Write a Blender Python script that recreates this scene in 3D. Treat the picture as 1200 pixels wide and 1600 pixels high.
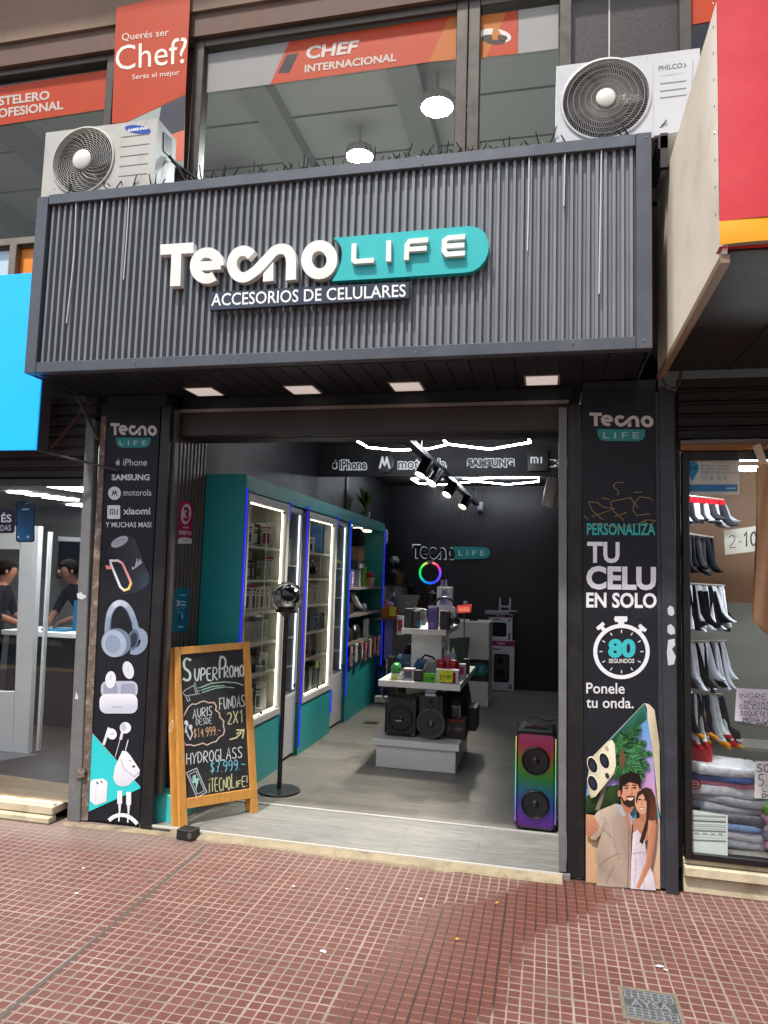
import bpy, bmesh, math, random
from mathutils import Vector, Matrix
R_ = math.radians
random.seed(7)
for o in list(bpy.data.objects): bpy.data.objects.remove(o)
SC = bpy.context.scene
COL = SC.collection
# ---------------------------------------------------------------- camera
CAM = Vector((2.7624, -4.0068, 1.55))
YAW, PIT, ROL, FPX = -.226, .0903, .0303, 1109.58
_cy, _sy, _cp, _sp = math.cos(YAW), math.sin(YAW), math.cos(PIT), math.sin(PIT)
FW = Vector((_sy*_cp, _cy*_cp, _sp)); _r = Vector((_cy, -_sy, 0)); _u = _r.cross(FW)
RT = _r*math.cos(ROL) + _u*math.sin(ROL); UP = -_r*math.sin(ROL) + _u*math.cos(ROL)
cd = bpy.data.cameras.new('camera'); cam = bpy.data.objects.new('camera', cd); COL.objects.link(cam)
cam.matrix_world = Matrix(((RT.x, UP.x, -FW.x, CAM.x), (RT.y, UP.y, -FW.y, CAM.y), (RT.z, UP.z, -FW.z, CAM.z), (0, 0, 0, 1)))
cd.sensor_fit = 'HORIZONTAL'; cd.sensor_width = 36; cd.lens = 36*FPX/1200; cd.clip_start = .05; cd.clip_end = 600
SC.camera = cam
# ---------------------------------------------------------------- sky, sun, exposure
SUN_AZ, SUN_EL = R_(-27), R_(64)            # behind the camera, to its left
w = bpy.data.worlds.new("World"); SC.world = w; w.use_nodes = True
nt = w.node_tree; bg = nt.nodes['Background']; bg.inputs[1].default_value = .115
sk = nt.nodes.new('ShaderNodeTexSky'); sk.sky_type = 'NISHITA'; sk.sun_disc = False
sk.sun_elevation = SUN_EL; sk.sun_rotation = math.pi - SUN_AZ; sk.dust_density = 2.5; sk.air_density = 1.0
hs = nt.nodes.new('ShaderNodeHueSaturation'); hs.inputs['Saturation'].default_value = .5     # hazy, pale sky
nt.links.new(sk.outputs[0], hs.inputs['Color']); nt.links.new(hs.outputs[0], bg.inputs[0])
sl = bpy.data.lights.new('sun', 'SUN'); sl.energy = 2.5; sl.angle = R_(2.5); sl.color = (1, .95, .88)
so = bpy.data.objects.new('sun', sl); COL.objects.link(so)
sdir = Vector((math.sin(SUN_AZ)*math.cos(SUN_EL), -math.cos(SUN_AZ)*math.cos(SUN_EL), math.sin(SUN_EL)))
so.rotation_euler = sdir.to_track_quat('Z', 'Y').to_euler(); so.location = (-6, -12, 16)
SC.view_settings.view_transform = 'Standard'; SC.view_settings.look = 'None'
SC.view_settings.exposure = 1.15; SC.view_settings.gamma = 1; SC.view_settings.use_curve_mapping = False
# ---------------------------------------------------------------- photo pixel (1200 x 1600) to a point on a real plane
class Pl:                                       # a plane with an outward normal
    def __init__(s, p, n): s.p = Vector(p); s.n = Vector(n).normalized()
def YP(v): return Pl((0, v, 0), (0, -1, 0))
def XP(v): return Pl((v, 0, 0), (1, 0, 0))
def ZP(v): return Pl((0, 0, v), (0, 0, 1))
def px(x, y, pl):
    d = FW + RT*((x-600)/FPX) + UP*((800-y)/FPX)
    return CAM + d*((pl.p-CAM).dot(pl.n)/d.dot(pl.n))
# ---------------------------------------------------------------- colour
def lin(c):
    c /= 255
    return c/12.92 if c <= .04045 else ((c+.055)/1.055)**2.4
def hx(h, k=.85):
    if not isinstance(h, str): return h
    return tuple(lin(int(h[i:i+2], 16))*k for i in (0, 2, 4))
# ---------------------------------------------------------------- materials
MATS = {}
def node(nt, t, **kw):
    n = nt.nodes.new(t)
    for k, v in kw.items():
        if k[0] == 'i' and k[1:].isdigit(): n.inputs[int(k[1:])].default_value = v
        else: setattr(n, k, v)
    return n
def mat(name, col=None, rough=.5, metal=0, var=.12, scale=6, bump=0, bscale=60, emit=None, est=1, coat=0, spec=.5, dirt=None, dscale=2.5, damt=.5, stretch=None, dstretch=None):
    """procedural material; col None = colour attribute of the mesh"""
    if name in MATS: return MATS[name]
    m = bpy.data.materials.new(name); m.use_nodes = True; MATS[name] = m
    nt = m.node_tree; L = nt.links.new; b = nt.nodes['Principled BSDF']
    b.inputs['Roughness'].default_value = rough; b.inputs['Metallic'].default_value = metal
    b.inputs['Coat Weight'].default_value = coat; b.inputs['Specular IOR Level'].default_value = spec
    geo = node(nt, 'ShaderNodeNewGeometry'); pos = geo.outputs['Position']
    if stretch:
        mp = node(nt, 'ShaderNodeMapping'); mp.inputs['Scale'].default_value = stretch; L(pos, mp.inputs[0]); pos = mp.outputs[0]
    if col is None:
        a = node(nt, 'ShaderNodeVertexColor', layer_name='Col'); c = a.outputs[0]
    else:
        a = node(nt, 'ShaderNodeRGB'); a.outputs[0].default_value = (*hx(col), 1); c = a.outputs[0]
    if var:
        n = node(nt, 'ShaderNodeTexNoise'); n.inputs['Scale'].default_value = scale; n.inputs['Detail'].default_value = 5; n.inputs['Roughness'].default_value = .65
        L(pos, n.inputs['Vector'])
        mr = node(nt, 'ShaderNodeMapRange'); mr.inputs[1].default_value = .25; mr.inputs[2].default_value = .75
        mr.inputs[3].default_value = 1-var; mr.inputs[4].default_value = 1+var; L(n.outputs[0], mr.inputs[0])
        vm = node(nt, 'ShaderNodeVectorMath', operation='SCALE'); L(c, vm.inputs[0]); L(mr.outputs[0], vm.inputs['Scale']); c = vm.outputs[0]
        r2 = node(nt, 'ShaderNodeMapRange'); r2.inputs[1].default_value = .2; r2.inputs[2].default_value = .8
        r2.inputs[3].default_value = max(.02, rough-.12); r2.inputs[4].default_value = min(1, rough+.12); L(n.outputs[0], r2.inputs[0]); L(r2.outputs[0], b.inputs['Roughness'])
    if dirt:
        n = node(nt, 'ShaderNodeTexNoise'); n.inputs['Scale'].default_value = dscale; n.inputs['Detail'].default_value = 8; n.inputs['Roughness'].default_value = .7
        dp = geo.outputs['Position']
        if dstretch: m2 = node(nt, 'ShaderNodeMapping'); m2.inputs['Scale'].default_value = dstretch; L(dp, m2.inputs[0]); dp = m2.outputs[0]
        L(dp, n.inputs['Vector'])
        mr = node(nt, 'ShaderNodeMapRange'); mr.inputs[1].default_value = .5; mr.inputs[2].default_value = .72; mr.inputs[3].default_value = 0; mr.inputs[4].default_value = damt
        L(n.outputs[0], mr.inputs[0])
        mx = node(nt, 'ShaderNodeMix', data_type='RGBA'); L(mr.outputs[0], mx.inputs[0]); L(c, mx.inputs[6]); mx.inputs[7].default_value = (*hx(dirt), 1); c = mx.outputs[2]
    L(c, b.inputs['Base Color'])
    if bump:
        n = node(nt, 'ShaderNodeTexNoise'); n.inputs['Scale'].default_value = bscale; n.inputs['Detail'].default_value = 4; L(pos, n.inputs['Vector'])
        bp = node(nt, 'ShaderNodeBump'); bp.inputs['Strength'].default_value = bump; bp.inputs['Distance'].default_value = .01; L(n.outputs[0], bp.inputs['Height']); L(bp.outputs[0], b.inputs['Normal'])
    if emit is not None:
        if emit == 'col': L(a.outputs[0], b.inputs['Emission Color'])
        else: b.inputs['Emission Color'].default_value = (*hx(emit, 1), 1)
        b.inputs['Emission Strength'].default_value = est
    return m
def glass(name, tint=(1, 1, 1), rough=0.0, refl=1.0):
    if name in MATS: return MATS[name]
    m = bpy.data.materials.new(name); m.use_nodes = True; MATS[name] = m
    nt = m.node_tree; nt.nodes.remove(nt.nodes['Principled BSDF']); out = nt.nodes['Material Output']
    t = node(nt, 'ShaderNodeBsdfTransparent'); t.inputs[0].default_value = (*tint, 1)
    g = node(nt, 'ShaderNodeBsdfGlossy'); g.inputs['Roughness'].default_value = rough
    f = node(nt, 'ShaderNodeFresnel'); f.inputs[0].default_value = 1.52
    ml = node(nt, 'ShaderNodeMath', operation='MULTIPLY'); ml.inputs[1].default_value = refl; nt.links.new(f.outputs[0], ml.inputs[0])
    mx = node(nt, 'ShaderNodeMixShader'); nt.links.new(ml.outputs[0], mx.inputs[0]); nt.links.new(t.outputs[0], mx.inputs[1]); nt.links.new(g.outputs[0], mx.inputs[2])
    nt.links.new(mx.outputs[0], out.inputs[0]); return m
M_print = mat('printed_vinyl', rough=.5, var=.05, scale=9, spec=.25)
M_photo = mat('photo_print', rough=.5, var=.13, scale=85, spec=.25)
M_plastic = mat('plastic', rough=.35, var=.05, scale=20)
M_paint = mat('painted', rough=.55, var=.1, scale=5)
M_cloth = mat('cloth', rough=.95, var=.14, scale=25, bump=.25, bscale=250, spec=.1)
M_card = mat('cardboard_print', rough=.5, var=.06, scale=12)
M_metalc = mat('coated_metal', rough=.38, metal=.4, var=.12, scale=4)
M_chrome = mat('chrome', 'e8e8ea', rough=.06, metal=1, var=0)
M_led = mat('led_light', 'ffffff', emit='f4fbff', est=6, var=0)
M_ledw = mat('warm_led_light', 'ffffff', emit='fff6dc', est=3.2, var=0)
M_ledc = mat('coloured_led', var=0, emit='col', est=.55)
# ---------------------------------------------------------------- mesh builder
WL = {}                                          # world location of every object made
def Vs(p): return Vector(p)
class MB:
    def __init__(s, col='808080'): s.v = []; s.f = []; s.fc = []; s.fm = []; s.fs = []; s.c = hx(col); s.mi = 0; s.sm = False; s.T = None
    def col(s, h, k=.85): s.c = hx(h, k); return s
    def add(s, vs, fs, cols=None, sm=None):
        n = len(s.v)
        for p in vs: s.v.append(Vector(p))
        for f in fs:
            s.f.append([n+i for i in f]); s.fm.append(s.mi); s.fs.append(s.sm if sm is None else sm)
            s.fc.append([cols[i] for i in f] if cols else [s.c]*len(f))
        return s
    def box(s, x0, x1, y0, y1, z0, z1):
        x0, x1 = sorted((x0, x1)); y0, y1 = sorted((y0, y1)); z0, z1 = sorted((z0, z1))
        vs = [(x, y, z) for z in (z0, z1) for y in (y0, y1) for x in (x0, x1)]
        return s.add(vs, [(0, 2, 3, 1), (4, 5, 7, 6), (0, 1, 5, 4), (2, 6, 7, 3), (0, 4, 6, 2), (1, 3, 7, 5)])
    def obox(s, c, ax, ay, az):                  # oriented box: centre and three half axes
        c, ax, ay, az = map(Vector, (c, ax, ay, az))
        vs = [c+ax*i+ay*j+az*k for k in (-1, 1) for j in (-1, 1) for i in (-1, 1)]
        return s.add(vs, [(0, 2, 3, 1), (4, 5, 7, 6), (0, 1, 5, 4), (2, 6, 7, 3), (0, 4, 6, 2), (1, 3, 7, 5)])
    def bar(s, a, b, w, h, side=None):           # rectangular bar from a to b
        a, b = Vector(a), Vector(b); d = (b-a).normalized()
        sd = Vector(side).normalized() if side else (d.cross(Vector((0, 0, 1))) if abs(d.z) < .95 else Vector((1, 0, 0))).normalized()
        sd = (sd - d*sd.dot(d)).normalized(); u = sd.cross(d)
        return s.obox((a+b)/2, sd*w/2, d*(b-a).length/2, u*h/2)
    def prism(s, pts, vec):
        pts = [Vector(p) for p in pts]; vec = Vector(vec); n = len(pts)
        fs = [list(range(n)), list(range(2*n-1, n-1, -1))] + [(i, n+i, n+(i+1) % n, (i+1) % n) for i in range(n)]
        return s.add(pts+[p+vec for p in pts], fs)
    def ngon(s, pts, cols=None): return s.add(pts, [list(range(len(pts)))], cols)
    def tube(s, path, r, n=8, closed=False, caps=True, sm=True):
        P = [Vector(p) for p in path]; N = len(P); rr = r if isinstance(r, (list, tuple)) else [r]*N
        vs = []; ref = None
        for i, p in enumerate(P):
            d = ((P[(i+1) % N] if closed or i < N-1 else P[i]) - (P[i-1] if closed or i > 0 else P[i])).normalized()
            if ref is None: ref = Vector((0, 0, 1)) if abs(d.z) < .9 else Vector((1, 0, 0))
            a = (ref-d*ref.dot(d))
            if a.length < 1e-4: a = d.orthogonal()
            a.normalize(); ref = a; b = d.cross(a)
            for k in range(n): t = 2*math.pi*k/n; vs.append(p+(a*math.cos(t)+b*math.sin(t))*rr[i])
        fs = []
        for i in range(N if closed else N-1):
            j = (i+1) % N
            for k in range(n): fs.append((i*n+k, j*n+k, j*n+(k+1) % n, i*n+(k+1) % n)[::-1])
        s.add(vs, fs, sm=sm)
        if caps and not closed: s.add(vs[:n], [list(range(n))], sm=False); s.add(vs[-n:], [list(range(n))[::-1]], sm=False)
        return s
    def lathe(s, prof, c=(0, 0, 0), ax=(0, 0, 1), n=24, sm=True, sx=None):
        ax = Vector(ax).normalized(); a = Vector(sx).normalized() if sx else ax.orthogonal().normalized(); b = ax.cross(a); c = Vector(c); vs = []
        for r, h in prof:
            for k in range(n): t = 2*math.pi*k/n; vs.append(c+ax*h+(a*math.cos(t)+b*math.sin(t))*max(r, 1e-5))
        fs = []
        for i in range(len(prof)-1):
            for k in range(n): fs.append((i*n+k, i*n+(k+1) % n, (i+1)*n+(k+1) % n, (i+1)*n+k))
        return s.add(vs, fs, sm=sm)
    def ball(s, c, r, n=16, m=10, rz=None, ry=None):
        c = Vector(c); rx = r; ry = ry or r; rz = rz or r; vs = []
        for i in range(m+1):
            a = math.pi*i/m
            for k in range(n): t = 2*math.pi*k/n; vs.append(c+Vector((rx*math.sin(a)*math.cos(t), ry*math.sin(a)*math.sin(t), -rz*math.cos(a))))
        fs = [(i*n+k, i*n+(k+1) % n, (i+1)*n+(k+1) % n, (i+1)*n+k) for i in range(m) for k in range(n)]
        return s.add(vs, fs, sm=True)
    def grid(s, fn, nu, nv, sm=True, wrap=False):
        vs = [fn(i/nu, j/nv) for j in range(nv+1) for i in range(nu+1)]
        return s.add(vs, [(j*(nu+1)+i, j*(nu+1)+i+1, (j+1)*(nu+1)+i+1, (j+1)*(nu+1)+i) for j in range(nv) for i in range(nu)], sm=sm)
    # flat artwork: verts already in 3-D, raised d along the plane normal, optionally with thickness t
    def flat(s, vs, fs, nrm, d=0, t=0, cols=None):
        nrm = Vector(nrm); vs = [Vector(p)+nrm*(d+t) for p in vs]
        # orient faces to the normal
        out = []
        for f in fs:
            n = Vector((0, 0, 0))
            for i in range(len(f)): n += vs[f[i]].cross(vs[f[(i+1) % len(f)]])
            out.append(f if n.dot(nrm) > 0 else f[::-1])
        s.add(vs, out, cols)
        if t:
            cnt = {}
            for f in out:
                for i in range(len(f)): e = (f[i], f[(i+1) % len(f)]); k = tuple(sorted(e)); cnt.setdefault(k, []).append(e)
            for k, es in cnt.items():
                if len(es) == 1:
                    i, j = es[0]; s.add([vs[j], vs[i], vs[i]-nrm*t, vs[j]-nrm*t], [(0, 1, 2, 3)])
        return s
    def build(s, name, m, parent=None, bevel=0, angle=40, seg=1, merge=True):
        ms = m if isinstance(m, (list, tuple)) else [m]
        T = s.T
        vs = [T @ p for p in s.v] if T else s.v
        lo = Vector([min(p[i] for p in vs) for i in range(3)]); hi = Vector([max(p[i] for p in vs) for i in range(3)])
        c = (lo+hi)/2
        if parent is None: c.z = lo.z
        me = bpy.data.meshes.new(name); me.from_pydata([p-c for p in vs], [], s.f)
        ca = me.color_attributes.new('Col', 'FLOAT_COLOR', 'CORNER')
        buf = [x for f in s.fc for q in f for x in (q[0], q[1], q[2], 1)]
        if len(buf) == len(ca.data)*4: ca.data.foreach_set('color', buf)
        me.polygons.foreach_set('material_index', s.fm); me.polygons.foreach_set('use_smooth', s.fs)
        for x in ms: me.materials.append(x)
        if merge or bevel:
            bm = bmesh.new(); bm.from_mesh(me)
            if merge: bmesh.ops.remove_doubles(bm, verts=bm.verts, dist=2e-5)
            if bevel:
                es = [e for e in bm.edges if len(e.link_faces) == 2 and e.calc_face_angle(0) > R_(35)]
                if es: bmesh.ops.bevel(bm, geom=es, offset=bevel, segments=seg, affect='EDGES', profile=.5, clamp_overlap=True)
            bm.to_mesh(me); bm.free()
        if any(s.fs): me.set_sharp_from_angle(angle=R_(angle))
        o = bpy.data.objects.new(name, me); COL.objects.link(o)
        pl = WL[parent] if parent else Vector((0, 0, 0))
        o.location = c-pl; WL[o] = c.copy()
        if parent: o.parent = parent
        return o
def thing(name, label, cat, loc=(0, 0, 0), group=None):
    o = bpy.data.objects.new(name, None); COL.objects.link(o); o.location = loc; WL[o] = Vector(loc); o.empty_display_size = .1
    return tag(o, label, cat, group)
def tag(o, label, cat, group=None):
    o['label'] = label; o['category'] = cat
    if group: o['group'] = group
    return o
def struct(o): o['kind'] = 'structure'; return o
KIDS = {}
def copy_tree(o, d=None, parent=None):
    c = o.copy(); COL.objects.link(c); WL[c] = WL[o].copy()
    if parent: c.parent = parent
    if d is not None: c.location = o.location+Vector(d); WL[c] = WL[o]+Vector(d)
    for ch in o.children: copy_tree(ch, None, c)
    return c
# ---------------------------------------------------------------- 2-D shapes in photo pixels, laid on a plane
def arc(cx, cy, rx, ry, a0, a1, n=16): return [(cx+rx*math.cos(R_(a0+(a1-a0)*i/n)), cy-ry*math.sin(R_(a0+(a1-a0)*i/n))) for i in range(n+1)]
def ell(cx, cy, rx, ry, rot=0, n=28):
    c, s_ = math.cos(R_(rot)), math.sin(R_(rot)); out = []
    for i in range(n): t = 2*math.pi*i/n; x, y = rx*math.cos(t), ry*math.sin(t); out.append((cx+x*c-y*s_, cy+x*s_+y*c))
    return out
def rrect(x0, y0, x1, y1, r, n=5):
    return arc(x1-r, y0+r, r, r, 0, 90, n)+arc(x0+r, y0+r, r, r, 90, 180, n)+arc(x0+r, y1-r, r, r, 180, 270, n)+arc(x1-r, y1-r, r, r, 270, 360, n)
def ribbon(pts, w, closed=False):
    P = [Vector((p[0], p[1])) for p in pts]; P = [p for i, p in enumerate(P) if i == 0 or (p-P[i-1]).length > 1e-6]; N = len(P); L_, R2 = [], []
    ww = w if isinstance(w, (list, tuple)) else [w]*N
    for i in range(N):
        a = P[i]-P[i-1] if (i > 0 or closed) else P[1]-P[0]; b = P[(i+1) % N]-P[i] if (i < N-1 or closed) else a
        a = a.normalized(); b = b.normalized(); t = (a+b)
        if t.length < 1e-4: t = a
        t.normalize(); nn = Vector((-t.y, t.x)); k = 1/max(.5, nn.dot(Vector((-a.y, a.x))))
        L_.append(P[i]+nn*ww[i]/2*k); R2.append(P[i]-nn*ww[i]/2*k)
    vs = L_+R2; fs = [(i, (i+1) % N, N+(i+1) % N, N+i) for i in range(N if closed else N-1)]
    return [tuple(v) for v in vs], fs
class Art:
    """draws flat shapes given in photo pixels onto a real plane of the scene"""
    def __init__(s, mb, pl, d=0, f=None): s.mb = mb; s.pl = pl; s.d = d; s.f = f or (lambda x, y: px(x, y, pl)); s.n = pl.n; s.k = 0
    def dd(s, l): s.k += 1; return s.d+l*.0005+s.k*.00003
    def poly(s, pts, col, l=1, t=0, cols=None):
        s.mb.col(col); s.mb.flat([s.f(*p) for p in pts], [list(range(len(pts)))], s.n, s.dd(l), t, [hx(c) for c in cols] if cols else None)
    def line(s, pts, wd, col, l=1, t=0, closed=False, cols=None, sm=0):
        for _ in range(sm):
            q = list(zip(pts, cols or pts)); o = [q[0]]
            for (p0, c0), (p1, c1) in zip(q, q[1:]): o += [((p0[0]*.75+p1[0]*.25, p0[1]*.75+p1[1]*.25), c0), ((p0[0]*.25+p1[0]*.75, p0[1]*.25+p1[1]*.75), c1)]
            o.append(q[-1]); pts = [a[0] for a in o]; cols = [a[1] for a in o] if cols else None
        s.mb.col(col); vs, fs = ribbon(pts, wd, closed); s.mb.flat([s.f(*p) for p in vs], fs, s.n, s.dd(l), t, [hx(c) for c in (cols+cols)] if cols else None)
    def text(s, st, quad, col, l=1, bold=0, t=0, shear=0):
        """quad: TL TR BR BL of the lettering's box, in photo pixels"""
        vs, fs = glyphs(st, bold, shear); tl, tr, br, bl = [s.f(*q) for q in quad]; s.mb.col(col)
        out = [(bl*(1-u)+br*u)*(1-v)+(tl*(1-u)+tr*u)*v for u, v in vs]
        s.mb.flat(out, fs, s.n, s.dd(l), t)
    def ring(s, cx, cy, rx, ry, wd, col, l=1, t=0, n=32): s.line(ell(cx, cy, rx, ry, 0, n), wd, col, l, t, True)
_G = {}
def glyphs(st, bold=0, shear=0):
    k = (st, bold, shear)
    if k in _G: return _G[k]
    cu = bpy.data.curves.new('t', 'FONT'); cu.body = st; cu.offset = bold; cu.shear = shear; cu.resolution_u = 3; cu.fill_mode = 'FRONT'
    ob = bpy.data.objects.new('t', cu); COL.objects.link(ob)
    dg = bpy.context.evaluated_depsgraph_get(); dg.update(); ev = ob.evaluated_get(dg); me = ev.to_mesh()
    vs = [(v.co.x, v.co.y) for v in me.vertices]; fs = [tuple(p.vertices) for p in me.polygons]; ev.to_mesh_clear()
    bpy.data.objects.remove(ob); bpy.data.curves.remove(cu)
    x0, x1 = min(v[0] for v in vs), max(v[0] for v in vs); y0, y1 = min(v[1] for v in vs), max(v[1] for v in vs)
    vs = [((x-x0)/max(1e-6, x1-x0), (y-y0)/max(1e-6, y1-y0)) for x, y in vs]
    _G[k] = (vs, fs); return _G[k]
def Q(x0, y0, x1, y1, dy=0, dx=0):
    """text box: left x0, right x1, top y0, bottom y1; dy = drop of the right end, dx = lean of the top"""
    return [(x0+dx, y0), (x1+dx, y0+dy), (x1, y1+dy), (x0, y1)]
# ================================================================ THE SETTING
def tile_material():
    m = bpy.data.materials.new('pavement_tiles'); m.use_nodes = True; nt = m.node_tree; L = nt.links.new; b = nt.nodes['Principled BSDF']
    geo = node(nt, 'ShaderNodeNewGeometry'); pos = geo.outputs['Position']
    def M(op, a, b_=None, c=None):
        n = node(nt, 'ShaderNodeMath', operation=op)
        for i, v in enumerate((a, b_, c)):
            if v is None: continue
            if isinstance(v, (int, float)): n.inputs[i].default_value = v
            else: L(v, n.inputs[i])
        return n.outputs[0]
    def noise(scale, det=3, vec=None, rough=.6):
        n = node(nt, 'ShaderNodeTexNoise'); n.inputs['Scale'].default_value = scale; n.inputs['Detail'].default_value = det; n.inputs['Roughness'].default_value = rough
        L(vec or pos, n.inputs['Vector']); return n.outputs[0], n.outputs[1]
    def mr(v, a, b_, c=0, d=1):
        n = node(nt, 'ShaderNodeMapRange', interpolation_type='SMOOTHSTEP'); L(v, n.inputs[0])
        for i, q in enumerate((a, b_, c, d)): n.inputs[i+1].default_value = q
        return n.outputs[0]
    def mix(f, c1, c2):
        n = node(nt, 'ShaderNodeMix', data_type='RGBA')
        L(f, n.inputs[0])
        for i, c in ((6, c1), (7, c2)):
            if isinstance(c, str): n.inputs[i].default_value = (*hx(c, 1), 1)
            else: L(c, n.inputs[i])
        return n.outputs[2]
    # slightly wandering lines
    wn = noise(9, 2)[1]; wv = node(nt, 'ShaderNodeVectorMath', operation='MULTIPLY_ADD'); L(wn, wv.inputs[0]); wv.inputs[1].default_value = (.006, .006, 0); L(pos, wv.inputs[2])
    sx = node(nt, 'ShaderNodeSeparateXYZ'); L(wv.outputs[0], sx.inputs[0]); X, Y = sx.outputs[0], sx.outputs[1]
    X = M('ADD', X, 100.008); Y = M('ADD', Y, 100.0)
    S = .0475; W6 = S*6
    def dist(v, p): f = M('MODULO', v, p); return M('MINIMUM', f, M('SUBTRACT', p, f))
    jw = M('ADD', noise(14, 2)[0], .1)                                   # joint width varies
    wid = M('MULTIPLY', jw, .0053)
    jx = M('LESS_THAN', dist(X, S), wid); jy = M('LESS_THAN', dist(Y, S), wid)
    Jx6 = M('LESS_THAN', dist(X, W6), M('MULTIPLY', wid, 1.5)); Jy6 = M('LESS_THAN', dist(Y, W6), M('MULTIPLY', wid, 1.5))
    joint = M('MAXIMUM', M('MAXIMUM', jx, jy), M('MAXIMUM', Jx6, Jy6))
    jv = M('MAXIMUM', jx, Jx6)
    # cells with their own tone
    cell = node(nt, 'ShaderNodeCombineXYZ'); L(M('FLOOR', M('DIVIDE', X, S)), cell.inputs[0]); L(M('FLOOR', M('DIVIDE', Y, S)), cell.inputs[1])
    wh = node(nt, 'ShaderNodeTexWhiteNoise'); L(cell.outputs[0], wh.inputs['Vector'])
    tilec = node(nt, 'ShaderNodeCombineXYZ'); L(M('FLOOR', M('DIVIDE', X, W6)), tilec.inputs[0]); L(M('FLOOR', M('DIVIDE', Y, W6)), tilec.inputs[1])
    wt = node(nt, 'ShaderNodeTexWhiteNoise'); L(tilec.outputs[0], wt.inputs['Vector'])
    grain = noise(300, 3, rough=.9)[0]; big = noise(1.6, 6, rough=.7)[0]; mid = noise(7, 5, rough=.7)[0]
    red = mix(mr(grain, .40, .60), '391a14', '7c4d42')
    red = mix(M('MULTIPLY', wh.outputs[0], .6), red, '4d261f')
    red = mix(M('MULTIPLY', wt.outputs[0], .22), red, '70463b')
    red = mix(mr(mid, .5, .75, 0, .5), red, '5d4c44')                     # ground-in dust
    grey = mix(mr(grain, .4, .6), '6b5d58', '83726a')
    # greyish worn band close to the buildings, on the left
    SX = node(nt, 'ShaderNodeSeparateXYZ'); L(pos, SX.inputs[0])
    wall = M('MULTIPLY', mr(M('ADD', SX.outputs[1], M('MULTIPLY', big, .35)), -.32, .05), mr(SX.outputs[0], 1.1, .4, .1, .75))
    red = mix(wall, red, grey)
    jcol = mix(mr(mid, .35, .65), '93827a', '796a61')
    jcol = mix(mr(big, .45, .7, 0, .6), jcol, '6c6058')
    # damp patch: distance to a bent line on the ground
    def cap(p, q, r):
        pv = Vector(q)-Vector(p); l2 = pv.length_squared
        d = node(nt, 'ShaderNodeVectorMath', operation='SUBTRACT'); L(pos, d.inputs[0]); d.inputs[1].default_value = p
        dp = node(nt, 'ShaderNodeVectorMath', operation='DOT_PRODUCT'); L(d.outputs[0], dp.inputs[0]); dp.inputs[1].default_value = pv
        t = node(nt, 'ShaderNodeClamp'); L(M('DIVIDE', dp.outputs['Value'], l2), t.inputs[0])
        sc = node(nt, 'ShaderNodeVectorMath', operation='SCALE'); sc.inputs[0].default_value = pv; L(t.outputs[0], sc.inputs['Scale'])
        e = node(nt, 'ShaderNodeVectorMath', operation='DISTANCE'); L(d.outputs[0], e.inputs[0]); L(sc.outputs[0], e.inputs[1])
        return M('SUBTRACT', e.outputs['Value'], r)
    P1, P2, P3 = [px(x, y, ZP(0)) for x, y in ((905, 1388), (740, 1452), (590, 1660))]
    dd = M('MINIMUM', cap(P1, P2, .19), cap(P2, P3, .245))
    dd = M('ADD', dd, M('MULTIPLY', M('SUBTRACT', mid, .5), .22))
    dd = M('ADD', dd, M('MULTIPLY', M('SUBTRACT', wh.outputs[0], .5), .03))
    wet = mr(dd, .035, -.03)
    dj = mix(M('MULTIPLY', jv, 1), '7c5145', '33231f')
    jcol = mix(wet, jcol, dj)
    redw = mix(mr(grain, .40, .60), '331711', '714438')
    red = mix(M('MULTIPLY', wet, .75), red, redw)
    # dark grime at the foot of the right pilaster
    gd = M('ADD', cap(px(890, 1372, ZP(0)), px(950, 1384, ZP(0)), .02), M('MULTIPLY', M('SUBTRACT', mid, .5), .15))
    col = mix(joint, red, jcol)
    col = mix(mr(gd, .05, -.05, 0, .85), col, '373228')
    # greasy spots
    sp = noise(23, 3, rough=.8)[0]; col = mix(mr(sp, .63, .72, 0, .5), col, '3f332e')
    L(col, b.inputs['Base Color'])
    L(M('SUBTRACT', mr(grain, .3, .7, .62, .85), M('MULTIPLY', wet, .22)), b.inputs['Roughness'])
    h = M('ADD', M('MULTIPLY', joint, -1.0), M('MULTIPLY', grain, .35))
    bp = node(nt, 'ShaderNodeBump'); bp.inputs['Strength'].default_value = .45; bp.inputs['Distance'].default_value = .0022; L(h, bp.inputs['Height']); L(bp.outputs[0], b.inputs['Normal'])
    return m
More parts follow.
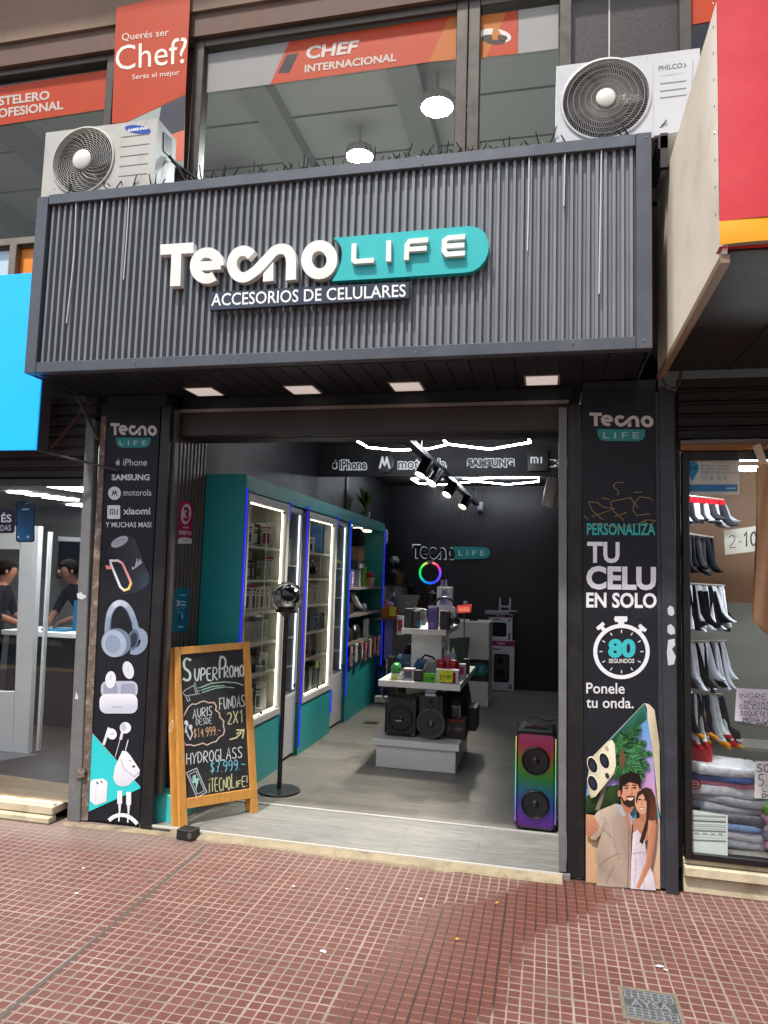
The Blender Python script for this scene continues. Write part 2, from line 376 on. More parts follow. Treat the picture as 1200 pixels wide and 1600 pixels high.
def plank_material(name, c1, c2, pw=.15, pl_=1.2, rough=.42):
    m = bpy.data.materials.new(name); m.use_nodes = True; nt = m.node_tree; L = nt.links.new; b = nt.nodes['Principled BSDF']
    geo = node(nt, 'ShaderNodeNewGeometry'); pos = geo.outputs['Position']
    br = node(nt, 'ShaderNodeTexBrick'); L(pos, br.inputs[0]); br.offset = .37
    for k, v in (('Scale', 1), ('Mortar Size', .0012), ('Brick Width', pl_), ('Row Height', pw), ('Bias', 0)): br.inputs[k].default_value = v
    br.inputs['Color1'].default_value = (*hx(c1, 1), 1); br.inputs['Color2'].default_value = (*hx(c2, 1), 1); br.inputs['Mortar'].default_value = (*hx('3a3835', 1), 1)
    mp = node(nt, 'ShaderNodeMapping'); mp.inputs['Scale'].default_value = (2.5, 26, 1); L(pos, mp.inputs[0])
    n = node(nt, 'ShaderNodeTexNoise'); n.inputs['Scale'].default_value = 2.2; n.inputs['Detail'].default_value = 7; n.inputs['Roughness'].default_value = .72; L(mp.outputs[0], n.inputs['Vector'])
    mr = node(nt, 'ShaderNodeMapRange'); mr.inputs[1].default_value = .3; mr.inputs[2].default_value = .7; mr.inputs[3].default_value = .55; mr.inputs[4].default_value = 1.35; L(n.outputs[0], mr.inputs[0])
    vm = node(nt, 'ShaderNodeVectorMath', operation='SCALE'); L(br.outputs[0], vm.inputs[0]); L(mr.outputs[0], vm.inputs['Scale']); L(vm.outputs[0], b.inputs['Base Color'])
    r2 = node(nt, 'ShaderNodeMapRange'); r2.inputs[3].default_value = rough-.1; r2.inputs[4].default_value = rough+.15; L(n.outputs[0], r2.inputs[0]); L(r2.outputs[0], b.inputs['Roughness'])
    bp = node(nt, 'ShaderNodeBump'); bp.inputs['Strength'].default_value = .12; bp.inputs['Distance'].default_value = .003; L(n.outputs[0], bp.inputs['Height']); L(bp.outputs[0], b.inputs['Normal'])
    return m
M_tile = tile_material()
M_floor = plank_material('grey_plank_floor', '6c6963', '7d7972')
M_floorw = plank_material('brown_plank_floor', '8a7050', '98805e')
M_asph = mat('asphalt', '6f6f6d', rough=.9, var=.3, scale=30, bump=.3, bscale=200)
M_conc = mat('stained_concrete', '86705f', rough=.85, var=.22, scale=2.2, dirt='54443c', dscale=1.6, damt=.7, bump=.2, bscale=30)
M_stone = mat('reddish_stone', '63493c', rough=.75, var=.35, scale=5, dirt='3d332f', dscale=4)
M_gran = mat('dark_granite', '332a26', rough=.35, var=.5, scale=60)
M_dark = mat('dark_wall_paint', '191b20', rough=.55, var=.15, scale=3)
M_black = mat('black_metal', '141518', rough=.45, var=.25, scale=6, dirt='4a4640', dscale=9, damt=.25)
M_greypost = mat('grey_painted_metal', '6c6e6f', rough=.5, var=.12, scale=5, dirt='8d8d88', dscale=14, damt=.45)
M_bluegrey = mat('blue_grey_metal', '30333b', rough=.5, var=.12, scale=4, dirt='5b5f66', dscale=10, damt=.3)
M_anth = mat('anthracite_cladding', '777b80', rough=.42, metal=.15, var=.1, scale=2.5, dirt='8f9297', dscale=1.6, damt=.55, dstretch=(7, 7, .45))
M_trim = mat('anthracite_trim', '50555d', rough=.4, metal=.2, var=.1, scale=3, dirt='62676f', dscale=6, damt=.3)
M_soffit = mat('black_soffit_boards', '23252b', rough=.35, var=.15, scale=4)
M_cream = mat('worn_cream_stone', '978a70', rough=.85, var=.25, scale=8, dirt='544b3d', dscale=5, damt=.85, bump=.3, bscale=40)
M_cream2 = mat('cream_step_stone', 'c9bd9f', rough=.8, var=.2, scale=8, dirt='7d715a', dscale=6, damt=.7, bump=.3, bscale=40)
M_teal = mat('teal_lacquer', '128688', rough=.5, var=.06, scale=3)
M_teal2 = mat('bright_teal_paint', '3fc7c4', rough=.6, var=.08, scale=6, dirt='6e8f86', dscale=9, damt=.35)
M_slat = mat('slatted_panel', '2a2b30', rough=.42, var=.15, scale=3)
M_slat2 = mat('grey_brown_slats', '55504d', rough=.45, var=.12, scale=3)
M_white = mat('white_melamine', 'eeeeec', rough=.4, var=.04, scale=4)
M_grey = mat('light_grey_melamine', 'a3a5a6', rough=.4, var=.06, scale=4)
M_alu = mat('aged_aluminium', '837a70', rough=.45, metal=.5, var=.2, scale=12)
M_glass = glass('window_glass', (.93, .96, .95))
M_glass2 = glass('upper_window_glass', (.80, .84, .82), refl=.8)
M_glassg = glass('showcase_glass', (.95, .98, .97), refl=.8)
M_shut = mat('dark_shutter', '3b3736', rough=.5, var=.15, scale=5, dirt='57514c', dscale=5, damt=.35)
# ---- ground
b = MB(); b.add([(-40, -5.6, 0), (40, -5.6, 0), (40, .02, 0), (-40, .02, 0)], [(0, 1, 2, 3)]); struct(b.build('sidewalk', M_tile))
b = MB(); b.box(-40, 40, -5.75, -5.6, -.13, 0); struct(b.build('kerb', M_conc))
b = MB(); b.add([(-300, -300, -.12), (300, -300, -.12), (300, 300, -.12), (-300, 300, -.12)], [(0, 1, 2, 3)]); struct(b.build('road', M_asph))
b = MB(); b.box(-40, 40, -30, -14.5, -.11, .02); struct(b.build('far_pavement', M_conc))
# tactile strip along the kerb (seen in the window reflection)
b = MB('c8a440'); b.box(-40, 40, -5.58, -5.30, .0005, .004); struct(b.build('yellow_kerb_strip', M_paint))
b = MB(); b.add([(.40, -.02, .028), (2.90, -.02, .028), (2.90, .557, .028), (.40, .557, .028), (.40, -.02, 0.0), (2.9, -.02, 0)], [(0, 1, 2, 3), (4, 5, 1, 0)])
M_floor2 = plank_material('daylit_entrance_floor', '73726f', '7e7d79', rough=.5)  # shop planks slightly paler, daylight at the door put into the colour
struct(b.build('entrance_floor', M_floor2))
b = MB(); b.add([(.40, .557, .028), (3.28, .557, .028), (3.28, 6.34, .028), (.40, 6.34, .028)], [(0, 1, 2, 3)]); struct(b.build('shop_floor', M_floor))
# ================================================================ THE BUILDING
bld = thing('shop_building', 'dark fronted two storey building with an open shop at street level and aged windows above', 'building', (1.6, 3, 0))
# ground floor walls
b = MB(); b.box(.30, .43, .50, 6.3, .02, 2.9); b.build('wall', M_dark, bld)
b = MB(); b.box(3.28, 3.42, .50, 6.3, .02, 2.9); b.build('wall', M_dark, bld)
b = MB(); b.box(.30, 3.42, 6.32, 6.45, .02, 2.9)
for i in range(int(2.83/.042)): x = .435+i*.042; b.box(x, x+.026, 6.295, 6.318, .03, 2.88)
b.build('slatted_back_wall', M_slat, bld, bevel=0)
M_ceil = mat('black_ceiling_paint', '2a2c31', rough=.6, var=.1, scale=2)
b = MB(); b.box(.30, 3.42, .14, 6.45, 2.905, 3.0); b.build('ceiling', M_ceil, bld)
b = MB(); b.box(.432, 3.278, 3.013, 3.06, 2.57, 2.90); b.build('header_beam', mat('header_paint', '15161a', rough=.6, var=.1), bld)
b = MB(); b.box(.432, .445, 4.05, 4.15, 2.2, 2.9); b.build('wall_batten', M_black, bld)
# pilasters
b = MB(); b.box(-.02, .40, .004, .50, 0, 2.66); b.build('pilaster', M_dark, bld)
b = MB(); b.box(2.955, 3.335, .004, .50, 0, 2.66); b.build('pilaster', M_dark, bld)
M_wood = mat('peeling_weathered_strip', '6a5a50', rough=.85, var=.4, scale=18, dirt='b5a493', dscale=22, damt=.9, bump=.5, bscale=60)
b = MB(); b.prism([px(124, 1281, YP(-.02)), px(137, 1282, YP(-.02)), px(166, 650, YP(-.02)), px(158, 650, YP(-.02))], (0, .03, 0)); b.build('weathered_strip', M_wood, bld)
# black angle profiles beside the posters, grey channel of the shutter
def strip(name, m, x0b, x1b, yb, x0t, x1t, yt, Yf, dep=.04, par=None, bev=.003):
    p = YP(Yf); b = MB(); b.prism([px(x0b, yb, p), px(x1b, yb+1.5, p), px(x1t, yt, p), px(x0t, yt, p)], (0, dep, 0)); return b.build(name, m, par or bld, bevel=bev)
strip('edge_profile', M_black, 218, 237, 1294, 253, 267, 632, -.03)
strip('shutter_channel', M_greypost, 873, 885, 1362, 873, 886, 636, -.01, .08)
M_chan = mat('brown_grey_channel', '5d5653', rough=.45, metal=.3, var=.15, scale=5)
strip('shutter_channel', M_chan, 239, 251, 1241, 268, 276, 640, .015, .05)
strip('edge_profile', M_black, 886, 914, 1372, 887, 909, 632, .0, .06)
strip('side_profile', M_bluegrey, 1031.5, 1043, 1388, 1023, 1032, 612, -.012, .03)
strip('side_profile', M_bluegrey, 1041, 1060.5, 1397, 1030, 1054, 604, -.035, .05)
# slatted reveal on the left of the opening
b = MB(); b.box(.405, .425, .03, .52, .19, 2.5)
for i in range(9): y = .085+i*.048; b.box(.425, .445, y, y+.028, .192, 2.46)
b.build('slatted_reveal', M_slat2, bld, bevel=.002)
b = MB(); b.box(.402, .585, .06, .515, .001, .185); b.build('plinth', M_teal2, bld, bevel=.004)
# sill and floor edge
b = MB()
random.seed(3)
n = 26; x0, x1 = .62, 2.86; front = []
for i in range(n+1): front.append((x0+(x1-x0)*i/n, -.080+random.uniform(-.010, .008)-(.012 if 8 < i < 20 else 0), random.uniform(.006, .012)))
vs = front+[(p[0], -.024, .026) for p in front]+[(p[0], p[1]-.006, 0) for p in front]
fs = [(i, i+1, n+2+i, n+1+i) for i in range(n)]+[(2*n+2+i, 2*n+3+i, i+1, i) for i in range(n)]
b.add(vs, fs); b.build('door_sill', M_cream, bld, angle=60)
b = MB('c9c5bb'); b.box(.45, 2.86, -.028, -.018, .02, .033); b.build('floor_edge_strip', M_paint, bld)
b = MB('a9a8a4'); b.box(.70, 2.86, .545, .568, .028, .034); b.build('threshold_strip', M_paint, bld)
b = MB(); 
pts = [px(x, y, ZP(.002)) for x, y in ((100, 1284), (237, 1296), (270, 1300), (300, 1306), (290, 1312), (230, 1304), (130, 1294), (98, 1290))]
b.ngon(pts); b.build('dusty_mortar_edge', M_cream, bld)
# shutter roll above the opening
b = MB()
b.box(.43, 2.88, .06, .075, 2.555, 2.575)
b.build('shutter_rail', mat('pale_metal_rail', '8c8580', rough=.4, metal=.4, var=.2, scale=10), bld)
M_roll = mat('brown_black_shutter', '38312f', rough=.5, var=.15, scale=4)
b = MB(); b.box(.43, 2.88, .08, .10, 2.41, 2.552); b.box(.43, 2.88, .101, .14, 2.405, 2.45); b.build('rolled_shutter', M_roll, bld)
b = MB(); b.box(.43, 2.9, .145, .30, 2.40, 2.9); b.build('lintel', M_dark, bld)
# ---- upper storey
b = MB(); b.box(-6, 8, .10, .30, 2.9, 3.72); b.build('spandrel_wall', M_stone, bld)
b = MB(); b.box(-6, 8, .10, .30, 5.06, 7.5); b.build('wall', M_conc, bld)
b = MB(); b.box(-6, 8, -.03, .10, 5.06, 5.22); b.build('stone_lintel', M_stone, bld)
b = MB(); b.box(-6, 8, -.05, .098, 5.222, 5.60); b.build('concrete_band', M_conc, bld)
b = MB(); b.box(-6, 8, -.5, -.052, 6.3, 6.7); b.build('concrete_ledge', M_conc, bld)
b = MB(); x0, x1 = px(178, 190, YP(.06)).x, px(297, 190, YP(.06)).x; b.box(x0, x1, .06, .28, 3.7, 5.06); b.build('pier', M_stone, bld)
# granite panel and its neighbours on the right
gx0, gx1 = px(893, 60, YP(.05)).x, px(1062, 40, YP(.05)).x
b = MB(); b.box(gx0, gx1, .05, .28, 3.7, 5.06); b.build('granite_panel', M_gran, bld)
b = MB('bdb8b0'); b.box(px(952, 60, YP(.04)).x-.004, px(952, 60, YP(.04)).x+.004, .044, .0495, 3.7, 5.06); b.build('panel_joint', M_paint, bld)
M_alud = mat('dark_aluminium', '4c4640', rough=.4, metal=.4, var=.2, scale=10)
def win_frame(px0, px1, w, m=None, yf=.0):
    x0 = px(px0, 150, YP(yf)).x; x1 = px(px1, 100, YP(yf)).x; b = MB()
    b.box(x0, x0+w, yf, yf+.08, 3.72, 5.06); b.box(x1-w, x1, yf, yf+.08, 3.72, 5.06)
    b.box(x0+w, x1-w, yf+.001, yf+.079, 5.06-w*.8, 5.06); b.box(x0+w, x1-w, yf+.001, yf+.079, 3.72, 3.72+w)
    f = b.build('window', m or M_alud, bld, bevel=.004)
    b = MB(); b.add([(x0+w, yf+.045, 3.72+w), (x1-w, yf+.045, 3.72+w), (x1-w, yf+.045, 5.06-w*.8), (x0+w, yf+.045, 5.06-w*.8)], [(0, 1, 2, 3)]); b.build('pane', M_glass2, f)
    return x0, x1
win_frame(300, 730, .07); win_frame(730, 893, .07)
win_frame(-420, 179, .06)
x0 = px(1062, 40, YP(.0)).x; b = MB(); b.box(x0, x0+.06, 0, .08, 3.72, 5.06); b.build('window_post', M_alud, bld)
b = MB(); b.box(x0+.06, 8, .04, .05, 3.72, 5.06); b.build('dark_window', mat('dark_pane', '15171a', rough=.1, var=0), bld)
# lower left window band beside the canopy
p = YP(.0); zs = px(20, 374, p).z
b = MB(); b.box(-6, -.28, -.02, .09, zs-.05, zs); b.box(px(18, 410, p).x, px(29, 410, p).x, -.03, .085, 2.9, zs-.05); b.build('window_rail', M_alu, bld, bevel=.004)
b = MB('bcd3e2'); b.box(-6, px(18, 410, p).x, .02, .04, 2.95, zs-.05); b.build('frosted_pane', mat('frosted_pane', rough=.25, var=.08, scale=3), bld)
b = MB('f0913a'); b.box(px(29, 410, p).x, -.26, .02, .04, 2.95, zs-.05); b.build('orange_pane', M_print, bld)
# upstairs room
M_room = mat('room_paint', 'bcbdb4', rough=.8, var=.05, scale=2)
b = MB(); b.box(-6, 8, 4.5, 4.6, 3.2, 5.3); b.box(-6, -5.9, .3, 4.5, 3.2, 5.3); b.box(7.9, 8, .3, 4.5, 3.2, 5.3); b.box(-6, 8, .30, 4.6, 3.1, 3.2); b.build('room_wall', M_room, bld)
b = MB(); b.box(-6, 8, .30, 4.6, 5.30, 5.4); b.build('room_ceiling', mat('room_ceiling_paint', 'd3d4cb', rough=.8, var=.03), bld)
b = MB(); q = px(385, 200, ZP(5.2)); [b.box(q.x-1.0+k*1.15, q.x-.78+k*1.15, .31, 4.49, 5.16, 5.299) for k in range(-2, 3)]; b.build('room_beams', mat('beam_paint', 'adaea5', rough=.8, var=.06), bld)
b = MB('6f726c'); [b.box(-5.8, 7.8, .6+k*.6, .615+k*.6, 5.292, 5.2995) for k in range(6)]; b.build('ceiling_joints', M_paint, bld)
b = MB(); q = px(365, 262, YP(1.6)); b.box(q.x-.16, q.x+.16, 1.6, 1.9, 3.2, 5.05); b.build('room_column', M_room, bld)
for (cx, cy, r, lab) in ((683, 168, .098, 'round white ceiling lamp seen high through the middle upstairs window'), (562, 245, .09, 'round white ceiling lamp low behind the canopy edge, further back in the upstairs room')):
    zc = 5.28 if cy < 200 else 5.26
    c = px(cx, cy, ZP(5.03))
    t = thing('ceiling_lamp', lab, 'ceiling lamp', (c.x, c.y, 5.03), 'round lamps in the upstairs room')
    b = MB('d9d9d6'); b.lathe([(r+.02, 0), (r+.03, .03), (r+.02, .07), (.012, .075), (.012, .268)], (c.x, c.y, 5.03)); b.build('lamp_rim', M_paint, t)
    b = MB('ffffff'); b.lathe([(0, .008), (r*.8, .006), (r+.018, .012)], (c.x, c.y, 5.022)); b.build('diffuser', mat('bright_lamp', 'ffffff', emit='f6fbff', est=150, var=0), t)
# dark seat backs behind the left upstairs window
def seat_back(x, y, lab):
    t = thing('dark_chair', lab, 'chair', (x, y, 3.2), 'dark chairs behind the left upstairs window')
    b = MB('20252e'); b.prism([(x+a, y, 3.72+c) for a, c in rrect(-.24, -.30, .24, .30, .09)], (0, .05, 0)); b.build('backrest', M_plastic, t, bevel=.008)
    b = MB('181b22'); b.box(x-.2, x+.2, y, y+.42, 3.60, 3.66); b.build('seat', M_plastic, t, bevel=.01)
    for sx in (-.19, .19):
        for yy in (.02, .40): b = MB('2b2e33'); b.tube([(x+sx, y+yy, 3.2), (x+sx*.95, y+yy, 3.6)], .012); b.build('leg', M_plastic, t)
q = px(15, 330, YP(.75)); seat_back(q.x-.08, .75, 'dark rounded chair nearest the canopy behind the left upstairs window'); seat_back(q.x-.7, .8, 'dark chair at the far left edge of the upstairs window')
# ================================================================ THE CANOPY
XL, XR, YF, ZB, ZT = -.224, 3.246, -.52, 2.67, 3.756
can = thing('canopy', 'anthracite ribbed metal canopy box carrying the shop sign over the entrance', 'canopy', (1.5, -.2, ZB))
b = MB(); b.box(XL+.02, XR-.02, YF+.06, .098, ZB+.03, ZT-.04); b.build('canopy_box', M_trim, can)
b = MB(); b.box(XL+.03, XR-.03, YF+.045, YF+.058, ZB+.05, ZT-.05)
pitch = (XR-XL-.15)/82
M_rib = M_anth
for i in range(82):
    x = XL+.085+i*pitch; w_ = pitch*.6
    b.prism([(x, YF+.046, ZB+.06), (x+.006, YF+.022, ZB+.06), (x+w_-.004, YF+.022, ZB+.06), (x+w_+.002, YF+.046, ZB+.06)], (0, 0, ZT-ZB-.12))
b.build('ribbed_cladding', M_rib, can, bevel=0)
b = MB(); b.box(XL, XL+.075, YF, YF+.06, ZB, ZT-.01); b.box(XL, XL+.004, YF+.06, .09, ZB, ZT-.01); b.build('corner_trim', M_trim, can, bevel=.003)
b = MB(); b.box(XR-.072, XR, YF, YF+.06, ZB, ZT); b.box(XR-.004, XR, YF+.06, .09, ZB, ZT); b.build('corner_trim', M_trim, can, bevel=.003)
b = MB(); b.box(XL+.076, XR-.073, YF+.002, YF+.06, ZT-.062, ZT); b.build('top_trim', M_trim, can, bevel=.003)
b = MB(); b.box(XL+.076, XR-.073, YF+.002, YF+.06, ZB, ZB+.062); b.build('bottom_trim', M_trim, can, bevel=.003)
b = MB(); b.box(XL+.02, XR-.02, YF+.061, .60, ZB+.004, ZB+.028)
for i in range(30):
    x = XL+.06+i*.115
    if x+.11 < XR-.03: b.box(x, x+.108, YF+.065, .14, ZB-.004, ZB+.0035)
b.build('soffit', M_soffit, can, bevel=.0015)
M_slight = mat('recessed_light_panel', 'e0d8d2', rough=.4, var=.03, emit='fff0e8', est=.20)
for c4 in (((288, 607), (338, 607), (350, 617), (302, 618)), ((443, 604), (490, 604), (502, 614), (458, 615)), ((607, 600), (655, 599), (664, 608), (617, 610)), ((820, 590), (872, 589), (874, 599), (821, 600))):
    P = [px(x, y, ZP(ZB-.008)) for x, y in c4]; xa, xb = min(p.x for p in P), max(p.x for p in P); cy = sum(p.y for p in P)/4
    xm = sum(p.x for p in P)/4; h = .085
    b = MB('8d8580'); b.box(xm-h-.012, xm+h+.012, cy-h-.012, cy+h+.012, ZB-.008, ZB-.0045); f = b.build('downlight', M_paint, can)
    b = MB('ffffff'); b.box(xm-h, xm+h, cy-h, cy+h, ZB-.0105, ZB-.0082); b.build('light_panel', M_slight, f)
b = MB('8d8e90')
for x, y in ((68, 313), (219, 299), (372, 287), (660, 255), (1009, 214), (210, 565), (372, 560), (649, 550), (1005, 531), (895, 535)):
    c = px(x, y, YP(YF-.001)); b.lathe([(.0038, .003), (.0038, 0)], c, (0, -1, 0), 8); b.add([c+Vector((.0038*math.cos(i*.785), -.003, .0038*math.sin(i*.785))) for i in range(8)], [list(range(8))])
b.build('rivets', M_paint, can)
# thin cables hanging over the ribs
for i, (pts, lab) in enumerate((
    (((119, 318), (116, 400), (104, 505)), 'long pale cable hanging down the far left of the ribbed canopy'),
    (((160, 312), (155, 380)), 'short pale cable, second from the left on the ribbed canopy'),
    (((202, 305), (198, 370), (193, 437)), 'pale cable, third from the left on the ribbed canopy'),
    (((827, 240), (826, 320), (824, 392)), 'pale cable hanging right of the sign on the ribbed canopy'),
    (((883, 235), (881, 322)), 'short pale cable near the right end of the ribbed canopy'),
    (((940, 228), (938, 340), (936, 459)), 'longest pale cable by the right end of the ribbed canopy'))):
    b = MB('c9cbd0'); P = [px(x, y, YP(YF+.014)) for x, y in pts]; b.tube([P[0]+Vector((0, .0, .02))]+P, .0038, 6); o = b.build('cable', M_plastic); tag(o, lab, 'cable', 'cables hanging on the canopy front')
# bird spikes
random.seed(11)
def spike(x, y, lab, tall):
    b = MB('0a0a0b'); c = Vector((x, y, ZT))
    b.box(x-.05, x+.05, y-.012, y+.012, ZT-.002, ZT+.006)
    for k in range(9):
        a = -64+k*16+random.uniform(-7, 7); l = tall*random.uniform(.7, 1.1); s_ = x-.04+.01*k
        b.tube([(s_, y, ZT+.004), (s_+math.sin(R_(a))*l, y+random.uniform(-.05, .05), ZT+.004+math.cos(R_(a))*l)], [.0055, .003], 5)
    tag(b.build('bird_spikes', M_plastic), lab, 'bird spikes', 'bird spikes along the canopy top')
sxs = [95, 165, 200, 240, 318, 345, 395, 440, 475, 525, 585, 625, 650, 692, 740, 795, 850, 900, 960, 1000]
where = {95: 'at the left corner of the left air conditioner', 165: 'in front of the left air conditioner, right of its fan', 200: 'below the louvres of the left air conditioner', 240: 'at the right corner of the left air conditioner', 318: 'just right of the left air conditioner', 345: 'at the left edge of the big upstairs window', 395: 'below the left part of the big upstairs window', 440: 'left of the white lamp low in the window', 475: 'second cluster left of the low white lamp', 525: 'touching the low white ceiling lamp from the left', 585: 'just right of the low white ceiling lamp', 625: 'below the round ceiling lamp, on its left', 650: 'below the round ceiling lamp, to its left side', 692: 'right below the round ceiling lamp', 740: 'below the window mullion', 795: 'below the narrow right window', 850: 'left of the right air conditioner', 900: 'at the left corner of the right air conditioner', 960: 'in front of the fan of the right air conditioner', 1000: 'in front of the right end of the right air conditioner'}
for x in sxs:
    c = px(x, 307-.105*x, YP(-.40)); spike(c.x, -.40, 'black bird spikes '+where[x], .13)
# ================================================================ SIGNS
def zc(x0, y0, k): return lambda pts: [(x0+x/k, y0+y/k) for x, y in pts]
SGN = YP(-.56)
def to_m(p): q = px(p[0], p[1], SGN); return (q.x, q.z)
z1 = zc(230, 330, 4.2857); z2 = zc(500, 330, 4.2857)
def metric(pts): return [to_m(p) for p in pts]
PXM = (to_m((500, 400))[0]-to_m((400, 400))[0])/100
tec = []                                          # the word's strokes, in metres on the sign plane
def tpoly(z, pts): p = metric(z(pts)); tec.append((p, [list(range(len(p)))]))
def tline(z, pts, wz, closed=False): tec.append(ribbon(metric(z(pts)), wz/4.2857*PXM, closed))
tpoly(z1, [(75, 212), (298, 198), (298, 268), (216, 273), (209, 490), (140, 493), (150, 277), (75, 282)])
tline(z1, [(338, 357), (482, 347)], 62); tline(z1, arc(388, 353, 82, 88, -2, 306, 30), 68)
tline(z1, arc(632, 343, 76, 90, 42, 300, 20)+[(720, 385), (800, 300), (838, 258), (870, 242), (900, 240), (930, 252), (950, 285), (955, 330), (953, 450)], 68)
tpoly(z1, [(768, 408), (836, 330), (835, 455), (765, 462)])
tec.append(ribbon(metric(ell(497, 403.2, 20, 22.2, 0, 28)), 16.3*PXM, True))
lif = []
def lline(pts): lif.append(ribbon(metric(z2(pts)), 30/4.2857*PXM))
lline([(228, 215), (224, 325), (234, 336), (360, 327)]); lline([(460, 195), (458, 335)])
lline([(578, 326), (582, 225), (600, 200), (724, 190)]); lline([(592, 255), (714, 246)])
lline([(972, 168), (860, 177), (834, 195), (830, 262), (848, 288), (970, 279)]); lline([(838, 233), (966, 225)])
pil = metric(z2([(80, 165), (112, 190), (132, 225), (140, 265), (136, 310), (120, 365), (98, 412), (70, 455), (400, 437), (960, 398)]+[(1020, 388), (1065, 360), (1100, 318), (1122, 265), (1128, 215), (1118, 165), (1095, 122), (1060, 98), (1020, 86), (985, 84)]))
def norm(shapes):
    a = [v for s_, _ in shapes for v in s_]; x0, x1 = min(p[0] for p in a), max(p[0] for p in a); y0, y1 = min(p[1] for p in a), max(p[1] for p in a)
    return [([((x-x0)/(x1-x0), (y-y0)/(y1-y0)) for x, y in s_], f) for s_, f in shapes]
TEC, LIF = norm(tec), norm(lif)
WHOLE = norm(tec+lif+[(pil, [list(range(len(pil)))])])     # word + LIFE + pill, keeps their arrangement
def uvshape(art, shapes, quad, col, l=1, t=0):
    tl, tr, br, bl = [art.f(*q) for q in quad]; art.mb.col(col)
    for vs, fs in shapes: art.mb.flat([(bl*(1-u)+br*u)*(1-v)+(tl*(1-u)+tr*u)*v for u, v in vs], fs, art.n, art.dd(l), t)
M_letter = mat('white_acrylic_letters', 'ecebe6', rough=.4, var=.06, scale=5, dirt='bdbab2', dscale=7, damt=.4)
sg = thing('shop_sign', 'big shop sign of raised white letters and a turquoise rounded plate on the ribbed canopy', 'sign', (1.45, -.55, 3.2))
def raw(name, shapes, y, t, m, col=None, parent=None, bev=0):
    b = MB(col or 'ffffff')
    for k, (vs, fs) in enumerate(shapes): b.flat([(x, y, z) for x, z in vs], fs, (0, -1, 0), k*.00012, t)
    return b.build(name, m, parent, bevel=bev, merge=False)
raw('letters', tec, YF+.022, .042, M_letter, parent=sg)
M_pill = mat('turquoise_plate', '17b3b6', rough=.42, var=.05, scale=4)
raw('plate', [(pil, [list(range(len(pil)))])], YF+.022, .038, M_pill, parent=sg)
for s_ in ([lif[0]], [lif[1]], lif[2:4], lif[4:]): raw('letter', s_, YF+.022-.038, .024, M_letter, parent=sg)
# strap line board
sb = thing('strapline_board', 'narrow dark blue board lettered in white, fixed under the big shop sign', 'sign board', (1.3, -.55, 2.95))
pl = YP(-.545); b = MB('1d2a42'); b.prism([px(327, 485, pl), px(639, 466, pl), px(640, 440, pl), px(327, 456, pl)], (0, .024, 0))
b.build('board', mat('navy_gloss_board', '1a2438', rough=.18, var=.3, scale=6, coat=.3), sb, bevel=.002)
b = MB(); a = Art(b, pl); a.text('ACCESORIOS DE CELULARES', [(331, 459), (634, 444), (634, 463.5), (330, 478.5)], 'f2f3f2', 1, .008); b.build('lettering', M_print, sb)
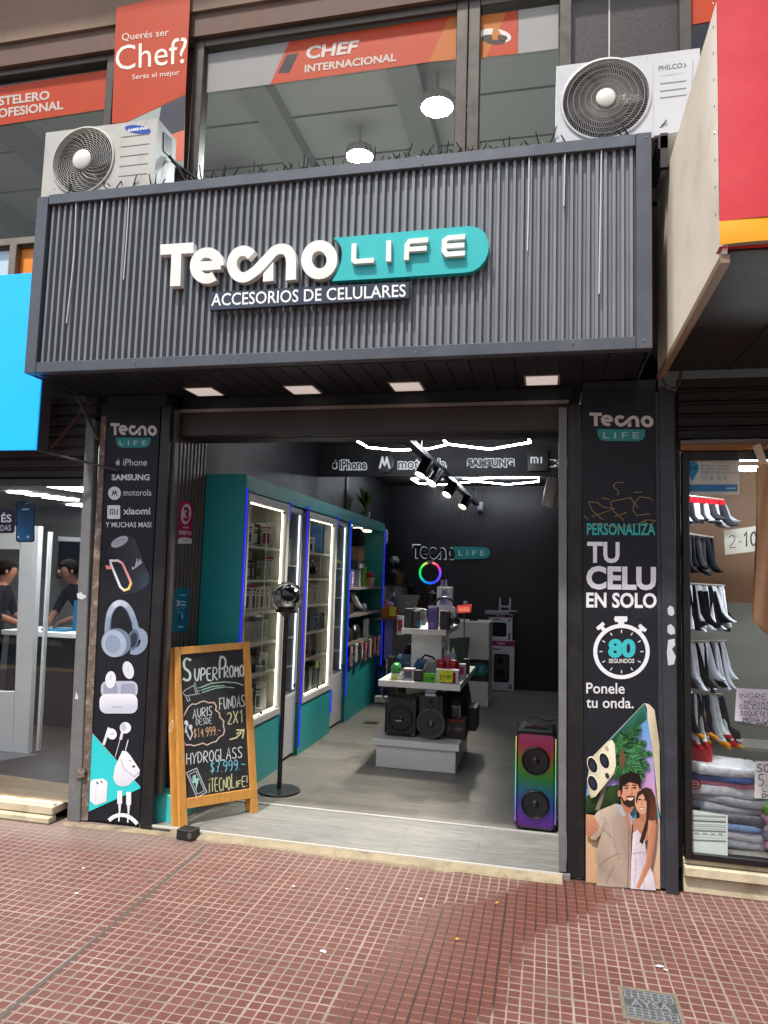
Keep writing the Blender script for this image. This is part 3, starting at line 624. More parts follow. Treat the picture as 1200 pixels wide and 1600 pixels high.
# hand lettering: single-stroke capitals on a unit square, y down
HF = {'A': ['0,1 .5,0 1,1', '.2,.65 .8,.65'], 'B': ['0,0 0,1 .7,1 .95,.8 .7,.5 0,.5', '.7,.5 .85,.25 .6,0 0,0'], 'C': ['1,.12 .6,0 .2,.15 0,.5 .2,.88 .6,1 1,.86'], 'D': ['0,0 0,1 .6,.9 1,.5 .6,.06 0,0'], 'E': ['1,0 0,0 0,1 1,1', '0,.5 .8,.48'], 'F': ['1,0 0,.04 .03,1', '0,.5 .75,.46'], 'G': ['.95,.12 .5,0 .1,.2 0,.55 .2,.92 .6,1 .95,.85 1,.55 .6,.55'], 'H': ['0,0 .04,1', '1,0 .96,1', '0,.5 1,.46'], 'I': ['.5,0 .5,1'], 'J': ['.7,0 .7,.8 .4,1 .1,.85'], 'L': ['0,0 .02,1 .9,.96'], 'M': ['0,1 .08,0 .5,.65 .92,0 1,1'], 'N': ['0,1 .02,0 .97,1 1,0'], 'Ñ': ['0,1 .02,.1 .97,1 1,.1', '.2,-.12 .5,-.2 .8,-.12'], 'O': ['.5,0 .1,.2 0,.5 .12,.85 .5,1 .88,.85 1,.5 .88,.18 .5,0'], 'P': ['0,1 0,0 .7,0 1,.25 .7,.52 0,.55'], 'Q': ['.5,0 .1,.2 0,.5 .12,.85 .5,1 .88,.85 1,.5 .88,.18 .5,0', '.6,.75 1,1.08'], 'R': ['0,1 .02,0 .7,.02 .95,.25 .7,.5 .02,.54 1,1'], 'S': ['.95,.12 .5,0 .1,.15 .15,.42 .8,.58 .92,.85 .5,1 0,.88'], 'T': ['0,.02 1,0', '.5,0 .52,1'], 'U': ['0,0 .04,.75 .4,1 .8,.85 1,0'], 'X': ['0,0 1,1', '1,0 0,1'], 'Y': ['0,0 .5,.5 1,0', '.5,.5 .4,1'], 'Z': ['0,0 1,0 0,1 1,1'], '0': ['.5,0 .1,.2 0,.5 .12,.85 .5,1 .88,.85 1,.5 .88,.18 .5,0'], '1': ['.2,.25 .6,0 .6,1'], '2': ['0,.2 .4,0 .9,.15 .8,.5 0,1 1,.96'], '4': ['.75,1 .72,0 0,.66 1,.64'], '5': ['.95,0 .1,.02 .06,.45 .6,.4 1,.65 .7,1 0,.92'], '7': ['0,.05 1,0 .4,1', '.3,.5 .85,.48'], '9': ['.95,.2 .5,0 .05,.2 .15,.5 .6,.52 .95,.2 .9,.7 .5,1'], '$': ['.95,.2 .5,.1 .1,.22 .2,.45 .8,.58 .9,.82 .5,.92 0,.8', '.5,-.05 .5,1.08'], '.': ['.3,.93 .5,.98'], '-': ['0,.5 1,.5'], '/': ['1,-.05 0,1.05'], '!': ['.5,0 .5,.68', '.5,.92 .5,1'], '¡': ['.5,.35 .5,1.05', '.5,.05 .5,.12'], 'i': ['.5,.38 .5,1', '.5,.08 .52,.14'], 'f': ['1,.38 0,.4 .03,1', '0,.68 .75,.66'], 'e': ['1,.38 0,.38 0,1 1,1', '0,.68 .8,.68']}
def hand(a, st, x0, x1, y0, y1, drop, wd, col, l=1, jit=.03, big=()):
    n = sum(.45 if c in "I.!¡i" else .5 if c == ' ' else 1 for c in st); wch = (x1-x0)/n; x = x0
    for i, c in enumerate(st):
        cw = wch*(.45 if c in "I.!¡i" else .5 if c == ' ' else 1); h = y1-y0; yb = y1+drop*(x-x0)/(x1-x0)
        if c != ' ':
            k = 1.35 if i in big else 1
            for s_ in HF[c]:
                P = [tuple(map(float, p.split(','))) for p in s_.split()]
                if len(P) > 3:                         # round the corners a little
                    R2 = [P[0]]
                    for j in range(1, len(P)-1): R2 += [(P[j][0]*.75+P[j-1][0]*.25, P[j][1]*.75+P[j-1][1]*.25), (P[j][0]*.75+P[j+1][0]*.25, P[j][1]*.75+P[j+1][1]*.25)]
                    P = R2+[P[-1]]
                P = [(x+(u*.76+.08)*cw+random.uniform(-1, 1)*jit*cw*.4, yb-(1-v)*h*k+random.uniform(-1, 1)*jit*h*.4) for u, v in P]
                a.line(P, wd, col, l)
        x += cw
# ---- logos used on posters and inside
def apple(a, cx, cy, s, col, l=1):
    P = [(-.05, -.28), (.18, -.42), (.42, -.32), (.34, -.12), (.3, .05), (.45, .28), (.3, .62), (.14, .74), (0, .68), (-.16, .74), (-.36, .55), (-.48, .2), (-.46, -.12), (-.28, -.38)]
    a.poly([(cx+x*s, cy+(y-.1)*s) for x, y in P], col, l); a.poly([(cx+x*s, cy+(y-.1)*s) for x, y in ((-.02, -.45), (.0, -.68), (.2, -.85), (.2, -.65))], col, l)
def batwing(a, cx, cy, s, col, l=1):
    P = [(-.62, .6), (-.30, -.62), (-.14, -.62), (0, .02), (.14, -.62), (.30, -.62), (.62, .6), (.42, .62), (.26, -.02), (0, .62), (-.26, -.02), (-.42, .62)]
    a.poly([(cx+x*s, cy+y*s) for x, y in P[:1]+[(-.30, -.62), (-.14, -.62), (-.26, -.02), (-.42, .62)]], col, l)
    a.poly([(cx+x*s, cy+y*s) for x, y in ((.62, .6), (.30, -.62), (.14, -.62), (.26, -.02), (.42, .62))], col, l)
    a.poly([(cx+x*s, cy+y*s) for x, y in ((-.14, -.62), (-.26, -.02), (-.03, .4), (.03, .4), (.26, -.02), (.14, -.62), (0, .1))], col, l)
def mi(a, x0, y0, x1, y1, col, l=1):
    w_, h = x1-x0, y1-y0; t = w_*.13
    a.line([(x0+t/2, y1), (x0+t/2, y0+t/2), (x0+w_*.5, y0+t/2), (x0+w_*.62, y0+h*.25), (x0+w_*.62, y1)], t, col, l)
    a.line([(x0+w_*.34, y0+h*.38), (x0+w_*.34, y1)], t, col, l); a.line([(x1-t/2, y0), (x1-t/2, y1)], t, col, l)
# ================================================================ POSTERS
W_ = 'e9eaf0'
po = thing('poster', 'tall dark poster of phone brands, speaker, headphones and chargers on the left pilaster', 'poster', (.19, -.012, 1.2))
pl = YP(-.013); pq = [(165.5, 640), (251, 636), (217.5, 1288), (135, 1281)]
b = MB(); a = Art(b, pl); b.col('1d1f26'); b.prism([px(*p, pl) for p in pq], (0, .012, 0)); b.build('poster_sheet', M_print, po)
b = MB(); a = Art(b, pl)
random.seed(5)
for i in range(26):                                # faint tone-on-tone emblems
    t = random.random(); x = 143+(1-t)*28+random.random()*65; y = 830+t*440
    a.ring(x, y, 5, 5.5, 2, '24262f', 0, n=12)
uvshape(a, TEC, Q(172.8, 661, 245.3, 681, 0), 'd4d3d4')
a.poly([(181, 684)]+[(236, 684), (235.5, 690), (232, 697), (226, 699.3), (190, 699.6), (184, 697), (181.5, 691)], '2f8a8b')
a.text('L I F E', Q(187, 688.5, 229, 695.5), 'b9d5d4', 2)
apple(a, 184.5, 722.8, 7, 'bdbdc0'); a.text('iPhone', Q(192.5, 717, 230, 727.8), 'c6c6c9', 1, .01)
a.text('SAMSUNG', Q(174.7, 741, 234, 750.7), 'd2d2d5', 1, .035)
a.poly(ell(179.2, 770.7, 10, 10.4), 'd6d6d9'); batwing(a, 179.2, 770.7, 7.6, '2a2d36', 2); a.text('motorola', Q(193.3, 764.5, 236.8, 774.7), 'cfcfd2', 1, .0)
a.poly(rrect(168, 789.5, 188, 810.7, 1.5), 'dcdcdf'); mi(a, 172, 795.5, 184.3, 804.5, '2a2d36', 2); a.text('xiaomi', Q(192.5, 793.5, 235, 804), 'd2d2d5', 1, .02)
a.text('Y MUCHAS MAS!', Q(165.3, 815.8, 236.8, 824), 'd9d9dc', 1, .01)
z = zc(150, 820, 11.43)
a.poly(z([(215, 400), (250, 300), (420, 205), (600, 185), (690, 260), (960, 950), (945, 1050), (870, 1130), (700, 1230), (560, 1260), (450, 1240), (200, 600)]), '252830', 1, cols=['24272f']*4+['3a3d47', '34424c', '34424c', '2e3842', '272c35', '20232b', '1f2229', '22252c'])
a.line(z([(640, 200), (700, 280), (960, 950)]), .5, '5e626c', 2)
a.poly(ell(187.2, 846.5, 14.5, 7, -27), 'aeb2bb', 2); a.line([(178, 848), (190, 843), (197, 844)], 1, '6b6f79', 3); a.line([(180, 851), (194, 847)], .8, '7d828c', 3)
a.line(z([(265, 640), (400, 640), (480, 690), (600, 960), (630, 1040), (590, 1140), (510, 1170), (440, 1110), (270, 700)]), 3.6, 'e6cfd4', 3, closed=True, cols=['eef0f6', 'f0dcd6', 'f0a8a2', 'f09aa4', 'f0c070', 'f2d67a', 'f0e0a8', 'dfe4ee', 'e8ecf4'])
a.poly(z([(170, 720), (290, 740), (290, 790), (190, 795)]), 'ee8f86', 2)
a.poly(z([(655, 810), (645, 740), (690, 770), (740, 580), (755, 690), (790, 600), (830, 680)]), 'b6bac4', 2)
# headphones
z5 = zc(0, 620, 3.75); z6 = zc(0, 940, 3.75)
a.line(z5([(632, 1420), (632, 1330), (648, 1250), (685, 1208), (725, 1208), (765, 1250), (792, 1330), (812, 1425)]), 9.5, '8c9bb0', 1, sm=2, cols=['7f8fa6', '8c9cb3', 'a5b3c6', 'c3cedb', 'b6c2d2', '93a2b8', '8797ae', '8090a8'])
a.line(z5([(642, 1420), (645, 1330), (662, 1262), (692, 1226), (722, 1226), (752, 1262), (778, 1335)]), 1.6, '5f6d83', 2, sm=2)
a.line(z6([(800, 170), (836, 180), (850, 215), (840, 265), (800, 295), (768, 285)]), 11, '8898ae', 2, sm=2); a.poly(ell(208, 1000, 9, 17, 14), '5c6a80', 2); a.poly(ell(208.5, 1000, 6, 12, 14), '2d3440', 3)
a.poly(ell(183, 1004, 22, 22.5, -20), '6f7f96', 3); a.poly(ell(178.5, 1005.5, 19.3, 21.5, -15), 'a3b2c6', 4); a.poly(ell(177, 1006, 13, 15, -15), '8b9bb1', 5); a.ring(177, 1006, 13, 15, .8, 'c2cdda', 6)
# earbuds and case
a.poly(rrect(158, 1064, 215.5, 1090, 10), 'b9bfce', 1); a.poly(rrect(162, 1068, 184, 1087, 6), '98a0b4', 2); a.poly(rrect(189, 1068, 212, 1087, 6), '98a0b4', 2)
a.poly(rrect(156, 1084, 215.5, 1114.7, 11), 'd9dbe6', 3, cols=['eceef5']*12+['c9ccda']*12); a.line([(176, 1104), (192, 1104.4)], 2.2, 'b4b8c6', 4)
a.poly(ell(173.5, 1062, 8.3, 13.5, 4), 'e6e7ef', 4); a.line([(173, 1054), (174, 1062)], .8, '9aa0b0', 5); a.poly(ell(201, 1047, 8.5, 14, -14), 'dcdde6', 4); a.line([(201, 1040), (200.5, 1048)], .8, '9aa0b0', 5)
# earphones, triangle, chargers, cables
z = zc(130, 1110, 8.425)
a.line(z([(490, 380), (425, 612)]), 1, 'dcdde2', 1)
a.poly(z([(95, 265), (755, 1003), (758, 1024), (40, 1345)]), '35cfd3', 2)
a.line(z([(95, 265), (755, 1003)]), .7, '9aa9ad', 3)
a.line(z([(345, 225), (272, 452)]), 4.2, 'dfe0e6', 3); a.poly(ell(175.4, 1146.6, 7.6, 8.8, -20), 'eeeff4', 4); a.line([(173, 1147), (179, 1145.5)], 1.6, 'b4b7c2', 5)
a.line(z([(530, 240), (495, 385)]), 4.2, 'd9dae2', 1); a.poly(ell(196.4, 1137, 8.7, 8.9, 0), 'ecedf3', 2); a.poly(ell(193.5, 1136, 4.5, 6, 0), 'c4c7d2', 3)
a.line(z([(598, 385), (560, 525)]), 1.4, 'e4e5ea', 3)
a.poly(z([(520, 530), (575, 535), (625, 590), (750, 780), (742, 850), (600, 985), (515, 1005), (440, 975), (400, 890), (425, 740)]), 'e9eaf1', 4, cols=['f4f5f8']*4+['dfe1ea']*2+['d2d5e0']*2+['e2e4ec', 'f2f3f7'])
a.line(z([(500, 640), (545, 770), (680, 870), (748, 810)]), .9, '9599a6', 5); a.poly(z([(650, 725), (685, 720), (690, 745), (655, 750)]), '3a3c46', 5); a.poly(z([(612, 655), (632, 648), (638, 662), (618, 668)]), '7d818d', 5)
a.poly(z([(98, 945), (130, 908), (265, 895), (328, 938), (312, 1198), (165, 1248), (98, 1190)]), 'eceef3', 4, cols=['f2f3f6', 'fafafa', 'fafafa', 'eceef2', 'd9dce6', 'e2e4ec', 'f0f1f5'])
a.line(z([(178, 985), (170, 1240)]), .7, 'c9ccd8', 5); a.poly(z([(172, 940), (195, 935), (215, 965), (192, 970)]), '565a66', 5); a.poly(z([(228, 925), (245, 920), (268, 948), (250, 953)]), 'a35a5e', 5)
for x, y in ((487, 1055), (604, 1070)):
    a.poly(z([(x-32, y), (x+33, y), (x+33, y+170), (x-32, y+170)]), 'e9eaf0', 5); a.poly(z([(x-20, y+170), (x+20, y+170), (x+8, y+290), (x-10, y+290)]), 'dcdee6', 5); a.line(z([(x-6, y+280), (x-10, y+402)]), 2.2, 'ecedf2', 6)
a.line(z([(345, 1445), (400, 1400), (455, 1378), (520, 1372), (590, 1385), (655, 1425), (718, 1490)]), 6, 'e8e9ef', 5, sm=1)
b.build('poster_print', M_print, po)
# ---------------------------------------------------------------- right poster
po = thing('poster', 'tall dark poster with a stopwatch and a smiling couple on the right pilaster', 'poster', (3.14, -.012, 1.2))
pq = [(909, 612), (1022.5, 606), (1031, 1388.5), (915, 1376)]
b = MB('1f2128'); a = Art(b, pl); b.prism([px(*p, pl) for p in pq], (0, .012, 0)); b.build('poster_sheet', M_print, po)
b = MB(); a = Art(b, pl)
for i in range(20): t = random.random(); a.ring(922+random.random()*95, 900+t*300, 5.5, 6, 2, '272a32', 0, n=12)
uvshape(a, TEC, Q(921, 644.5, 1021, 667, 1), 'd0cdca')
a.poly([(933, 670.5), (1008, 671), (1008, 680), (1004, 687), (997, 689.5), (944, 689), (937, 686), (933.5, 679)], '348f8e'); a.text('L I F E', Q(942.5, 675.5, 998, 685), 'b5cfce', 2)
r1 = zc(880, 600, 4)
a.text('PERSONALIZA', Q(917, 817.5, 1024, 836, .5), '3bb3ae', 1, .02)
a.text('TU', Q(917.5, 846.5, 968, 879.5, .5), W_, 1, .03); a.text('CELU', Q(916, 884, 1025, 921, 1.5), W_, 1, .04); a.text('EN SOLO', Q(916, 925.5, 1026, 949.5, 1), W_, 1, .03)
for pts in ([(310, 640), (330, 617), (375, 615)], [(312, 640), (345, 670), (342, 697)], [(440, 677), (496, 677)], [(238, 712), (290, 722)], [(155, 738), (210, 740), (250, 770), (325, 780), (180, 827)], [(158, 742), (180, 790), (250, 850)], [(295, 735), (420, 710), (465, 772)], [(295, 740), (310, 790), (378, 853)], [(320, 830), (395, 803)], [(560, 735), (540, 712), (480, 706), (445, 740), (435, 790), (460, 822), (540, 812)], [(128, 822), (158, 848)], [(180, 890), (230, 870), (330, 900), (470, 875), (520, 850), (580, 853), (540, 880), (500, 860)]):
    a.line(r1(pts), 1.1, '8f7d4e', 4)
# stopwatch
a.ring(971, 1018, 41, 40, 6.2, W_, 1, n=44)
a.poly(r1([(322, 1452), (398, 1452), (402, 1470), (395, 1487), (326, 1487), (318, 1470)]), W_, 1); a.poly(r1([(343, 1485), (380, 1485), (380, 1512), (343, 1512)]), W_, 1)
for (cx, cy, r) in ((938.5, 978.5, 42), (1003.5, 981.5, -40)):
    c, s_ = math.cos(R_(r)), math.sin(R_(r))
    a.poly([(cx+x*c+y*s_, cy-x*s_+y*c) for x, y in ((-7, -3.2), (7, -3.2), (7, 2.4), (-7, 2.4))], W_, 1); a.poly([(cx+x*c+y*s_, cy-x*s_+y*c) for x, y in ((-3, 2), (3, 2), (3, 8), (-3, 8))], W_, 1)
for k in range(12):
    t = R_(30*k); a.line([(971+math.sin(t)*29.5, 1018-math.cos(t)*29), (971+math.sin(t)*34.5, 1018-math.cos(t)*34)], 1.7, 'd4d5da', 1)
a.text('80', Q(950, 998, 993, 1028), '3fbdc4', 2, .05); a.text('SEGUNDOS', Q(951, 1029, 991, 1036), 'd9dade', 2, .02)
a.text('Ponele', Q(916, 1066.5, 976, 1083.5, .8), 'dcdde0', 1, .012); a.text('tu onda.', Q(916, 1089, 990, 1106, .8), 'dcdde0', 1, .012)
rp = zc(880, 1000, 3.81)
def P_(pts, col, l, cols=None): a.poly(rp(pts), col, l, cols=cols)
# beach scene: sky, sea, sand
P_([(150, 760), (275, 590), (482, 376), (520, 560), (545, 800), (550, 910), (135, 950)], '7fa6e0', 1, ['4a7fc0', '2f7f96', '3f9fc6', '7fa8e6', '9c9fe0', 'd7a0d0', '7f9fd0'])
P_([(400, 905), (552, 905), (574, 1070), (400, 1070)], '35b6c6', 2, ['c98fc0', 'd49ac0', '3cc0c4', '2fb0c0'])
P_([(135, 1060), (574, 1060), (577, 1482), (135, 1440)], 'd3b08c', 2, ['cfae86', 'd9c0a6', 'cfa98c', 'c79f7c'])
P_([(135, 930), (200, 900), (260, 870), (330, 860), (330, 1010), (135, 1030)], '23381f', 3, ['2c4a26', '2a4022', '34522a', '2a4420', '1c2c18', '1f3018'])
P_([(190, 1010), (235, 880), (262, 860), (215, 1010)], '8b7a68', 4)
P_([(330, 690), (290, 590), (480, 376), (495, 470), (400, 560)], '1f3d24', 3, ['2a2c1c', '204a2a', '2f7f6a', '1f5a3a', '25301c'])
random.seed(8)
for ang, ln, wd in ((12, 190, 20), (38, 180, 26), (62, 230, 30), (85, 170, 26), (105, 120, 22), (-12, 165, 28), (-38, 160, 32), (-62, 120, 22), (-110, 110, 20), (-85, 90, 16), (130, 90, 18)):
    t = R_(ang); cx, cy = 345, 680; d = Vector((math.cos(t), -math.sin(t))); nn = Vector((-d.y, d.x)); droop = 34
    up_, dn = [], []
    for i in range(7): f = i/6; q = Vector((cx, cy))+d*ln*f+Vector((0, droop*f*f)); wv = wd*math.sin(math.pi*(.15+.85*f))*(.65+.5*(i % 2)); up_.append(tuple(q+nn*wv)); dn.append(tuple(q-nn*wv*.8))
    P_([tuple(Vector(u)*.3+Vector(v)*.7) for u, v in zip(up_, dn)]+[tuple(Vector(u)*.7+Vector(v)*.3) for u, v in zip(up_, dn)][::-1], '1c3a20', 4)
    for i in range(22):
        f = .1+.9*i/21; q = Vector((cx, cy))+d*ln*f+Vector((0, droop*f*f)); l = wd*2.1*math.sin(math.pi*(.12+.80*f))
        for s_ in (-1, 1): e = q+(nn*s_*.8+d*.75).normalized()*l+Vector((0, l*.35)); a.line(rp([tuple(q), tuple((q+e)/2+Vector((0, -l*.06))), tuple(e)]), [1.5, 1.3, .3], random.choice(['1f4a28', '2f6a34', '16341c', '3f7c3c', '4f8f6a', '25522c']), 5)
P_([(335, 660), (350, 640), (372, 700), (352, 770), (330, 720)], '6a5030', 5)
# gold phone edge and camera
a.line(rp([(150, 745), (270, 592), (478, 374), (505, 378)]), .9, 'b9ae94', 6)
P_([(482, 372), (512, 382), (540, 412), (556, 520), (570, 620), (575, 1040), (560, 960), (545, 800), (524, 620), (500, 470), (495, 400)], 'cfc6aa', 6, ['d8d0b8', 'd8d0b8', 'cfc6aa', 'b9ae90', 'a89c80', 'c9bfa4', 'e9e2cc', 'd9d0b4', 'c4ba9c', 'e6dfc8', 'e0d8c0'])
P_([(148, 800), (150, 900), (165, 935), (190, 925), (300, 790), (312, 740), (306, 620), (290, 590), (262, 598), (160, 700)], 'cfc4a2', 7, ['d8cfae', 'c4b894', 'b5a884', 'd9d0b2', 'c9be9c', 'e8e0c6', 'e0d7ba', 'f0e9d4', 'd0c6a6', 'c0b594'])
for x, y in ((175, 738), (245, 712), (176, 845)):
    a.poly(ell(*rp([(x, y)])[0], 8.2, 14.2, -20), 'efe6cc', 8); a.poly(ell(*rp([(x-2, y+1)])[0], 6.8, 12.2, -20), '1a1c22', 9); a.poly(ell(*rp([(x-3, y+1)])[0], 3.6, 7, -20), '2c3040', 10)
a.poly(ell(*rp([(260, 802)])[0], 3, 5, -20), '3a352c', 8); a.poly(ell(*rp([(258, 640)])[0], 2.6, 4.5, -20), 'b5ab90', 8)
# the man
SK, SD = 'cf9474', 'a86a50'
P_([(135, 1028), (205, 1040), (240, 1062), (232, 1120), (180, 1182), (135, 1150)], SK, 7, [SK, 'd8a284', 'c4876a', SD, SD, 'b87a5e'])
P_([(205, 1010), (312, 965), (350, 1010), (395, 1060), (410, 1085), (402, 1150), (398, 1466), (196, 1452), (205, 1340), (192, 1270), (215, 1180), (232, 1130), (182, 1040)], 'b8a694', 8, ['c9b9a8', 'c2b1a0', 'a8958a', 'bdaa98', 'a58f80', '9a8678', 'ab9886', 'b7a592', '9c897a', 'ad9a88', 'a08c7c', 'b9a795', 'd0c1b0'])
P_([(182, 1040), (232, 1030), (262, 1060), (240, 1130), (190, 1184), (155, 1172), (205, 1120), (225, 1075)], 'bfae9c', 9, ['cfc0b0', 'c4b3a2', 'ab9886', '9b8878', 'a89584', 'b5a392', 'a3907f', 'c0af9d'])
for pts in ([(240, 1120), (300, 1180), (330, 1300)], [(215, 1340), (260, 1290), (330, 1260)], [(250, 1440), (300, 1330)], [(345, 1180), (380, 1290)]): a.line(rp(pts), 1.0, '9a8777', 10)
for pts in ([(260, 1040), (290, 1160), (290, 1300)], [(310, 1380), (350, 1300)]): a.line(rp(pts), .9, 'c6b7a7', 10)
P_([(350, 1000), (395, 1000), (402, 1075), (386, 1165), (376, 1075)], 'b47a60', 9); a.line(rp([(388, 1110), (386, 1290), (380, 1462)]), 1, '7f6d60', 11)
P_([(310, 965), (345, 975), (372, 1035), (355, 1050), (318, 1000)], 'aeb0b4', 10); P_([(385, 1020), (412, 1050), (404, 1110), (392, 1070)], '9fa0a6', 10)
P_([(338, 920), (392, 960), (420, 985), (400, 1020), (362, 1010), (342, 970)], 'b0755a', 9)
a.poly(ell(*rp([(392, 890)])[0], 15.4, 25, -8), SK, 10, cols=None)
P_([(335, 920), (345, 925), (360, 950), (395, 935), (425, 930), (440, 900), (440, 935), (420, 978), (388, 990), (356, 968)], '35231c', 11)
a.poly(rp([(378, 931), (396, 936), (417, 930), (409, 943), (396, 948), (385, 943)]), 'e8dcd2', 13); [a.poly(ell(*rp([(x_, 873)])[0], 1.7, 1.0), '1c1412', 13) for x_ in (373, 421)]; a.line(rp([(372, 926), (398, 921), (424, 925)]), 1.6, '3a261e', 12)
P_([(328, 905), (330, 830), (350, 792), (400, 776), (450, 790), (462, 830), (452, 880), (440, 850), (390, 838), (352, 862), (346, 915)], '1d1614', 12)
a.poly(ell(*rp([(331, 906)])[0], 2.6, 5.5), 'b57a60', 12)
for x, y in ((373, 874), (421, 872)): a.line(rp([(x-13, y), (x, y-4), (x+13, y)]), 1.0, '2a1c18', 12); a.line(rp([(x-15, y-15), (x+14, y-17)]), 1.3, '241815', 12)
a.line(rp([(402, 872), (410, 904), (396, 908)]), .9, SD, 12)
# the woman
P_([(440, 960), (452, 890), (486, 868), (522, 880), (545, 930), (556, 1060), (545, 1120), (500, 1150), (462, 1212), (446, 1200), (430, 1060)], '35221c', 9, ['2a1a16', '3d271f', '452c22', '3a251d', '5a3526', '6a3c2a', '4d2e22', '2e1d18', '22140f', '22140f', '22140f'])
P_([(415, 1060), (450, 1050), (520, 1065), (550, 1085), (545, 1160), (480, 1190), (410, 1200)], 'b87f63', 10)
P_([(412, 1140), (440, 1120), (480, 1180), (498, 1300), (530, 1380), (548, 1480), (398, 1468), (402, 1300)], 'd9cdd6', 11, ['e6dde2', 'cfc2cb', 'd4c8d1', 'c4b6c2', 'dcd2da', 'cbbdc9', 'e0d6dd', 'c8bac6'])
a.line(rp([(412, 1262), (460, 1252), (492, 1262)]), 2.2, 'b5a4b2', 12); a.line(rp([(430, 1290), (422, 1460)]), 1.2, 'b9a9b7', 12); a.line(rp([(465, 1290), (480, 1470)]), 1.2, 'bfb0bd', 12)
P_([(505, 1075), (545, 1062), (552, 1100), (542, 1210), (520, 1330), (450, 1468), (428, 1462), (488, 1310), (500, 1200)], 'c2876a', 12, ['cf9676', 'b5785c', 'b87c60', 'a96c52', 'b87c60', 'c08468', 'cf9676', 'c88e70', 'c2876a'])
a.poly(ell(*rp([(466, 955)])[0], 11.2, 19.5, -4), 'd49d80', 11)
P_([(450, 1010), (490, 1005), (495, 1070), (455, 1070)], 'b0765a', 10)
P_([(428, 940), (440, 895), (470, 880), (500, 895), (512, 950), (505, 1030), (498, 1110), (470, 1205), (450, 1190), (490, 1060), (494, 960), (470, 905), (446, 920), (434, 965)], '36221b', 13)
for x, y in ((452, 940), (482, 944)): a.line(rp([(x-9, y), (x, y-3), (x+9, y)]), .9, '2a1a16', 13)
a.poly(rp([(452, 989), (466, 993), (481, 989), (474, 998), (465, 1001), (457, 998)]), 'eee2dc', 13); a.line(rp([(450, 987), (466, 991), (483, 987)]), .7, 'a8544c', 14); [a.poly(ell(*rp([(x_, 942)])[0], 1.5, .9), '1c1412', 13) for x_ in (452, 482)]; a.poly(rp([(484, 930), (500, 925), (506, 990), (494, 1020), (484, 1024), (492, 985)]), 'b67c60', 12); a.line(rp([(466, 945), (462, 972), (470, 974)]), .7, 'a96f55', 13)
b.build('poster_print', M_photo, po)
# ---------------------------------------------------------------- stickers on the slatted reveal
def sticker(name, lab, quad, pl, fn, base, cat='sticker'):
    t = thing(name, lab, cat, tuple(px(*quad[3], pl)))
    b = MB(base); b.prism([px(*p, pl) for p in quad], -pl.n*.0015); b.build('sheet', M_print, t)
    b = MB(); fn(Art(b, pl)); b.build('print', M_print, t); return t
sk = zc(260, 770, 6.957); XS = XP(.4475)
def fn(a):
    a.poly(sk(ell(213, 230, 54, 112, 6)), 'd9d6da', 1); a.text('3', sk([(186, 150), (252, 155), (246, 318), (180, 310)]), 'a01852', 2, .05)
    a.line(sk([(178, 374), (243, 378)]), 2.6, 'c98fa8', 1); a.text('DEBITO', sk([(137, 408), (272, 420), (270, 462), (135, 450)]), 'ddd6da', 1, .02)
    a.poly(sk([(125, 505), (150, 490), (210, 482), (278, 502), (272, 555), (122, 553)]), 'd7d9da', 1); a.line(sk([(180, 517), (232, 521)]), 1.2, '85888c', 2)
sticker('payment_sticker', 'magenta and white payment sticker, upper one on the slatted reveal', sk([(142, 78), (297, 100), (275, 556), (120, 552)]), XS, fn, '9c1550')
def fn(a):
    a.text('3', sk([(112, 1168), (142, 1170), (140, 1232), (110, 1230)]), 'e4eef2', 1, .02); a.text('cuotas', sk([(148, 1168), (213, 1176), (212, 1198), (147, 1192)]), 'd9e6ec', 1); a.line(sk([(148, 1216), (213, 1221)]), 2, 'c3d6e0', 1)
    a.line(sk([(140, 1113), (205, 1115)]), 1, 'b5d3e0', 1); a.line(sk([(110, 1255), (205, 1250)]), .7, '9cc6d8', 1); a.line(sk([(125, 1300), (190, 1296)]), .7, '9cc6d8', 1)
    a.poly(sk([(135, 1345), (150, 1325), (165, 1380), (150, 1425)]), '2a2d33', 1); a.poly(sk([(158, 1320), (180, 1316), (176, 1365), (162, 1385)]), '9fc0cc', 2); a.line(sk([(130, 1457), (180, 1455)]), 2, 'cfdfe8', 1)
sticker('payment_sticker', 'blue payment leaflet, lower one on the slatted reveal', sk([(95, 1040), (252, 1032), (230, 1492), (70, 1525)]), XS, fn, '14708f')
# torn white paper on the right side profile
for i, (pts, lab) in enumerate(((((1043, 951), (1047, 946), (1052, 949), (1054, 958), (1050, 963), (1044, 960)), 'topmost torn scrap of white paper on the right side profile'), (((1043, 978), (1048, 975), (1054, 981), (1055, 990), (1048, 992), (1043, 988)), 'second torn scrap of white paper on the right side profile'), (((1044, 1000), (1054, 998), (1055, 1008), (1050, 1014), (1056, 1026), (1053, 1038), (1044, 1040), (1042, 1020)), 'largest torn scrap of white paper, the lower one on the right side profile'))):
    b = MB('c9ccd0'); q = YP(-.0365); P = [px(*p, q) for p in pts]; b.prism(P, (0, .001, 0)); tag(b.build('paper_scrap', M_card), lab, 'paper scrap', 'paper scraps on the side profile')
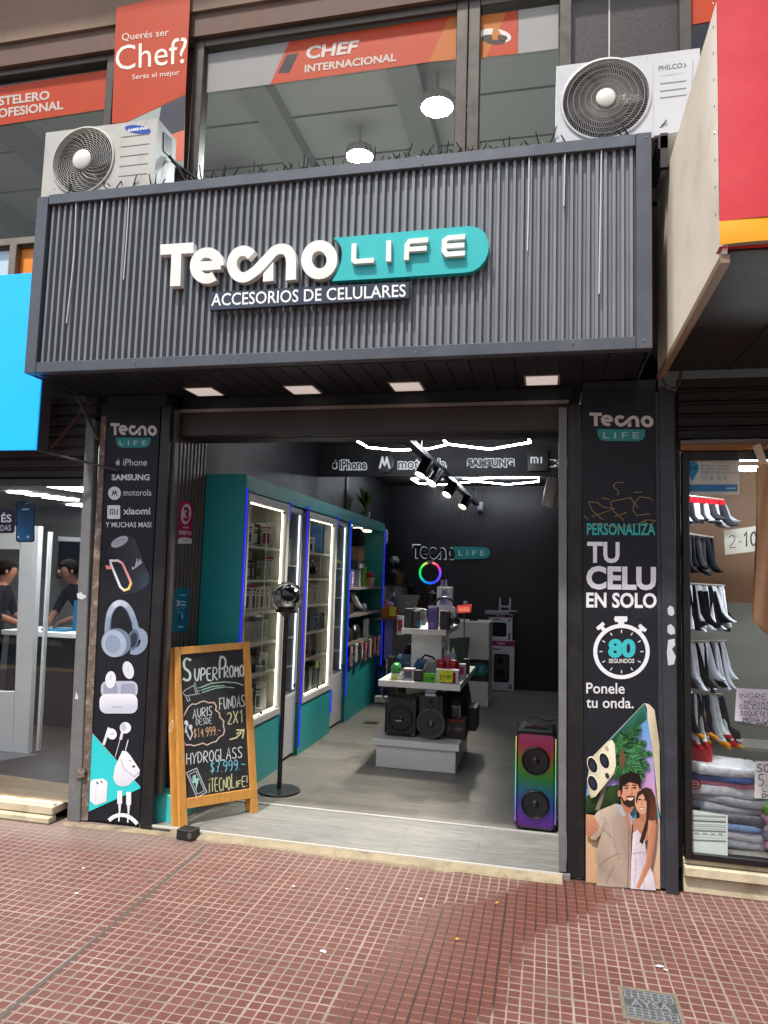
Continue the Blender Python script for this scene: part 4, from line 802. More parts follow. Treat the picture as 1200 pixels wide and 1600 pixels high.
# ================================================================ UPSTAIRS BANNERS
def banner(name, lab, y, sheets, texts, cat='banner', thick=.002):
    pl = YP(y); P = [px(*p, pl) for q in sheets for p in q[0]]
    t = thing(name, lab, cat, (sum(p.x for p in P)/len(P), y, min(p.z for p in P)))
    b = MB(); a = Art(b, pl)
    for q in sheets: a.poly(q[0], q[1], q[2] if len(q) > 2 else 0, thick if (len(q) < 3) else 0, cols=q[3] if len(q) > 3 else None)
    b.build('sheet', M_print, t)
    if texts:
        b = MB(); a = Art(b, pl, thick+.0012)
        for s_, q, c, bo in texts: a.text(s_, q, c, 1, bo)
        b.build('lettering', M_print, t)
    return t
OR = 'b23a0e'
banner('hanging_banner', 'tall orange banner asking about becoming a chef, on the pier between the upstairs windows', -.07,
    [([(182, 12), (298, -14), (290, 148), (198, 191), (175, 193)], OR), ([(198, 191), (290, 148), (287, 262), (172, 262)], '8f958f', 0),
     ([(252, 167), (290, 149), (288, 203), (262, 212), (248, 190)], '3c3a46', 1), ([(262, 212), (288, 203), (287, 250), (276, 252), (268, 230)], 'cf6a55', 1), ([(198, 191), (252, 166), (248, 190), (240, 230), (172, 240), (174, 195)], '98a099', 1)],
    [('Querés ser', [(191, 53), (264, 45), (264, 58), (191, 66)], 'e9d6c9', 0), ('Chef?', [(181, 73), (293, 58), (292, 99), (181, 111)], 'f0e2d6', 0), ('Serás el mejor', [(207, 117), (281, 109), (281, 120), (207, 127)], 'e9d6c9', 0)])
banner('window_sticker', 'orange and white window strip reading chef internacional across the big upstairs window', .038,
    [([(325, 85), (452, 65), (422, 132), (323, 145)], '8d8c8a'), ([(452, 65), (702, 26), (670, 97), (422, 132)], OR), ([(702, 26), (721, 24), (720, 92), (670, 97)], 'b5620f'),
     ([(422, 89), (448, 86), (434, 115), (406, 118)], '3a2c34', 1), ([(448, 86), (467, 83), (452, 114), (434, 115)], '241e22', 2)],
    [('CHEF', [(479, 73), (562, 62.5), (556, 83), (478, 94)], 'c9bdb4', .035), ('INTERNACIONAL', [(476.5, 102), (620, 83), (619, 96), (476, 114)], 'c4b8ae', .03)], 'window sticker', .001)
t = banner('window_sticker', 'yellow, orange and white window strip with a plate of food in the narrow upstairs window', .038,
    [([(739, 26), (792, 19), (760, 89), (739, 94)], 'b5660f'), ([(792, 19), (809, 17), (809, 84), (760, 89)], OR), ([(810, 16), (873, 7), (872, 76), (809.5, 84)], '93928f'),
     (ell(774, 57, 33, 15.5, 8), 'b9b6b0', 1), (ell(774, 56, 25, 11, 8), 'd6d3cc', 2), (ell(771, 62, 19, 7.5, 8), '3a2a1c', 3), ([(768, 55), (772, 42), (775, 36), (778, 46), (784, 55), (780, 62), (770, 63)], 'b8701e', 4), (ell(785, 59, 8, 4, 8), '4a3020', 5)], None, 'window sticker', .001)
banner('window_sticker', 'orange window strip reading pastelero profesional in the left upstairs window', .038,
    [([(-60, 146), (176, 108), (173, 169), (-60, 205)], OR)],
    [('PASTELERO', [(-24, 154), (78, 141.5), (78, 155.5), (-24, 169)], 'c4b8ae', .03), ('PROFESIONAL', [(-23, 173), (99, 157), (99, 171), (-23, 188)], 'c4b8ae', .03)], 'window sticker', .001)
# bit of orange strip at the top right
banner('window_sticker', 'piece of orange strip in the dark upstairs window at the top right', .037, [([(1068, -30), (1130, -40), (1130, 30), (1068, 41)], OR)], None, 'window sticker', .001)
# ================================================================ AIR CONDITIONERS
M_ac = mat('off_white_enamel', 'b5b4ad', rough=.4, var=.06, scale=4, dirt='8a8475', dscale=7, damt=.45)
M_ac2 = mat('clean_white_enamel', 'bfc1c4', rough=.3, var=.04, scale=4)
M_acd = mat('black_void', '0f1012', rough=.7, var=0)
def aircon(lab, x0, x1, z0, z1, yf, dep, fc, fr, m, wirecol, nrad, nring, spiral, hubr, extra):
    t = thing('air_conditioner', lab, 'air conditioner', ((x0+x1)/2, yf+dep/2, z0)); fx, fz = fc
    b = MB()
    ring_, rect = [], []
    hx_ = min(fx-x0, x1-fx) if False else (fx-x0)
    xr = fx+(fx-x0)
    CN = [math.atan2(czz-fz, cxx-fx) % (2*math.pi) for cxx in (x0, xr) for czz in (z0, z1)]; ANG = sorted([q for q in (2*math.pi*k/48 for k in range(48)) if min(abs(q-c_) for c_ in CN) > .05]+CN); N = len(ANG)
    for an in ANG:
        c, s_ = math.cos(an), math.sin(an); ring_.append((fx+fr*c, yf, fz+fr*s_))
        f = min((hx_/abs(c)) if abs(c) > 1e-6 else 9, ((z1-fz if s_ > 0 else fz-z0)/abs(s_)) if abs(s_) > 1e-6 else 9); rect.append([fx+f*c, yf, fz+f*s_])
    b.add(ring_+[tuple(p) for p in rect], [(i, N+i, N+(i+1) % N, (i+1) % N) for i in range(N)])
    b.add([(xr, yf, z0), (x1, yf, z0), (x1, yf, z1), (xr, yf, z1)], [(0, 1, 2, 3)])
    y1 = yf+dep; b.add([(x0, yf, z0), (x1, yf, z0), (x1, yf, z1), (x0, yf, z1), (x0, y1, z0), (x1, y1, z0), (x1, y1, z1), (x0, y1, z1)], [(4, 7, 6, 5), (3, 2, 6, 7), (0, 4, 5, 1), (0, 3, 7, 4), (1, 5, 6, 2)])
    b.lathe([(fr+.012, 0), (fr+.010, .008), (fr, .010), (fr-.004, 0), (fr-.006, -.03)], (fx, yf, fz), (0, -1, 0), 48)
    b.build('casing', m, t, bevel=0)
    b = MB('0d0e10'); b.lathe([(fr-.003, -.001), (fr-.003, -.11), (.001, -.112)], (fx, yf, fz), (0, -1, 0), 40); b.build('fan_recess', M_acd, t)
    b = MB('3a3e44')
    for k in range(3):
        an = 2*math.pi*k/3+.4; vs = []
        for i in range(5):
            for j in range(4): r = .05+(fr-.075)*j/3; q = an+(-.5+i/4)*1.3+.25*j/3; vs.append((fx+r*math.cos(q), yf+.055+.03*(i/4-.5), fz+r*math.sin(q)))
        b.add(vs, [(i*4+j, i*4+j+1, i*4+j+5, i*4+j+4) for i in range(4) for j in range(3)])
    b.build('fan', M_plastic, t)
    b = MB(wirecol)
    for k in range(nrad):
        an = 2*math.pi*k/nrad; P = []
        for i in range(5): f = i/4; r = hubr*.9+(fr-.004-hubr*.9)*f; q = an+spiral*f; P.append((fx+r*math.cos(q), yf-.006-.006*math.sin(math.pi*f), fz+r*math.sin(q)))
        b.tube(P, .0016, 4, caps=False)
    for k in range(nring):
        r = hubr+(fr-hubr)*(k+.8)/(nring+.6); b.tube([(fx+r*math.cos(2*math.pi*i/40), yf-.010, fz+r*math.sin(2*math.pi*i/40)) for i in range(40)], .0024 if nrad > 60 else .0018, 4, closed=True)
    g = b.build('fan_grille', M_plastic, t)
    b = MB('d2d0ca'); b.lathe([(hubr, .004), (hubr, .016), (hubr*.9, .020), (0.001, .021)], (fx, yf, fz), (0, -1, 0), 28); b.build('grille_hub', M_plastic, g)
    extra(t); return t
pf = YP(-.42)
def ex1(t):
    a0 = px(245, 192, pf)
    b = MB('6d6a64')
    for k in range(5):
        za = 4.20-.068-.062*k; b.box(.245, .435, -.4215, -.4195, za, za+.004)
    b.build('louvre_lines', M_plastic, t)
    b = MB(); a = Art(b, pf); a.poly(ell(215.5, 202.5, 20.5, 6.6, 8), '1f4aa0', 2); a.text('SAMSUNG', [(200, 202), (231, 197.5), (231, 202), (200, 206.5)], 'f2f4f8', 4, .03); b.build('badge', M_print, t)
    pr = XP(.487); b = MB('1a1b1c'); b.prism([px(255, 206, pr), px(268, 217, pr), px(268, 248, pr), px(255, 236, pr)], (.004, 0, 0)); b.build('side_handle', M_plastic, t)
    b = MB('8d8f8c')
    for x in (-.18, .36): b.box(x, x+.05, -.40, -.14, 3.757, 3.798)
    b.build('feet', M_paint, t)
fc1 = px(130, 251, pf)
aircon('weathered white air conditioner with a blue oval badge on the left end of the canopy', -.285, .485, 3.80, 4.225, -.42, .215, (fc1.x, fc1.z), .205, M_ac, 'b9b6ae', 26, 11, 1.0, .062, ex1)
def ex2(t):
    b = MB('c9ccd2'); b.prism([px(1021, 97, pf), px(1078, 88, pf), px(1083, 92, pf), px(1078, 205, pf), px(1021, 214, pf)], (0, -.006, 0)); b.build('cover_panel', M_ac2, t, bevel=.004)
    b = MB(); a = Art(b, YP(-.4262)); a.text('PHILCO', [(1029, 103), (1066, 98), (1066, 106), (1029, 111)], '6c7078', 1, .02); a.line([(1068, 99), (1072, 102), (1068, 105.5)], 1.4, '6c7078', 1); a.text('air conditioner inverter', [(1033, 117), (1068, 112), (1068, 115), (1033, 120)], 'a9adb4', 1); b.build('badge', M_print, t)
    b = MB('7b7f86')
    for y in (133, 144.5, 155): b.prism([px(1031, y, pf)+Vector((0, -.0075, 0)), px(1072, y-5, pf)+Vector((0, -.0075, 0)), px(1072, y-6.2, pf)+Vector((0, -.0075, 0)), px(1031, y-1.2, pf)+Vector((0, -.0075, 0))], (0, .001, 0))
    b.build('louvre_lines', M_plastic, t)
    b = MB('17181a'); b.box(3.29, 3.335, -.43, -.06, 3.72, 3.785); b.box(3.30, 3.335, -.43, -.40, 3.62, 3.80); b.build('bracket', M_paint, t); b = MB('17181a'); b.box(2.95, 2.995, -.43, -.06, 3.757, 3.785); b.build('bracket', M_paint, t)
fc2 = px(946, 155, pf)
aircon('clean white air conditioner with a grey badge on the right end of the canopy', 2.79, 3.49, 3.788, 4.235, -.42, .30, (fc2.x, fc2.z), .213, M_ac2, '8f8d8a', 96, 5, .55, .048, ex2)
# black refrigerant cables of the left unit
for pts, lab in ((((.50, -.30, 4.06), (.55, -.28, 4.0), (.62, -.25, 3.86), (.66, -.22, 3.77)), 'black cable dropping from the left air conditioner, the steeper one'), (((.50, -.27, 4.05), (.60, -.22, 3.98), (.74, -.15, 3.88), (.84, -.10, 3.76)), 'black cable dropping from the left air conditioner, the shallower one')):
    b = MB('141416'); b.tube(pts, .010, 7); tag(b.build('refrigerant_cable', M_plastic), lab, 'cable')
# ================================================================ PEOPLE
def skin_body(name, joints, edges, m, parent, root=0, sub=1):
    """one continuous skinned surface; joints = (x,y,z,rx,ry)"""
    me = bpy.data.meshes.new(name); me.from_pydata([j[:3] for j in joints], edges, []); o = bpy.data.objects.new(name, me); COL.objects.link(o)
    md = o.modifiers.new('s', 'SKIN'); sv = me.skin_vertices[0].data
    for i, j in enumerate(joints): sv[i].radius = (j[3], j[4] if len(j) > 4 else j[3]); sv[i].use_root = (i == root)
    o.modifiers.new('u', 'SUBSURF').levels = sub; o.modifiers['u'].render_levels = sub
    dg = bpy.context.evaluated_depsgraph_get(); dg.update(); ev = o.evaluated_get(dg); nm = bpy.data.meshes.new_from_object(ev)
    bpy.data.objects.remove(o); nm.name = name
    b = MB(); b.add([v.co for v in nm.vertices], [tuple(p.vertices) for p in nm.polygons], sm=True); bpy.data.meshes.remove(nm)
    return b
def person(lab, loc, rz, h, skin, top, legs, hair, lean=0, arms=(), group=None):
    """standing figure; x right, -y facing; arms = two (elbow, hand) pairs in body units of height 1"""
    t = thing('person', lab, 'person', loc, group)
    T = Matrix.Translation(Vector(loc)) @ Matrix.Rotation(rz, 4, 'Z') @ Matrix.Scale(h, 4)
    L_ = lean
    J = [(0, .0, .53, .085, .06), (0, -.02*L_, .62, .075, .055), (0, -.09*L_, .74, .092, .062), (0, -.13*L_, .815, .055, .045), (0, -.155*L_, .852, .032, .032), (0, -.19*L_, .885, .038, .042), (0, -.21*L_, .925, .047, .056), (0, -.21*L_, .975, .032, .036)]
    E_ = [(0, 1), (1, 2), (2, 3), (3, 4), (4, 5), (5, 6), (6, 7)]
    for s_, (el, ha) in zip((-1, 1), arms):
        n = len(J); sh = (.105*s_, -.12*L_, .80, .034, .034)
        J += [sh, (*el, .027, .027), (ha[0]*.8+el[0]*.2, ha[1]*.8+el[1]*.2, ha[2]*.8+el[2]*.2, .019, .019), (*ha, .018, .022)]; E_ += [(3, n), (n, n+1), (n+1, n+2), (n+2, n+3)]
        hd = (Vector(ha)-Vector(el)).normalized(); sd = hd.cross(Vector((0, 0, 1))).normalized()
        for k in range(4):
            m_ = len(J); f0 = Vector(ha)+sd*(.0125*(k-1.5)); l = (.045, .052, .05, .04)[k]; f1 = f0+hd*l*.55+Vector((0, 0, -.006)); f2 = f0+hd*l*.95+Vector((0, 0, -.02))
            J += [(*f1, .0062, .0062), (*f2, .0052, .0052)]; E_ += [(n+3, m_), (m_, m_+1)]
        m_ = len(J); f = Vector(ha)+sd*.02*s_+hd*.012; J += [(*f, .007, .007), (*(f+hd*.022), .006, .006)]; E_ += [(n+2, m_), (m_, m_+1)]
    for s_ in (-1, 1):
        n = len(J); J += [(.05*s_, 0, .49, .058, .058), (.055*s_, -.01, .28, .038, .038), (.055*s_, .01, .055, .024, .024), (.058*s_, -.03, .022, .024, .018), (.06*s_, -.09, .016, .022, .014)]; E_ += [(0, n), (n, n+1), (n+1, n+2), (n+2, n+3), (n+3, n+4)]
    b = skin_body('body', J, E_, M_cloth, t, 0, 2)
    # colour by height and place: skin on head and hands, cloth elsewhere
    for i, f in enumerate(b.f):
        z = sum(b.v[k].z for k in f)/len(f); x = sum(b.v[k].x for k in f)/len(f); y = sum(b.v[k].y for k in f)/len(f)
        c = top
        if z < .50 and abs(x) < .13: c = legs
        if z < .05: c = '2a2a2c'
        if z > .842 and abs(x) < .09: c = skin
        for el, ha in arms:
            if (Vector((x, y, z))-Vector(ha)).length < (Vector(ha)-Vector(el)).length*.82: c = skin
        b.fc[i] = [hx(c)]*len(f)
    b.T = T; b.build('body', M_cloth, t, angle=180)
    hd = Vector((0, -.21*L_, .93))
    b = MB(hair); b.ball(hd+Vector((0, .012, .018)), .055, 14, 10, .058, .064); b.v = [v if not (v.y < hd.y-.02 and v.z < hd.z+.03) else Vector((v.x*.86, max(v.y, hd.y-.028), max(v.z, hd.z+.028))) for v in b.v]; b.T = T; b.build('hair', M_cloth, t)
    b = MB(skin); b.ball(hd+Vector((0, -.058, -.012)), .008, 8, 6, .014, .012); b.ball(hd+Vector((-.05, 0, -.008)), .006, 8, 6, .014, .01); b.ball(hd+Vector((.05, 0, -.008)), .006, 8, 6, .014, .01); b.T = T; b.build('nose_and_ears', M_plastic, t)
    b = MB('241a16'); [b.ball(hd+Vector((s_*.019, -.052, .002)), .0055, 8, 6, .003, .004) for s_ in (-1, 1)]; [b.ball(hd+Vector((s_*.019, -.051, .014)), .009, 8, 6, .002, .004) for s_ in (-1, 1)]; b.col('7a4038'); b.ball(hd+Vector((0, -.051, -.034)), .014, 8, 6, .004, .004); b.T = T; b.build('face', M_plastic, t)
    return t
# ================================================================ LEFT NEIGHBOUR
ln = thing('neighbour_shop', 'left neighbour shop with a grey framed glass front and dark roller shutter', 'shop', (-2, 1.5, 0))
M_wall2 = mat('pale_shop_wall', '6f7271', rough=.7, var=.05)
b = MB(); b.box(-7, -.06, 4.6, 4.7, .1, 2.75); b.box(-.10, -.03, .12, 4.7, .03, 2.75); b.build('wall', M_wall2, ln)
b = MB(); b.box(-7, -.12, .11, 4.7, 2.36, 2.44); b.build('ceiling', mat('shop_ceiling', '9a9a95', rough=.7, var=.03), ln)
b = MB(); b.add([(-7, .0, .098), (-.06, .0, .098), (-.06, .30, .098), (-7, .86, .098)], [(0, 1, 2, 3)]); b.build('wooden_floor', M_floorw, ln)
M_dfl = mat('dark_grey_floor', '37332f', rough=.45, var=.15, scale=3)
b = MB(); b.add([(-.06, .30, .098), (-.06, 4.6, .098), (-7, 4.6, .098), (-7, .86, .098)], [(0, 1, 2, 3)]); b.build('grey_floor', M_dfl, ln)
b = MB(); b.add([(-7, .30, .1), (-1.35, .35, .1), (-1.05, .90, .1), (-7, .9, .1)], [(0, 1, 2, 3)]); b.build('pale_floor_mat', mat('pale_floor', '85878a', rough=.5, var=.06), ln)
b = MB(); b.box(-7, -.14, -.10, .06, .045, .096); b.box(-7, -.14, -.13, -.06, .002, .04); b.build('sill', M_cream2, ln, bevel=.006)
b = MB('d9d2c4'); b.box(-7, -.15, -.075, -.055, .0965, .106); b.build('sill_edge', M_paint, ln)
# shutter
b = MB(); b.box(-7, -.13, .07, .10, 2.10, 2.66)
for i in range(8):
    z = 2.13+i*.071
    b.prism([(-7, .072, z), (-7, .050, z+.010), (-7, .050, z+.052), (-7, .072, z+.062)], (6.865, 0, 0))
b.build('shutter', M_shut, ln, bevel=.002)
b = MB(); b.box(-7, -.13, .03, .075, 2.075, 2.125); b.build('shutter_bar', M_shut, ln, bevel=.004)
strip('post', M_greypost, 104, 124.5, 1283, 134, 147.5, 655, -.03, .06, ln, .004)
b = MB('cfd6d4'); q = YP(-.032); [b.prism([px(*p, q) for p in P], (0, .001, 0)) for P in ([(120, 928), (127, 925), (129, 929), (134, 930), (134, 934), (128, 937), (121, 934)], [(117, 1092), (119, 1080), (122, 1089), (122, 1093)])]; b.build('sticker_remains', M_card, ln)
b = MB('5a4c44'); q = YP(-.031); b.prism([px(121, 1202, q), px(134, 1199, q), px(133, 1214, q), px(120, 1215, q)], (0, -.01, 0)); b.build('rusty_clamp', M_wood, ln)
q = YP(.02); b = MB(); b.add([(-7, .02, .105), (-.14, .02, .105), (-.14, .02, 2.075), (-7, .02, 2.075)], [(0, 1, 2, 3)]); b.build('pane', glass('street_glass', (.95, .97, .97), refl=1.2), ln)
# inside: white door panel, slim post, counter, screen
q = YP(.90); z = ZP(.1)
def pqd(pts, pl): return [px(*p, pl) for p in pts]
dr = thing('white_partition', 'white framed partition with a dark opening inside the left shop', 'partition', tuple(px(20, 1178, q)))
b = MB('dedfdb'); yb = (0, .05, 0)
b.prism(pqd([(32, 822), (61, 822), (43, 1178), (20, 1178)], q), yb); b.prism(pqd([(-160, 818), (32, 822), (32, 858), (-160, 856)], q), yb); b.prism(pqd([(-160, 1080), (21, 1081), (20, 1178), (-160, 1176)], q), yb); b.build('frame', mat('bright_white_panel', 'f8f9f8', rough=.35, var=.03), dr)
b = MB(); b.prism(pqd([(75, 831), (79, 831), (60, 1174), (56, 1174)], YP(1.0)), (0, .03, 0)); tag(b.build('partition_post', M_white), 'slim white upright post beside the white partition in the left shop', 'post')
ct = thing('shop_counter', 'white topped counter at the back of the left shop', 'counter', (-1.7, 2.0, .1))
b = MB('d7d8d6'); b.box(-2.2, -.95, 1.75, 2.3, .90, .945); b.build('top', M_white, ct, bevel=.004)
b = MB('242628'); b.box(-2.15, -1.0, 1.8, 2.25, .1, .895); b.build('base', M_paint, ct)
b = MB('101826'); b.prism(pqd([(92, 846), (126, 848), (124, 905), (88, 904)], YP(4.3)), (0, .05, 0)); s_ = thing('wall_screen', 'dark wall screen with a pale top edge in the left shop', 'screen', tuple(px(108, 905, YP(4.3)))); b.build('screen', M_plastic, s_)
b = MB('c9d2d6'); b.prism(pqd([(91, 838), (127, 840), (126, 846), (91, 845)], YP(4.28)), (0, .04, 0)); b.build('top_edge', M_paint, s_)
b = MB('0a6a9a'); b.prism(pqd([(116, 938), (119.5, 938), (117.5, 985), (113, 985)], YP(1.95)), (0, .02, 0)); tag(b.build('blue_banner', M_print), 'narrow bright blue panel at the right of the counter in the left shop', 'panel')
b = MB('2a7da0'); b.box(-1.85, -1.6, 1.85, 2.05, .946, .965); tag(b.build('blue_folder', M_print), 'blue folder lying on the counter in the left shop', 'folder')
for i, (x, y) in enumerate(((30, 771), (58, 775), (83, 779), (106, 782))):
    c = px(x, y, ZP(2.34)); b = MB('ffffff'); b.box(c.x-.11, c.x+.11, c.y-.06, c.y+.06, 2.345, 2.355); tag(b.build('ceiling_downlight', mat('shop_lamp', 'ffffff', emit='f6fbff', est=20, var=0)), 'small square ceiling light number '+['one', 'two', 'three', 'four'][i]+' from the left in the row inside the left shop', 'ceiling light', 'ceiling lights in the left shop')
for pts, lab in (([(73, 761), (60, 715), (150, 700), (150, 770), (119, 768)], 'large bright ceiling panel nearest the glass, lengthened out of view, in the left shop'), ([(103, 789), (128, 788), (128, 792)], 'second, smaller bright ceiling panel further back in the left shop')):  # first panel stretched unseen behind the shutter to brighten the white partition
    b = MB('ffffff'); P = pqd(pts, ZP(2.345)); b.prism(P, (0, 0, .006)); tag(b.build('ceiling_panel_light', mat('shop_panel_lamp', 'ffffff', emit='f6fbff', est=9, var=0)), lab, 'ceiling light', 'ceiling lights in the left shop')
# stickers on the glass
pl = YP(.017)
def fn(a): a.text('ÉS', [(2, 801), (18, 800.5), (18, 816), (2, 816)], 'e6e8ee', 1, .02); a.text('DAS', [(1, 820.5), (17, 820), (17, 829), (1, 829.5)], 'd5d8e2', 1)
t = thing('glass_sticker', 'navy sticker cut by the left edge of the photo, on the left shop glass', 'sticker', tuple(px(0, 832, pl)))
b = MB('1c2438'); b.prism(pqd(rrect(-70, 795, 23, 833, 5), pl), (0, .001, 0)); b.build('sheet', M_print, t); b = MB(); fn(Art(b, pl)); b.build('lettering', M_print, t)
t = thing('glass_sticker', 'blue phone shaped sticker on the left shop glass', 'sticker', tuple(px(40, 846, pl)))
b = MB('0c1420'); b.prism(pqd(rrect(25, 783, 54, 847, 4), pl), (0, .001, 0)); b.build('sheet', M_print, t)
b = MB(); a = Art(b, pl); a.poly(rrect(27, 785, 52.5, 845, 3), '1f5a86', 1, cols=['12304c']*6+['0e2236']*6+['2a6fa4']*6+['1c5580']*6); a.line([(34, 796), (45, 795.6)], 2.4, '7fb0cc', 2); a.line([(40, 787), (50, 784.5)], 1, '6f9cbc', 2)
for x in (31, 46): a.poly(ell(x-2, 839, 2, 2), 'a9c8da', 3)
b.build('print', M_print, t)
# stand-ins for passers-by mirrored in the glass, modelled inside the shop
person('figure in a dark shirt behind the left shop partition, stand-in for a reflected passer-by', (-2.30, 1.75, .1), R_(115), 1.50, '9c6b55', '17181b', '202226', '1a1412', .35, (((-.15, -.06, .66), (-.10, -.20, .60)), ((.15, -.08, .66), (.06, -.20, .60))))
person('figure in black leaning over the left shop counter, stand-in for a reflected passer-by', (-1.72, 2.45, .1), R_(-15), 1.52, '6f4f42', '121419', '1a1c22', '14110f', 1.1, (((-.16, -.17, .66), (-.08, -.28, .60)), ((.16, -.18, .66), (.06, -.30, .60))))
# blue sign box
bs = thing('blue_sign', 'plain bright blue sign box hung over the left neighbour shop', 'sign', (-2, -.3, 2.2))
pl = YP(-.30); q = px(58, 703, pl); q2 = px(20, 440, pl); x1 = px(60, 650, pl).x
b = MB(); b.box(-7, x1, -.30, -.288, q.z, q2.z+.05); b.build('face', mat('sky_blue_sign', '0096ee', rough=.4, var=.07, emit='00a0ff', est=.35), bs, bevel=.003)
b = MB('4a4645'); b.box(-7, x1-.06, -.287, -.12, q.z+.03, q2.z+.05); b.build('box', M_paint, bs)
# braces under the sign
for a_, c_, wd, colr, lab in (((80, 700), (143, 628), .028, '5a4038', 'rusty brown diagonal brace in front of the dark shutter'), ((122, 620), (153, 687), .035, '6b655c', 'grey diagonal brace crossing the rusty one under the canopy')):
    b = MB(colr); b.bar(px(*a_, YP(-.02 if colr == '5a4038' else -.05)), px(*c_, YP(-.02 if colr == '5a4038' else -.05)), wd, .006); tag(b.build('brace', M_wood if False else M_paint), lab, 'metal brace')
b = MB('3a3632'); b.tube([px(60, 704, YP(-.20)), px(185, 735, YP(-.03))], .008, 6); tag(b.build('stay_rod', M_paint), 'thin dark stay rod from the blue sign to the left poster', 'rod')
# ================================================================ RIGHT NEIGHBOUR
rn = thing('neighbour_shop', 'right neighbour clothes shop with a black framed display window', 'shop', (5, .5, 0))
b = MB(); b.box(3.46, 8, .012, .20, .0, .085); b.box(3.46, 8, -.015, .19, .087, .135); b.box(3.46, 8, .02, .19, .137, .165); b.build('window_sill', M_cream2, rn, bevel=.004)
M_bf = mat('black_window_frame', '131315', rough=.4, var=.1)
b = MB(); b.box(3.465, 3.500, -.005, .05, .166, 2.26); b.box(3.5, 8, -.004, .05, .166, .20); b.box(3.5, 8, -.004, .05, 2.215, 2.26); b.build('window_frame', M_bf, rn, bevel=.003)
b = MB(); b.add([(3.5, .02, .2), (8, .02, .2), (8, .02, 2.215), (3.5, .02, 2.215)], [(0, 1, 2, 3)]); b.build('pane', glass('display_glass', (.95, .97, .97), refl=.6), rn)
b = MB('8a5a32'); b.box(3.455, 8, -.03, .05, 2.265, 2.295); b.build('wooden_rail', M_paint, rn)
b = MB('6d655e'); b.box(3.452, 8, -.035, .05, 2.297, 2.315); b.build('metal_rail', M_paint, rn)
b = MB(); b.box(3.45, 8, .05, .08, 2.316, 2.67)
for i in range(5): z = 2.33+i*.07; b.prism([(3.452, .052, z), (3.452, .030, z+.010), (3.452, .030, z+.05), (3.452, .052, z+.06)], (4.5, 0, 0))
b.build('shutter', mat('blackish_shutter', '231f1e', rough=.5, var=.15, scale=5), rn)
b = MB('6b4a2c'); b.box(3.46, 8, .95, 1.0, 1.45, 2.6); b.build('wooden_back_panel', M_paint, rn)
b = MB('6f7069'); b.box(3.46, 8, .95, 1.0, .1, 1.449); b.build('back_panel', M_paint, rn)
b = MB('2a2a2b'); b.box(3.44, 3.465, .06, 1.0, .1, 2.6); b.box(3.46, 8, .05, 1.0, 2.55, 2.6); b.build('side_panel', M_paint, rn)
b = MB('8d8a84'); b.box(3.46, 8, .06, .95, .15, .195); b.build('display_floor', M_paint, rn)
# awning
aw = thing('awning', 'big boxed awning with a beige side, red vinyl front and yellow hem', 'awning', (5, -.7, 2.69))
M_beige = mat('beige_panel', 'f3e8d4', rough=.6, var=.06, scale=2.5, dirt='b8a78f', dscale=3, damt=.35)
b = MB(); b.box(3.345, 3.36, -1.46, -.01, 2.69, 3.66); b.build('side_panel', M_beige, aw)
b = MB('8a7460'); b.box(3.338, 3.37, -1.46, -.01, 2.655, 2.69); b.build('edge_batten', M_paint, aw, bevel=.003)
b = MB(); b.box(3.371, 8, -1.45, -.01, 2.70, 2.72)
for i in range(8): b.box(3.7+i*.55, 3.708+i*.55, -1.44, -.02, 2.692, 2.6995)
b.build('soffit', mat('dark_brown_soffit', '211a19', rough=.6, var=.2, scale=3), aw)
b = MB(); b.box(3.361, 8, -1.45, -.01, 3.64, 3.66); b.build('roof', M_beige, aw)
M_red = mat('red_vinyl', 'cc2a33', rough=.38, var=.07, scale=3, bump=.35, bscale=4, dirt='9c2a30', dscale=2, damt=.4)
b = MB()
b.grid(lambda u, v: Vector((3.333+u*4.7, -1.475-.010*math.sin(u*60)*(1-v)-.004*math.sin(v*9+u*20), 2.80+v*1.2)), 120, 8); b.build('front_vinyl', M_red, aw)
b = MB('e9a01e'); b.grid(lambda u, v: Vector((3.332+u*4.7, -1.477-.010*math.sin(u*60)-.003*math.sin(u*33+v*4), 2.715+v*.088)), 120, 3); b.build('yellow_hem', M_cloth if False else M_print, aw)
b = MB('8f1a22'); b.grid(lambda u, v: Vector((3.332+u*.02-.0*v, -1.476+u*.06, 2.80+v*1.2)), 2, 4); b.grid(lambda u, v: Vector((3.333+u*4.7, -1.472+v*.06, 2.712-.004*math.sin(u*60))), 120, 1); b.build('folded_edge', M_red, aw)
for i in range(9): b = MB('d9d9d9'); c = Vector((3.331, -1.445, 2.84+i*.10)); b.lathe([(.007, .004), (.003, .005), (.0005, .001)], c, (-1, 0, 0), 8); b.build('eyelet', M_chrome, aw)
b = MB('5c5248'); b.tube([(3.36, -.03, 2.66), (3.38, -.06, 2.60), (3.42, -.06, 2.585), (3.45, -.04, 2.63), (3.46, -.02, 2.70)], .008, 6); tag(b.build('conduit', M_plastic), 'curved grey conduit under the awning corner', 'conduit')
b = MB('ffffff'); b.box(3.52, 6.5, .06, .10, 2.17, 2.19); b.build('window_lamp', mat('window_lamp', 'ffffff', emit='f6fbff', est=38, var=0), rn)
